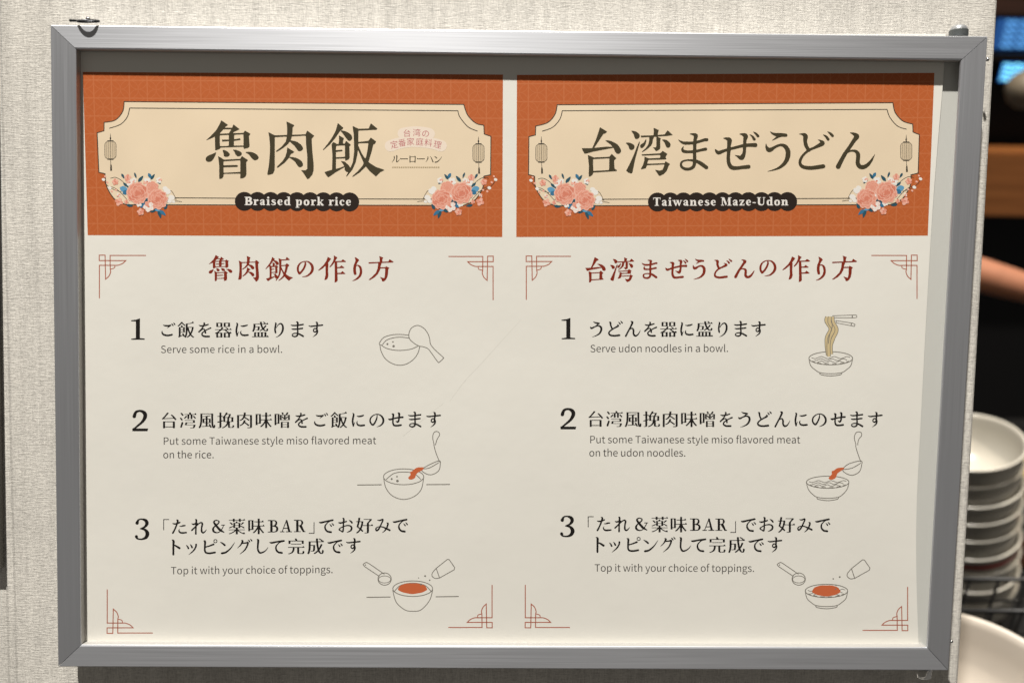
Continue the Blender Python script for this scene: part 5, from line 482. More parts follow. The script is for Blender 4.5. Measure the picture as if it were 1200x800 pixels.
# ------------------------------------------------------------------ the aluminium frame
OUT = [(58.5, 29), (1158, 42.5), (1112, 785.5), (67.5, 781)]
INN = [(89.5, 58), (1126, 71), (1086.5, 758), (95, 755)]
Y_BACK = 0.017
fr = thing('poster_holder', 'brushed aluminium poster frame with mitred corners on the linen panel', 'frame', S(0, Y_BACK, 0))
po = [on(*p) for p in OUT]; pi_ = [on(*p) for p in INN]
names = [(0, 1), (1, 2), (2, 3), (3, 0)]
for i, j in names:
    bm = bmesh.new(); uvl = bm.loops.layers.uv.new('uv')
    d = (po[j] - po[i]).normalized(); gap = .0002
    def P(p, y, toward):   # keep a hairline open at the mitre
        return S(p.x + toward * d.x * gap, y, p.z + toward * d.z * gap)
    ctr = Vector((0, 0, 0))
    def off(k, s, y):      # profile point: s = 0 outer edge, 1 inner edge
        q = po[k].lerp(pi_[k], s); return (q, y)
    prof = [(0.0, Y_BACK), (0.0, .0009), (.02, .0003), (.05, 0.0), (.93, -.0004), (.985, -.0001), (1.0, .0005), (1.0, Y_BACK)]
    if i == 1: prof = prof[:7] + [(1.0, .0014), (.62, .0014), (.62, Y_BACK)]     # the right-hand lip overhangs the sheet
    ra = [bm.verts.new(P(off(i, s, y)[0], y, 1)) for s, y in prof]; rb = [bm.verts.new(P(off(j, s, y)[0], y, -1)) for s, y in prof]
    n = len(prof); L = (po[j] - po[i]).length; cum = [0]
    for a, b in zip(prof, prof[1:]): cum.append(cum[-1] + math.hypot((b[0] - a[0]) * .0165, b[1] - a[1]))
    cum += [cum[-1] + .0165] * 2
    for k in range(n):
        f = bm.faces.new((ra[k], ra[(k + 1) % n], rb[(k + 1) % n], rb[k]))
        uvs = [(0, cum[k]), (0, cum[k + 1]), (L, cum[k + 1]), (L, cum[k])]
        for l, u in zip(f.loops, uvs): l[uvl].uv = (u[0] + i * .37, u[1] + i * .11)
        f.material_index = 1 if k == 6 and i != 1 else 0
        f.smooth = False
    bm.faces.new(ra); bm.faces.new(rb[::-1])
    bmesh.ops.recalc_face_normals(bm, faces=bm.faces)
    obj('rail', bm, [M['alu'], M['lip']], fr)
# backing board behind the poster
bm = bmesh.new(); c0 = [on(*p, .0074) for p in [(82, 50), (1136, 62), (1097, 765), (88, 762)]]
prism(bm, [S(p.x, .0074, p.z) for p in c0], [S(p.x, .0150, p.z) for p in c0]); bmesh.ops.recalc_face_normals(bm, faces=bm.faces)
obj('backing_board', bm, M['board'], fr)
for px, py in ((1157.5, 70), (1115, 751)):       # little screws in the right-hand edge
    bm = bmesh.new(); lathe(bm, [(0, .0009), (.0008, .0008), (.0012, .0003), (.0012, -.001), (0, -.001)], S(*on(px, py, .010)) , RS @ Vector((1, 0, 0)), 16)
    obj('edge_screw', bm, M['chrome'], fr, True)

# ------------------------------------------------------------------ fixings round the frame
RING_Y = .0008
rg = thing('hanging_ring', 'dark metal hanging ring over the top left corner of the frame', 'ring', S(*on(103, 31, -.002)))
bm = bmesh.new(); q = []
cc = on(103.2, 25.0, RING_Y)
for k in range(40):
    a = 2 * PI * k / 40; q.append(S(cc.x + .0068 * math.cos(a), RING_Y + .0039 * math.sin(a), cc.z + .0016 * math.sin(a)))
tube(bm, q, .00075, 12, True); obj('loop', bm, M['darkmetal'], rg, True)
bm = bmesh.new(); a, b = on(82, 24.3, .004), on(96, 24.6, .002)
tube(bm, [S(*a), S(*(a.lerp(b, .5))), S(*b)], [.0009, .0007, .0006], 10); bmesh.ops.recalc_face_normals(bm, faces=bm.faces)
obj('hook_pin', bm, M['darkmetal'], rg, True)
bm = bmesh.new(); a = on(104, 23.6, .0065)
lathe(bm, [(0, .0022), (.0012, .0018), (.0017, .0006), (.0017, -.0005), (0, -.0005)], S(*a), RS @ Vector((0, -1, .3)).normalized(), 16); obj('stud', bm, M['chrome'], rg, True)

bt = thing('hanging_bolt', 'dark bolt with bright domed cap on the frame top right corner', 'bolt', S(*on(1123, 40, .012)))
b0 = on(1123.2, 40.5, .012); up_s = RS @ Vector((0, 0, 1)); k_ = 1 / 1.02
bm = bmesh.new(); lathe(bm, [(0, -.002), (.0058, -.002), (.0061, -.0012), (.0061, .0022), (.0058, .0026), (0, .0026)], S(*b0), up_s, 40); obj('collar', bm, mat('grey_steel', (.11, .12, .12), .4, metal=.4), bt)
bm = bmesh.new(); lathe(bm, [(.0057, .0026), (.0055, .0036), (.0044, .0052), (.0024, .0061), (0, .0064)], S(*b0), up_s, 40); obj('cap', bm, mat('zinc_cap', (.42, .43, .44), .3, metal=.55), bt, True)

b1 = on(1081, 788, .014)
bm = bmesh.new(); lathe(bm, [(0, .004), (.0060, .004), (.0062, .003), (.0062, -.0016), (.0050, -.003), (.0022, -.0036), (0, -.0036)], S(*b1), up_s, 40)
tag(obj('support_peg', bm, M['clear'], None, True), 'clear plastic peg under the frame at the bottom right corner', 'peg')

# ------------------------------------------------------------------ dark sign at the left edge
bm = bmesh.new(); zz = [on(1, 360, .0237), on(5.6, 664, .0237)]
s2 = (zz[1].x - zz[0].x) / (zz[1].z - zz[0].z); zb2 = zz[1].z; zt2 = zb2 + .42
xr = lambda z: zz[0].x + (z - zz[0].z) * s2
pf = [(xr(zt2), zt2), (xr(zb2), zb2), (xr(zb2) - .30, zb2), (xr(zt2) - .30, zt2)]
prism(bm, [S(x, .0175, z) for x, z in pf], [S(x, .0237, z) for x, z in pf]); bmesh.ops.recalc_face_normals(bm, faces=bm.faces)
bmesh.ops.bevel(bm, geom=bm.edges[:], offset=.0008, segments=2, affect='EDGES')
tag(obj('sign_board', bm, mat('dark_olive_board', (.085, .08, .065), .55, noise_amt=.1)), 'dark board cut off by the left edge of the picture', 'sign')

# ------------------------------------------------------------------ the poster
ps = thing('poster', 'white recipe poster with two terracotta banners inside the aluminium frame', 'poster', S(0, Y_PAPER, 0))
edge = spline([(1108, 40), (1105, 97), (1098, 180), (1092, 260), (1085, 380), (1079, 494), (1074, 600), (1074, 680), (1077, 768)], 6)
loop = [(93.5, 40)] + edge + [(97, 768), (96.8, 420)]
bm = bmesh.new(); sv = [on(x, y, Y_PAPER) for x, y in loop]
prism(bm, [S(p.x, Y_PAPER, p.z) for p in sv], [S(p.x, Y_PAPER + .0004, p.z) for p in sv]); bmesh.ops.recalc_face_normals(bm, faces=bm.faces)
obj('paper', bm, M['paper'], ps)

def banner(quad, cells0):
    """the terracotta field: a grid of quads with uv counting the lattice cells"""
    ik = Ink(1); uvl = ik.bm.loops.layers.uv.new('uv'); nx, ny = 24, 10
    (a, b, c, d) = quad; G_ = []
    for j in range(ny + 1):
        r = []
        for i in range(nx + 1):
            u, v = i / nx, j / ny
            x = (a[0] * (1 - u) + b[0] * u) * (1 - v) + (d[0] * (1 - u) + c[0] * u) * v; y = (a[1] * (1 - u) + b[1] * u) * (1 - v) + (d[1] * (1 - u) + c[1] * u) * v
            r.append((ik.bm.verts.new(ik.pt((x, y))), (u * 23.5 + cells0[0], v * 9.1 + cells0[1])))
        G_.append(r)
    for j in range(ny):
        for i in range(nx):
            q = [G_[j][i], G_[j + 1][i], G_[j + 1][i + 1], G_[j][i + 1]]
            f = ik.bm.faces.new([t[0] for t in q])
            for l, t in zip(f.loops, q): l[uvl].uv = t[1]
    return ik.done('header_banner', M['orange'], ps)
def mirror_arc(p0, p1, p2, p3): return spline([p0, p1, p2, p3], 6)
def plaque(bn, L_, R_, yb):
    """L_/R_: outline points down the left and right side; yb: heights of the bottom edge left and right"""
    left = spline(L_[:4], 6) + L_[4:]; right = spline(R_[:4], 6) + R_[4:]
    lb = left[-1]; rb = right[-1]
    lc = spline([lb, (lb[0] + 3, yb[0] - 17), (lb[0] + 11, yb[0] - 6), (lb[0] + 24, yb[0])], 6); rc = spline([rb, (rb[0] - 3, yb[1] - 17), (rb[0] - 11, yb[1] - 6), (rb[0] - 24, yb[1])], 6)
    loop = left + lc[1:] + rc[:0:-1] + right[::-1]
    ik = Ink(2); ik.poly(loop, 0); p = ik.done('plaque', M['cream'], bn)
    # paler rim inside the outline
    ik = Ink(3); ik.line(loop, 1.1, 0, closed=True); ik.done('plaque_outline', M['line'], bn)
    return loop
def innerline(bn, L_, R_, segs):
    ik = Ink(3); ik.y -= 5e-6
    ik.line(spline(L_[::-1], 6) + spline(R_, 6), 1.0)
    for a, b in segs: ik.line([a, b], 1.0)
    ik.done('inner_line', M['line'], bn)
def lantern(bn, x, y):
    ik = Ink(4); w, h = 6.6, 10.2
    def rr(w, h, r):
        P = []
        for cx, cy, a0 in ((w - r, h - r, 0), (-w + r, h - r, PI / 2), (-w + r, -h + r, PI), (w - r, -h + r, 1.5 * PI)):
            P += [(x + cx + r * math.cos(a0 + t * PI / 12), y + cy + r * math.sin(a0 + t * PI / 12)) for t in range(7)]
        return P
    ik.poly(rr(w, h, 4.2), 1); ik.line(rr(w, h, 4.2), .6, 0, closed=True)
    for dx in (-4.2, -2.2, 0, 2.2, 4.2): ik.line([(x + dx, y - h + .8), (x + dx * 1.05, y), (x + dx, y + h - .8)], .28 if dx else .5, 0)
    for sy in (-1, 1): ik.line([(x - 3.6, y + sy * (h + .7)), (x + 3.6, y + sy * (h + .7))], 1.0, 0)
    ik.line([(x, y - h - 1, .7), (x, y - h - 3.5, 1.8), (x, y - h - 5.5, .8), (x, y - h - 9, .4)], 1, 0)
    ik.line([(x + .2, y + h + 1, .6), (x + .5, y + h + 6, .6), (x + .7, y + h + 8, 1.8), (x + .8, y + h + 14, 2.2)], 1, 0)
    ik.done('lantern', [M['line'], M['lant']], bn)

FLW = ['cor1', 'cor2', 'cor3', 'white', 'blue', 'teal', 'sky', 'line']
def bouquet(bn, ox, oy, mir):
    ik = Ink(5); X = lambda u: ox + (u / 6.15 if not mir else (630 - u) / 6.15); Yv = lambda v: oy + v / 6.15; sg = -1 if mir else 1
    rnd = random.Random(3)
    def leaf(u, v, l, w, ang, mi):
        a = math.radians(ang); c, s = math.cos(a) * sg, math.sin(a)
        P = [(-l, 0), (-l * .4, w), (l * .35, w * .8), (l, 0), (l * .35, -w * .8), (-l * .4, -w)]
        P = spline(P, 4, True); ik.poly([(X(u) + (p * c - q * s * sg * 1.0) / 6.15, Yv(v) + (p * s * sg * sg + q * abs(math.cos(a))) / 6.15) for p, q in P], mi)
    def fl(u, v, r, petals, cols, seed=0, rings=3):
        x, y, r = X(u), Yv(v), r / 6.15
        for k in range(rings):
            rr = r * (1 - k * .3); n = petals - k
            for i in range(n):
                a = 2 * PI * i / n + seed + k * .5; mi = cols[(i + k) % len(cols)]
                if r > 6: ik.blob(x + math.cos(a) * rr * .57, y + math.sin(a) * rr * .57, rr * .53, rr * .47, a, 2, 18, .07, i + seed); mi = cols[(i + k) % len(cols)] if mi != 2 else 0
                ik.blob(x + math.cos(a) * rr * (.50 if r > 6 else .55), y + math.sin(a) * rr * (.50 if r > 6 else .55), rr * .48, rr * .43, a, mi, 16, .06, i + seed)
        ik.blob(x, y, r * .24, r * .2, seed, cols[-1] if rings > 2 else 1, 12, .08, seed)
    # sprays of fine line and little berries
    for P in ([(100, 480), (112, 520), (160, 560), (230, 585)], [(135, 545), (180, 555), (225, 590), (270, 640)], [(150, 485), (190, 480), (240, 510), (280, 560)], [(560, 650), (590, 620), (620, 640)], [(550, 600), (580, 575), (600, 590), (625, 640)], [(560, 660), (620, 650), (665, 655)]):
        ik.line([(X(a), Yv(b)) for a, b in P], .55, 7, True)
    for u, v, r in ((100, 495, 13), (112, 472, 8), (145, 555, 14), (160, 580, 9), (190, 570, 9), (128, 515, 9), (560, 580, 26), (590, 625, 24), (545, 560, 20), (575, 650, 18), (605, 655, 12)):
        ik.blob(X(u), Yv(v), r / 6.15, r / 6.15 * .8, .4, 3 if u > 300 or r > 9 else 2, 12)
    for a in ((240, 470, 20, 8, 60, 5), (330, 465, 22, 7, 70, 5), (368, 490, 28, 11, -50, 5), (435, 470, 24, 11, 60, 4), (455, 475, 24, 9, -55, 5), (497, 515, 20, 8, 40, 5), (250, 565, 34, 20, 20, 6), (262, 585, 26, 16, -25, 4), (262, 535, 26, 9, 40, 5),
              (290, 682, 24, 10, 10, 5), (400, 655, 40, 18, -50, 5), (385, 680, 26, 12, -40, 4), (460, 717, 28, 13, -15, 5), (505, 742, 34, 13, 75, 5), (527, 735, 28, 12, 40, 4), (550, 690, 22, 11, -60, 5), (490, 715, 20, 9, 10, 6)):
        leaf(*a)
    for u, v, r in ((415, 510, 30), (290, 515, 28), (320, 500, 18), (500, 500, 22), (410, 605, 26), (355, 670, 22), (385, 560, 20)): fl(u, v, r, 5, [3, 3, 2], u, 2)
    fl(275, 482, 25, 5, [2, 0], 1, 2); fl(185, 512, 24, 5, [0, 2], 2, 2); fl(212, 655, 30, 4, [0, 2], .4, 2); fl(208, 608, 14, 4, [3, 2], .9, 2); fl(265, 655, 17, 4, [2, 0], .2, 2)
    fl(450, 555, 46, 7, [0, 2, 0], 1.3); fl(345, 592, 74, 8, [2, 0, 0, 1], .2, 4); fl(490, 637, 68, 9, [0, 0, 2, 1], .7, 4)
    for i in range(9):
        a = rnd.uniform(0, 2 * PI); r = rnd.uniform(.15, .75) * 66
        for cx, cy in ((345, 592), (490, 637)): ik.line([(X(cx + r * math.cos(a)), Yv(cy + r * math.sin(a)), .3), (X(cx + r * 1.15 * math.cos(a + .3)), Yv(cy + r * 1.15 * math.sin(a + .3)), .9), (X(cx + r * 1.1 * math.cos(a + .6)), Yv(cy + r * 1.1 * math.sin(a + .6)), .3)], 1, 1, True, n=4)
    fl(425, 690, 38, 5, [3, 3, 3, 2], .5, 2); fl(368, 728, 26, 5, [2, 0, 2], .8, 2)
    ik.done('bouquet', [M[k] for k in FLW], bn)

# left banner
bl = banner([(97, 84.5), (589.4, 87.6), (588.6, 277.8), (102.8, 275.6)], (.42, .55))
plaque(bl, [(145.5, 119.3), (143.7, 131), (135, 141), (122, 143.6), (121.8, 153.5), (113.8, 155.8), (115.8, 202), (123, 203.8), (124, 215)],
       [(543.5, 122.6), (548, 135), (557.5, 144.5), (567, 147), (567.5, 157.3), (575.3, 160), (575, 204.9), (567, 206.6), (567, 216)], (240, 240.8))
innerline(bl, [(152, 126.8), (149, 137.5), (141, 146), (128, 150.5)], [(536.5, 130), (539, 137.5), (548.7, 149), (559.6, 153.8)], [((150, 231.5), (276, 232.4)), ((420, 233.2), (545, 233.6))])
lantern(bl, 129.4, 176); lantern(bl, 560.7, 179.5)
bouquet(bl, 105, 130, False); bouquet(bl, 494.6, 130, True)
# right banner
br = banner([(605.8, 88), (1095, 85.6), (1087.3, 276.2), (605, 277.8)], (.35, .5))
plaque(br, [(653, 123), (650.3, 134.4), (641.9, 143.8), (627.8, 148), (627.4, 158.4), (619.8, 160.3), (619.4, 204.7), (626.5, 206.6), (626.8, 216)],
       [(1046.4, 120.6), (1049, 132), (1058, 142), (1069.6, 145.6), (1070, 155), (1077.4, 158), (1076, 203), (1067.6, 205), (1067.4, 215)], (241.3, 239.8))
innerline(br, [(659, 130), (656, 140), (647.5, 149.4), (635.3, 154)], [(1039.4, 128.4), (1043, 138), (1052, 148), (1062.4, 151.6)], [((650, 233.8), (762, 233.4)), ((932, 232.8), (1045, 232.3))])
lantern(br, 634.4, 179.4); lantern(br, 1062, 177.4)
bouquet(br, 606, 131, False); bouquet(br, 992.6, 129.2, True)

def scallop_tag(bn, x0, x1, n, y0, y1, text, tx0, tx1, by):
    ik = Ink(4)
    for i in range(n):
        t = i / (n - 1); ik.blob(x0 + (x1 - x0) * t, y0 + (y1 - y0) * t, 11.1, n=40)
    ik.done('caption_tag', M['tag'], bn)
    ik = Ink(6); ik.text('L', text, tx0, tx1, by[0], by[1], 14.9, .80); ik.done('caption_lettering', M['white'], bn)
scallop_tag(bl, 286.3, 409.8, 9, 236, 236.7, 'Braised pork rice', 286, 412, (240.4, 241))
scallop_tag(br, 770.4, 923, 11, 236.8, 236.2, 'Taiwanese Maze-Udon', 765, 924, (241.3, 240.7))

ik = Ink(4)
for k, x, y in (('T魯', 271.5, 176.5), ('T肉', 341.5, 176.5), ('T飯', 413, 176.5)): ik.glyph(k, x, y, 75)
ik.done('title_lettering', M['ink'], bl)
ik = Ink(4)
for k, x in (('T台', 704), ('T湾', 762), ('Tま', 813), ('Tぜ', 862), ('Tう', 911), ('Tど', 957), ('Tん', 1002)): ik.glyph(k, x, 177, 65)
ik.done('title_lettering', M['ink'], br)
# the small arched note
ik = Ink(4)
ik.line([(472.5, 156.6), (480, 155.4), (488, 155.0), (496, 155.6), (503, 157)], 13.4, 0, True); ik.line([(457.5, 171.5), (462, 169.6), (471, 167.3), (481, 166), (492, 166.2), (502, 167.3), (512.5, 169.6), (517, 171.5)], 13.2, 0, True)
for x, y in ((472.5, 156.6), (503, 157), (457.5, 171), (517, 171)): ik.blob(x, y, 6.6)
for k, x, y, r in (('台', 476.9, 156.2, -.06), ('湾', 488.4, 155.6, 0), ('の', 498.8, 156.6, .06), ('定', 462, 169.5, -.2), ('番', 471.2, 167.4, -.12), ('家', 481, 166.1, -.04), ('庭', 491.8, 166.3, .03), ('料', 502, 167.4, .1), ('理', 512.8, 169.6, .2)):
    ik.glyph('S' + k, x, y, 9.6, r, 1)
for i, k in enumerate('ルーローハン'): ik.glyph('M' + k, 463.6 + i * 9.9, 186.4, 10.6, 0, 2)
for i in range(22): ik.line([(459.5 + i * 2.55, 196.2), (461.4 + i * 2.55, 196.2)], 1.5, 3)
ik.done('side_note', [M['halo'], M['pink'], M['ink'], M['tan']], bl)

# headings
ik = Ink(1)
for k, x, y in zip('魯肉飯の作り方', (258.2, 291.8, 326.5, 357.6, 388.5, 419, 446.5), (314.5, 315, 315.3, 316, 315.5, 315.5, 315.5)): ik.glyph('H' + k, x, y, 33)
ik.done('recipe_heading', M['red'], ps)
ik = Ink(1)
for k, x, y in zip('台湾まぜうどんの作り方', (697.5, 729.6, 761.5, 792.2, 819, 847.5, 872, 899.7, 932.5, 962.3, 989.7), (315.5, 315.5, 315, 315, 315, 315, 315, 315, 315, 315, 315)): ik.glyph('H' + k, x, y, 33)
ik.done('recipe_heading', M['red'], ps)

# steps
for num, x, y in (('1', 161.6, 385.6), ('2', 164, 492.2), ('3', 166.7, 619.5), ('1', 666, 385), ('2', 665.7, 490), ('3', 665, 616.2)):
    ik = Ink(1); ik.glyph('X' + num, x, y, 25.4); ik.done('step_number', M['black'], ps)
def cap(s): return [('M' + c) if ('M' + c) in GLYPHS else 'T' + c for c in s]
def tsc(k): return 1.09 if k[0] == 'T' else 1.0
EMB = 20.6
def caption(lines, brackets=()):
    ik = Ink(1)
    for L_ in lines:
        if len(L_) == 3:
            keys, a, b = L_; n = len(keys)
            for i, k in enumerate(keys):
                t = i / (n - 1); ik.glyph(k, a[0] + (b[0] - a[0]) * t, a[1] + (b[1] - a[1]) * t, EMB * tsc(k))
        else:
            keys, xs, y0, y1 = L_[:4]; n = len(keys)
            for i, (k, x) in enumerate(zip(keys, xs)): ik.glyph(k, x, y0 + (y1 - y0) * i / (n - 1), EMB * tsc(k) * (1.02 if k[0] == 'X' else 1))
    for P in brackets: ik.line(P, .9)
    return ik.done('step_caption', M['black'], ps)
def english(lines):
    ik = Ink(1)
    for s_, x0, x1, b0, b1 in lines: ik.text('S', s_, x0, x1, b0, b1, 11.7, .88)
    return ik.done('step_translation', M['grey'], ps)
caption([(cap('ご飯を器に盛ります'), (196.3, 386.4), (370, 386))])
caption([(cap('うどんを器に盛ります'), (699, 385.5), (888.7, 385.5))])
caption([(cap('台湾風挽肉味噌をご飯にのせます'), (198, 492.4), (508, 491.6))])
caption([(cap('台湾風挽肉味噌をうどんにのせます'), (698, 490.7), (1025.6, 491.5))])
l3 = ['Mた', 'Mれ', 'X&', 'M薬', 'M味', 'XB', 'XA', 'XR', 'Mで', 'Mお', 'M好', 'Mみ', 'Mで']; l3b = cap('トッピングして完成です')
caption([(l3, (210, 233, 256, 277.5, 300, 319.8, 335, 351, 382.5, 404.7, 427, 448.5, 469), 617, 615), (l3b, (205, 224.5, 245, 266, 286, 305.5, 324.5, 347, 369.7, 392.5, 414), 641, 639.2)],
        ([(198.2, 608.3), (191.8, 608.3), (191.8, 620.8)], [(368, 611.5), (368, 624.4), (361.8, 624.4)]))
caption([(l3, (707.5, 729, 751.7, 773, 795, 814.7, 830, 845, 877, 898, 921.5, 943, 964), 614, 614.6), (l3b, (702, 720.5, 741, 762, 782, 801, 818.5, 840.5, 863, 886, 908), 638, 638)],
        ([(695.7, 605), (689.3, 605), (689.3, 617.4)], [(862, 610.2), (862, 623.4), (855.8, 623.4)]))
english([('Serve some rice in a bowl.', 188, 331.5, 413.5, 413.2)])
english([('Serve udon noodles in a bowl.', 691.3, 854, 412.6, 412.2)])
english([('Put some Taiwanese style miso flavored meat', 190.7, 441, 520.8, 520), ('on the rice.', 190.7, 251.3, 536.7, 536.6)])
english([('Put some Taiwanese style miso flavored meat', 690.5, 938, 519, 519.2), ('on the udon noodles.', 690, 804, 534.5, 534.6)])
english([('Top it with your choice of toppings.', 200, 390.6, 672.4, 671)])
english([('Top it with your choice of toppings.', 696.5, 884.5, 669.2, 669.6)])

# corner ornaments
def ornament(cx, cy, sx, sy, kx=1.0, ky=1.0):
    ik = Ink(1); q = lambda u, v: (cx + sx * kx * (u - 70) / 11.43, cy + sy * ky * (v - 102) / 11.43)
    path = [(695, 106), (215, 106), (217, 300)] + spline([(217, 300), (222, 335), (200, 390), (155, 432)], 5)[1:] + [(148, 102), (70, 102), (70, 177), (425, 177)] + spline([(425, 177), (385, 215), (325, 240), (275, 242)], 5)[1:] + [(72, 242), (72, 700)]
    ik.line([q(*p) for p in path], 1.15); ik.line([q(*p) for p in [(280, 243), (272, 278), (222, 295)]], 1.0, smooth=True)
    ik.done('corner_ornament', M['orn'], ps)
for a in ((116.3, 299, 1, 1, 1, .97), (578, 300.2, -1, 1, .96, .98), (125.5, 741.5, 1, -1, .98, .98), (576.8, 735, -1, -1, .94, .96), (616.6, 300, 1, 1, .96, .98), (1074.8, 299, -1, 1, .98, .98), (615.4, 735, 1, -1, .96, .96), (1063.8, 738.4, -1, -1, .97, .98)): ornament(*a)

# little drawings
def drawer(o, sc): return lambda P: [(o[0] + a / sc, o[1] + b / sc) + tuple(r) for a, b, *r in P]
def ell(cx, cy, rx, ry, a0=0, a1=360, n=28): return [(cx + rx * math.cos(math.radians(a0 + (a1 - a0) * i / n)), cy + ry * math.sin(math.radians(a0 + (a1 - a0) * i / n))) for i in range(n + 1)]
W_ = .95
def rice_bowl(ik, d, rim, body, inner):
    ik.line(d(ell(*rim)), W_); ik.line(d(inner), W_, smooth=True); ik.line(d(body), W_, smooth=True)
# serving rice
ik = Ink(1); d = drawer((420, 360), 10)
ik.line(d([(252, 445), (248, 415), (300, 352), (400, 322), (500, 318), (597, 328)]), W_, smooth=True); ik.line(d([(280, 440), (330, 385), (420, 355), (510, 350), (603, 362)]), W_, smooth=True)
ik.line(d([(258, 436), (330, 480), (430, 502), (520, 503), (620, 488), (698, 455)]), W_, smooth=True); ik.line(d([(252, 440), (265, 510), (310, 595), (390, 655), (480, 678), (570, 660), (650, 605), (700, 530), (718, 460)]), W_, smooth=True)
ik.line(d([(600, 370), (592, 310), (620, 245), (690, 212), (760, 240), (810, 300), (835, 370), (845, 430), (895, 495), (990, 582), (993, 600), (950, 640), (930, 638), (865, 548), (815, 485), (760, 462), (710, 453), (655, 422)]), W_, smooth=True, closed=True, n=5)
for u, v, r in ((340, 430, 12), (405, 405, 9), (412, 455, 14)): ik.blob(*d([(u, v)])[0], r / 10)
ik.done('rice_bowl_drawing', M['draw'], ps)
# noodles lifted by chopsticks
def noodle_bowl(ik, d, cx, cy, rx, ry, yb):
    ik.line(d(ell(cx, cy, rx, ry)), W_)
    ik.line(d([(cx - rx, cy), (cx - rx * .92, cy + ry * 1.1), (cx - rx * .72, cy + (yb - cy) * .68), (cx - rx * .48, yb - (yb - cy) * .14), (cx, yb - (yb - cy) * .08), (cx + rx * .48, yb - (yb - cy) * .14), (cx + rx * .72, cy + (yb - cy) * .68), (cx + rx * .92, cy + ry * 1.1), (cx + rx, cy)]), W_, smooth=True)
    ik.line(d([(cx - rx * .5, yb - (yb - cy) * .16), (cx - rx * .45, yb - (yb - cy) * .03), (cx, yb + (yb - cy) * .05), (cx + rx * .45, yb - (yb - cy) * .03), (cx + rx * .5, yb - (yb - cy) * .16)]), W_, smooth=True)
    for k, (dy, a) in enumerate(((-.1, .16), (.22, .15), (.55, .13))):
        h = .88 - .13 * k
        ik.line(d([(cx + rx * (-h + 2 * h * t / 12), cy + ry * (dy + a * math.sin(t * 1.55 + k))) for t in range(13)]), W_ * .8, smooth=True, n=4)
    for t in range(6):
        a0 = 152 - t * 22; P = ell(cx, cy + ry * .02, rx * .96, ry * .93, a0, a0 - 13, 5); ik.line(d(P), 1.6)
ik = Ink(1); d = drawer((930, 360), 8.89)
ik.line(d([(408, 88), (640, 80), (658, 84), (658, 104), (640, 110), (412, 110)]), W_ * .85, closed=True); ik.line(d([(612, 82), (612, 110)]), 1.2)
ik.line(d([(440, 138), (618, 166), (640, 178), (634, 198), (600, 192), (446, 162)]), W_ * .85, closed=True); ik.line(d([(604, 168), (598, 192)]), 1.2)
noodle_bowl(ik, d, 387, 530, 228, 68, 705)
for P in ([(350, 98), (342, 145), (385, 225), (348, 310), (345, 400), (358, 500)], [(405, 98), (412, 155), (448, 235), (412, 325), (388, 400), (392, 488)], [(378, 96), (376, 160), (414, 232), (376, 315), (364, 400), (368, 512)]):
    ik.line(d([(a, b, 4.6) for a, b in P]), 4.6, 0, True); ik.line(d([(a, b, 3.2) for a, b in P]), 3.2, 1, True)
ik.line(d([(392, 130), (402, 200), (372, 300), (362, 380)]), .9, 0, True)
ik.done('noodle_bowl_drawing', [M['draw'], M['noodle']], ps)
# meat on rice
ik = Ink(1); d = drawer((340, 465), 5.925)
rice_bowl(ik, d, (788, 553, 140, 55), [(650, 565), (665, 630), (710, 685), (785, 710), (860, 690), (910, 640), (927, 560)], [(666, 572), (720, 530), (790, 520), (860, 530), (908, 572)])
ik.line(d([(465, 610), (635, 608)]), 1.1); ik.line(d([(945, 607), (1110, 606)]), 1.1)
ik.line(d([(1000, 332), (990, 280), (1000, 245), (1025, 240), (1038, 260), (1020, 295), (1008, 334)]), W_, smooth=True); ik.line(d([(998, 330), (1010, 380), (1038, 452)]), W_, smooth=True)
ik.line(d([(918, 498), (1030, 443), (1042, 470), (1030, 512), (985, 538), (940, 530)]), W_, smooth=True, closed=True); ik.line(d([(920, 497), (965, 492), (1032, 455)]), W_, smooth=True)
ik.poly(spline(d([(925, 488), (880, 490), (845, 515), (832, 520), (836, 540), (820, 560), (835, 573), (865, 562), (880, 530), (920, 505)]), 4, True), 1)
for u, v, r in ((705, 568, 7), (742, 552, 6), (745, 582, 9)): ik.blob(*d([(u, v)])[0], r / 5.925)
ik.done('ladle_bowl_drawing', [M['draw'], M['meat']], ps)
# meat on noodles
ik = Ink(1); d = drawer((840, 465), 5.925)
noodle_bowl(ik, d, 770, 590, 148, 42, 712)
ik.line(d([(967, 334), (955, 280), (970, 245), (1000, 245), (1005, 268), (985, 295), (978, 334)]), W_, smooth=True); ik.line(d([(963, 335), (975, 380), (1000, 450)]), W_, smooth=True)
ik.line(d([(875, 498), (920, 462), (1000, 443), (1006, 470), (990, 517), (940, 542), (890, 525)]), W_, smooth=True, closed=True); ik.line(d([(878, 503), (940, 492), (1000, 458)]), W_, smooth=True)
ik.poly(spline(d([(885, 490), (840, 492), (815, 508), (797, 516), (798, 535), (776, 562), (795, 574), (825, 560), (838, 530), (872, 506)]), 4, True), 1)
ik.done('ladle_bowl_drawing', [M['draw'], M['meat']], ps)
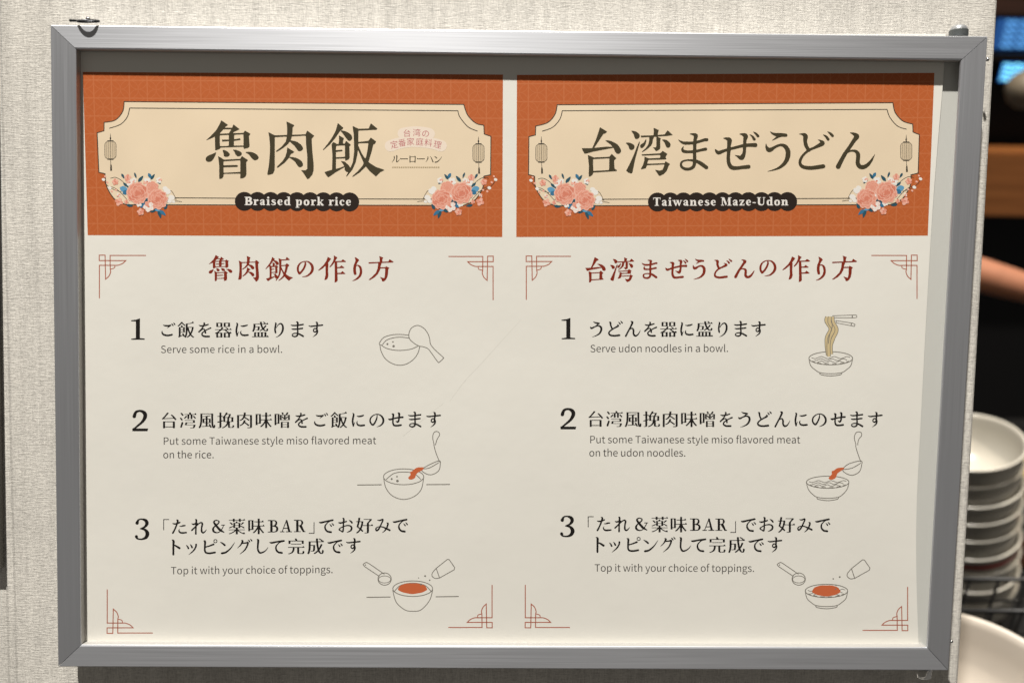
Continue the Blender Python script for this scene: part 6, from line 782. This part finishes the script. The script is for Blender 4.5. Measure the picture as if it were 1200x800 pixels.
# toppings
def toppings(o, sp_, bowl, mt, sh, dots, noodles):
    ik = Ink(1); d = drawer(o, 4.615); x, y = sp_
    ik.line(d([(x, y), (x - 10, y - 12), (x + 3, y - 22), (x + 20, y - 18), (x + 105, y + 40)]), W_, smooth=True); ik.line(d([(x, y), (x + 78, y + 52)]), W_)
    ik.line(d(ell(x + 106, y + 66, 36, 33)), W_); ik.line(d(ell(x + 106, y + 68, 33, 19)), W_ * .8); ik.blob(*d([(x + 2, y - 10)])[0], .8)
    if noodles: noodle_bowl(ik, d, *bowl)
    else:
        cx, cy, rx, ry, yb = bowl
        rice_bowl(ik, d, (cx, cy, rx, ry), [(cx - rx, cy + 8), (cx - rx * .83, cy + 72), (cx - rx * .4, yb - 8), (cx, yb), (cx + rx * .42, yb - 8), (cx + rx * .84, cy + 64), (cx + rx, cy + 6)], [(cx - rx * .93, cy + 16), (cx - rx * .6, cy - 18), (cx, cy - 30), (cx + rx * .6, cy - 18), (cx + rx * .93, cy + 16)])
        ik.line(d([(413, 505), (543, 503)]), 1.1); ik.line(d([(787, 502), (912, 500)]), 1.1)
    ik.blob(*d([(mt[0], mt[1])])[0], mt[2] / 4.615, mt[3] / 4.615, 0, 1, 60, .025)
    sx, sy = sh; b = [(sx, sy), (sx + 60, sy - 48), (sx + 70, sy - 47), (sx + 100, sy - 4), (sx + 97, sy + 8), (sx + 18, sy + 52)]
    ik.line(d(b), W_, closed=True); ik.line(d([(sx, sy), (sx - 20, sy + 24), (sx - 22, sy + 42), (sx - 5, sy + 55), (sx + 18, sy + 52)]), W_, smooth=True)
    for u, v, r in dots: ik.blob(*d([(u, v)])[0], r / 4.615)
    ik.done('topping_bowl_drawing', [M['draw'], M['meat']], ps)
toppings((340, 590), (405, 340), (663, 458, 108, 42, 580), (662, 457, 78, 29), (790, 348), ((730, 390, 5), (755, 412, 4), (708, 435, 5), (695, 400, 3)), False)
toppings((840, 590), (337, 340), (593, 470, 115, 36, 562), (592, 469, 76, 30), (728, 350), ((665, 395, 5), (630, 405, 4), (645, 440, 4), (643, 460, 4)), True)
# scratches on the sheet
for P, w in (([(611, 374, .15), (590, 397, .4), (562, 428, .45), (545, 446, .4), (527, 470, .2)], 1), ([(520, 472, .15), (500, 488, .4), (472, 511, .45)], 1)):
    ik = Ink(1); ik.line(P, w, smooth=True); ik.done('scratch', M['scratch'], ps)

# ------------------------------------------------------------------ what shows past the panel's edge
UP = Vector((0, 0, 1))
counter_z = at(1140, 715, 1.22).z - .02
def box(bm, c, sx, sy, sz):
    r = bmesh.ops.create_cube(bm, size=1.0); bmesh.ops.scale(bm, vec=(sx, sy, sz), verts=r['verts']); bmesh.ops.translate(bm, vec=c, verts=r['verts'])
# crockery stack
china = mat('glazed_white_china', (.38, .36, .315), .22, spec=.5); china_red = mat('red_glaze', (.30, .02, .018), .3)
top_c = at(1135, 515, 1.2); R_B = .0705; N_B = 9; DZ = .0300
prof_o = [(.030, 0), (.034, .003), (.050, .010), (.061, .022), (.0655, .036), (.0682, .054), (.0698, .066), (.0712, .069), (.0714, .0708), (.0697, .0720), (.0676, .0708)]
prof_i = [(.0662, .066), (.0645, .054), (.061, .038), (.052, .022), (.036, .011), (0, .008)]
def bowl_mesh(name, s=1.0):
    bm = bmesh.new(); lathe(bm, [(0, .002)] + [(r * s, h * s) for r, h in prof_o + prof_i], Vector((0, 0, 0)), UP, 72); bmesh.ops.recalc_face_normals(bm, faces=bm.faces)
    me = bpy.data.meshes.new(name); bm.to_mesh(me); bm.free()
    for p in me.polygons: p.use_smooth = True
    return me
bme = bowl_mesh('bowl'); bme.materials.append(china)
labels = {0: 'white china bowl on top of the stack, its inside in view', 1: 'white china bowl second from the top of the stack', 2: 'white china bowl third from the top of the stack', 3: 'white china bowl fourth from the top of the stack',
          4: 'white china bowl fifth from the top of the stack', 5: 'white china bowl with a red band in the lower stack', 6: 'white china bowl just under the red banded bowl', 7: 'white china bowl behind the wire basket, second from the stack bottom', 8: 'white china bowl at the very bottom of the stack'}
rnd = random.Random(5); LEAN = Vector((-.23, 0, 1))     # the stack leans a little to the left at its top
for i in range(N_B):
    o = bpy.data.objects.new('bowl', bme); COL.objects.link(o)
    o.location = top_c - LEAN * (.071 + i * DZ) + Vector((rnd.uniform(-.0012, .0012), rnd.uniform(-.001, .001), 0)); o.rotation_euler = (rnd.uniform(-.012, .012), rnd.uniform(-.012, .012) - .226, 0)
    tag(o, labels[i], 'bowl', 'white china bowls in the stack')
    if i in (1, 5):
        bpy.context.view_layer.update()
        bm = bmesh.new(); a0, a1 = ((-2.5, .3) if i == 5 else (-.55, -.05)); z0, z1, r0, r1 = (.052, .060, .0686, .0697)
        n = 40; va = []; vb = []
        for k in range(n + 1):
            a = a0 + (a1 - a0) * k / n
            va.append(bm.verts.new(o.matrix_world @ Vector((r0 * math.cos(a), r0 * math.sin(a), z0)))); vb.append(bm.verts.new(o.matrix_world @ Vector((r1 * math.cos(a), r1 * math.sin(a), z1))))
        for k in range(n): bm.faces.new((va[k], va[k + 1], vb[k + 1], vb[k]))
        obj('red_band', bm, china_red, o)
stack_bottom = top_c.z - .071 - (N_B - 1) * DZ - .006
# counter the crockery stands on
bm = bmesh.new(); box(bm, (top_c.x + .25, top_c.y + .05, stack_bottom - .02), 1.5, 1.1, .038)
bmesh.ops.bevel(bm, geom=bm.edges[:], offset=.003, segments=2, affect='EDGES')
tag(obj('counter', bm, mat('black_counter', (.005, .005, .005), .6, spec=.15)), 'black serving counter under the stacked crockery', 'counter')
# big mixing bowl in front
bc = at(1141, 803, .86); big = bowl_mesh('mixing_bowl', 1.52); big.materials.append(mat('cream_melamine', (.46, .415, .36), .45))
o = bpy.data.objects.new('mixing_bowl', big); COL.objects.link(o); o.location = bc - UP * .1085
tag(o, 'large cream bowl in the bottom right corner in front of the wire basket', 'bowl')
bm = bmesh.new(); h_ = o.location.z - (stack_bottom - .001)
lathe(bm, [(0, 0), (.075, 0), (.075, h_ - .0005), (0, h_ - .0005)], Vector((bc.x, bc.y, stack_bottom - .001)), UP, 48); bmesh.ops.recalc_face_normals(bm, faces=bm.faces)
tag(obj('bowl_stand', bm, mat('black_stand', (.02, .02, .02), .5)), 'black round stand under the large cream bowl', 'stand')
# wire basket
wb = thing('wire_basket', 'black wire basket in front of the bowl stack', 'basket', (0, 0, 0))
wire = mat('black_wire', (.012, .012, .012), .45, metal=.3)
p0 = at(1131, 678, 1.06); zt_ = p0.z; zb_ = stack_bottom + .004; x0, x1, y0 = p0.x - .03, p0.x + .26, p0.y; y1 = y0 + .0
def wirebar(name, a, b, r): 
    bm = bmesh.new(); tube(bm, [a, b], r, 8); bmesh.ops.recalc_face_normals(bm, faces=bm.faces); obj(name, bm, wire, wb, True)
bz = (zt_ - zb_)
depth_b = .055
rimp = [Vector((x0, y0, zt_)), Vector((x1, y0, zt_)), Vector((x1, y0 - depth_b, zt_)), Vector((x0, y0 - depth_b, zt_))]
bm = bmesh.new()
for a, b in zip(rimp, rimp[1:] + rimp[:1]): tube(bm, [a, b], .003, 8)
obj('rim', bm, wire, wb, True)
for zz_ in (zt_ - .034, zb_ + .02):
    bm = bmesh.new(); q = [Vector((v.x, v.y, zz_)) for v in rimp]
    for a, b in zip(q, q[1:] + q[:1]): tube(bm, [a, b], .0019, 8)
    obj('hoop', bm, wire, wb, True)
bm = bmesh.new(); nb = 8
for i in range(nb + 1):
    x = x0 + (x1 - x0) * i / nb
    for yy in (y0, y0 - depth_b): tube(bm, [(x, yy, zt_), (x, yy, zb_)], .0019, 8)
    tube(bm, [(x, y0, zb_), (x, y0 - depth_b, zb_)], .0013, 8)
obj('wire_mesh', bm, wire, wb, True)
# yellow and orange packets past the stack
def packet(name, px, py, dep, w, d, h, m, label):
    bm = bmesh.new(); c = at(px, py, dep); box(bm, (c.x + w / 2, c.y, c.z - h / 2), w, d, h)
    bmesh.ops.bevel(bm, geom=bm.edges[:], offset=min(w, d, h) * .22, segments=4, affect='EDGES'); bmesh.ops.recalc_face_normals(bm, faces=bm.faces)
    return tag(obj(name, bm, m, None, True), label, 'packet')
pk = packet('packet', 1188, 525, 1.42, .12, .06, .085, mat('yellow_packet', (.80, .55, .16), .5, noise_amt=.3, noise_scale=40), 'yellow packet to the right of the bowl stack')
pk2 = packet('packet', 1193, 614, 1.40, .12, .06, .075, mat('orange_packet', (.70, .27, .14), .5, noise_amt=.2, noise_scale=40), 'orange packet under the yellow one right of the bowls')
# shelf the packets stand on
bm = bmesh.new(); lo = pk2.bound_box; zmin = min((pk2.matrix_world @ Vector(v)).z for v in lo); cpk = at(1193, 614, 1.40)
zmin = min(v.co.z for v in pk2.data.vertices); zmin1 = min(v.co.z for v in pk.data.vertices); zmax2 = max(v.co.z for v in pk2.data.vertices)
box(bm, (cpk.x + .06, cpk.y, (zmin + stack_bottom) / 2 - .0005), .14, .07, zmin - stack_bottom); tag(obj('riser', bm, mat('black_riser', (.015, .015, .015), .5)), 'black riser block under the orange packet', 'riser')
if zmin1 > zmax2:
    bm = bmesh.new(); box(bm, (cpk.x + .06, cpk.y, (zmin1 + zmax2) / 2), .13, .07, zmin1 - zmax2 - .001); tag(obj('tray', bm, mat('black_tray', (.015, .015, .015), .5)), 'thin black tray between yellow and orange packets', 'tray')

# dark cabinet at the back with its wooden rail, upper shelf and lit screens
Dk = 2.4
cab = thing('cabinet', 'black back cabinet with a brown wooden rail across it', 'cabinet', (0, 0, 0))
dark = mat('black_cabinet', (.008, .008, .009), .6, spec=.2)
YC = at(1200, 120, Dk).y; cx_ = at_y(1200, 200, YC).x
bm = bmesh.new(); box(bm, (cx_ + .2, YC + .30, at_y(1200, 250, YC).z), 2.0, .56, 3.2); obj('carcass', bm, dark, cab)
def wood(name, c1, c2):
    m = bpy.data.materials.new(name); m.use_nodes = True; nt = m.node_tree; b = nt.nodes['Principled BSDF']
    tc = nt.nodes.new('ShaderNodeTexCoord'); mp = nt.nodes.new('ShaderNodeMapping'); mp.inputs['Scale'].default_value = (3, 40, 60); nt.links.new(tc.outputs['Object'], mp.inputs['Vector'])
    n = nt.nodes.new('ShaderNodeTexNoise'); n.inputs['Scale'].default_value = 1; n.inputs['Detail'].default_value = 6; nt.links.new(mp.outputs['Vector'], n.inputs['Vector'])
    r = nt.nodes.new('ShaderNodeValToRGB'); r.color_ramp.elements[0].color = c1; r.color_ramp.elements[1].color = c2; r.color_ramp.elements[0].position = .35; r.color_ramp.elements[1].position = .7
    nt.links.new(n.outputs['Fac'], r.inputs['Fac']); nt.links.new(r.outputs['Color'], b.inputs['Base Color']); b.inputs['Roughness'].default_value = .45
    return m
def hbar(name, pxy0, pxy1, dep, thick, m, parent, bev=.004):
    """horizontal bar whose front face spans the two photo points at its left end"""
    a, b = at_y(*pxy0, dep), at_y(*pxy1, dep)
    bm = bmesh.new(); h = a.z - b.z; box(bm, (cx_ + .2, a.y + thick / 2, (a.z + b.z) / 2), 2.0, thick, h)
    bmesh.ops.bevel(bm, geom=bm.edges[:], offset=bev, segments=2, affect='EDGES'); return obj(name, bm, m, parent)
hbar('rail', (1180, 179), (1180, 254), YC - .10, .1, wood('oak_rail', (.22, .078, .020, 1), (.36, .135, .040, 1)), cab)
hbar('shelf', (1180, -12), (1180, 19), YC - .14, .14, wood('dark_walnut', (.03, .014, .010, 1), (.07, .03, .02, 1)), cab)
hbar('shelf', (1180, 63), (1180, 72), YC - .10, .1, wood('dark_walnut_edge', (.02, .010, .008, 1), (.04, .018, .012, 1)), cab)
def screen(px0, py0, px1, py1, rows_, cols_, c0_, cw_, label, c_bg, c_hi, st):
    a, b = at_y(px0, py0, YC - .06), at_y(px1, py1, YC - .06)
    sc_ = thing('display_screen', label, 'screen', ((a.x + b.x) / 2, a.y + .02, b.z), 'blue lit screens on the dark cabinet')
    w, h = b.x - a.x, a.z - b.z
    bm = bmesh.new(); box(bm, ((a.x + b.x) / 2, a.y + .03, (a.z + b.z) / 2), w + .02, .05, h + .02); bmesh.ops.bevel(bm, geom=bm.edges[:], offset=.004, segments=2, affect='EDGES'); obj('casing', bm, dark, sc_)
    bm = bmesh.new(); vs = [bm.verts.new((x, a.y + .003, z)) for x, z in ((a.x, a.z), (a.x, b.z), (b.x, b.z), (b.x, a.z))]; bm.faces.new(vs)
    obj('panel', bm, mat('blue_backlight', (.02, .02, .02), .4, emit=c_bg, emit_strength=st), sc_)
    bm = bmesh.new(); ph = h / rows_
    for c_ in range(cols_):
        xa = a.x + c0_ + c_ * cw_; n = 24
        for r in range(rows_):
            z = a.z - h * (r + .5) / rows_
            wv = lambda k: ph * .16 * math.sin(k * 2 * PI / n * 2)
            up = [bm.verts.new((xa + cw_ * .86 * k / n, a.y + .0015, z + ph * .17 + wv(k))) for k in range(n + 1)]
            lo = [bm.verts.new((xa + cw_ * .86 * k / n, a.y + .0015, z - ph * .21 + wv(k))) for k in range(n + 1)]
            for k in range(n): bm.faces.new((lo[k], lo[k + 1], up[k + 1], up[k]))
    obj('bright_rows', bm, mat('pale_blue_light', (.05, .05, .05), .4, emit=c_hi, emit_strength=st), sc_)
screen(1169, 22, 1300, 60, 5, 7, .026, .040, 'upper blue lit screen near the top right corner', (.012, .06, .20, 1), (.14, .44, .90, 1), 1.2)
screen(1176, 74, 1300, 98, 4, 4, .003, .07, 'lower blue lit screen behind the round cream pot', (.01, .10, .34, 1), (.25, .80, 1.0, 1), 2.0)
# round pot hanging in front of the screens
pc = at(1205, 104, 1.75); bm = bmesh.new()
lathe(bm, [(0, -.042), (.016, -.040), (.034, -.028), (.043, -.008), (.042, .008), (.032, .024), (.018, .034), (.012, .044), (.010, .060), (.004, .064), (0, .064)], pc, UP, 48); bmesh.ops.recalc_face_normals(bm, faces=bm.faces)
pot = thing('pendant_lamp', 'round cream unlit pendant below the blue screens', 'lamp', pc)
obj('globe', bm, mat('cream_ceramic', (.17, .14, .10), .5), pot, True)
bm = bmesh.new(); tube(bm, [pc + UP * .063, pc + UP * .5], .0022, 8); obj('cord', bm, dark, pot, True)

# ------------------------------------------------------------------ the person behind the panel
Dp = 1.62
el, wr = at(1082, 303, Dp), at(1240, 348, Dp)
fore = (wr - el).normalized()
sh_r = el + Vector((-.10, .06, .26))
hip = sh_r + Vector((-.13, .04, -.50))
chest = sh_r + Vector((-.17, .02, -.06))
neck = chest + Vector((0, 0, .11)); head0 = neck + Vector((0, -.015, .085)); head1 = head0 + Vector((0, -.005, .10))
sh_l = chest + Vector((-.17, .02, .06)); el_l = sh_l + Vector((-.05, -.02, -.29)); wr_l = el_l + Vector((.10, -.18, -.10))
skin = mat('warm_skin', (.33, .14, .08), .5, noise_amt=.08, noise_scale=60)
def skinned(name, verts, edges, radii, m, parent, root=0, lvl=2):
    me = bpy.data.meshes.new(name); me.from_pydata([tuple(v) for v in verts], edges, [])
    o = bpy.data.objects.new(name, me); COL.objects.link(o)
    md = o.modifiers.new('skin', 'SKIN'); md.use_smooth_shade = True
    for v, r in zip(me.skin_vertices[0].data, radii): v.radius = r if isinstance(r, tuple) else (r, r)
    me.skin_vertices[0].data[root].use_root = True
    s_ = o.modifiers.new('sub', 'SUBSURF'); s_.levels = lvl; s_.render_levels = lvl
    bpy.context.view_layer.update()
    dg = bpy.context.evaluated_depsgraph_get(); nm = bpy.data.meshes.new_from_object(o.evaluated_get(dg)); bpy.data.objects.remove(o)
    for p in nm.polygons: p.use_smooth = True
    nm.materials.clear()
    return link(name, nm, m, parent, True)
pn = thing('person', 'person in black behind the panel reaching a bare forearm to the right', 'person', hip + Vector((0, 0, -.9)))
sd = Vector((-fore.y, fore.x, 0)).normalized(); nrm = fore.cross(sd).normalized()
palm = wr + fore * .055 - UP * .008
V = [hip, hip + Vector((0, 0, .2)), chest, neck, head0, head1, sh_r, el, el.lerp(wr, .4), wr, palm, sh_l, el_l, wr_l, wr_l + Vector((.02, -.06, -.04)),
     hip + Vector((.10, 0, -.08)), hip + Vector((.10, -.01, -.46)), hip + Vector((.10, .02, -.87)), hip + Vector((.10, -.12, -.89)), hip + Vector((-.10, 0, -.08)), hip + Vector((-.10, -.01, -.46)), hip + Vector((-.10, .02, -.87)), hip + Vector((-.10, -.12, -.89))]
E = [(0, 1), (1, 2), (2, 3), (3, 4), (4, 5), (2, 6), (6, 7), (7, 8), (8, 9), (9, 10), (2, 11), (11, 12), (12, 13), (13, 14), (0, 15), (15, 16), (16, 17), (17, 18), (0, 19), (19, 20), (20, 21), (21, 22)]
Rr = [(.09, .07), (.085, .065), (.09, .06), .058, (.090, .100), (.098, .105), .045, .036, .035, .027, (.040, .016), .045, .044, .028, .032, .06, .05, .04, .035, .06, .05, .04, .035]
# fingers and thumb rooted in the palm of the reaching hand
for i, (off_, ln) in enumerate(((-.026, .062), (-.009, .072), (.009, .068), (.025, .054))):
    b_ = palm + sd * off_ + fore * .028; k = len(V)
    V += [b_, b_ + fore * ln * .5 - UP * .008, b_ + fore * ln * .9 - UP * (.03 + .004 * i)]; E += [(10, k), (k, k + 1), (k + 1, k + 2)]; Rr += [.010, .0085, .0075]
k = len(V); V += [wr + fore * .025 - sd * .032, wr + fore * .055 - sd * .05 - UP * .012, wr + fore * .08 - sd * .05 - UP * .022]; E += [(9, k), (k, k + 1), (k + 1, k + 2)]; Rr += [.014, .011, .009]
skinned('body', V, E, Rr, skin, pn)
black_cloth = mat('black_cloth', (.006, .006, .007), .9, spec=.1)
V2 = [hip + Vector((0, 0, -.05)), hip + Vector((0, 0, .2)), chest, chest + Vector((0, 0, .07)), sh_r, sh_r.lerp(el, .55), sh_l, sh_l.lerp(el_l, .6)]
skinned('shirt', V2, [(0, 1), (1, 2), (2, 3), (2, 4), (4, 5), (2, 6), (6, 7)], [(.165, .125), (.15, .12), (.165, .12), .085, .075, .066, .075, .064], black_cloth, pn)
V3 = [hip, hip + Vector((.10, 0, -.08)), hip + Vector((.10, -.01, -.46)), hip + Vector((.10, .02, -.82)), hip + Vector((-.10, 0, -.08)), hip + Vector((-.10, -.01, -.46)), hip + Vector((-.10, .02, -.82))]
skinned('trousers', V3, [(0, 1), (1, 2), (2, 3), (0, 4), (4, 5), (5, 6)], [(.16, .12), .10, .075, .062, .10, .075, .062], black_cloth, pn)
bm = bmesh.new(); hc = head0.lerp(head1, .6)
bmesh.ops.create_uvsphere(bm, u_segments=28, v_segments=20, radius=.102, matrix=Matrix.Translation(hc + Vector((0, .022, .030))))
for v in bm.verts:                                   # trimmed to a short fringe above the brow
    if v.co.z < hc.z + .045 and v.co.y < hc.y + .0: v.co.y = hc.y + .0
    if v.co.z < hc.z - .05: v.co.z = hc.z - .05
obj('hair', bm, mat('black_hair', (.012, .010, .009), .6), pn, True)
fy = min((v.co.y for v in bpy.data.objects['body'].data.vertices if abs(v.co.z - (hc.z - .005)) < .02 and abs(v.co.x - hc.x) < .03), default=hc.y - .08)
for sx in (-.030, .030):
    bm = bmesh.new(); bmesh.ops.create_uvsphere(bm, u_segments=12, v_segments=8, radius=.011, matrix=Matrix.Translation(Vector((hc.x + sx, fy + .010, hc.z)))); obj('eye', bm, mat('eye_dark', (.03, .02, .015), .3), pn, True)
bm = bmesh.new(); bmesh.ops.create_uvsphere(bm, u_segments=14, v_segments=10, radius=1, matrix=Matrix.Translation(Vector((hc.x, fy + .002, hc.z - .030))) @ Matrix.Diagonal((.013, .016, .024, 1))); obj('nose', bm, skin, pn, True)
bm = bmesh.new(); bmesh.ops.create_uvsphere(bm, u_segments=14, v_segments=8, radius=1, matrix=Matrix.Translation(Vector((hc.x, fy + .012, hc.z - .066))) @ Matrix.Diagonal((.024, .010, .007, 1))); obj('mouth', bm, mat('lip_skin', (.32, .10, .08), .5), pn, True)
for sx in (-1, 1):
    ex_ = max((abs(v.co.x - hc.x) for v in bpy.data.objects['body'].data.vertices if abs(v.co.z - (hc.z - .01)) < .02), default=.08)
    bm = bmesh.new(); bmesh.ops.create_uvsphere(bm, u_segments=12, v_segments=10, radius=1, matrix=Matrix.Translation(Vector((hc.x + sx * min(ex_, .09), hc.y + .01, hc.z - .012))) @ Matrix.Diagonal((.010, .018, .030, 1))); obj('ear', bm, skin, pn, True)
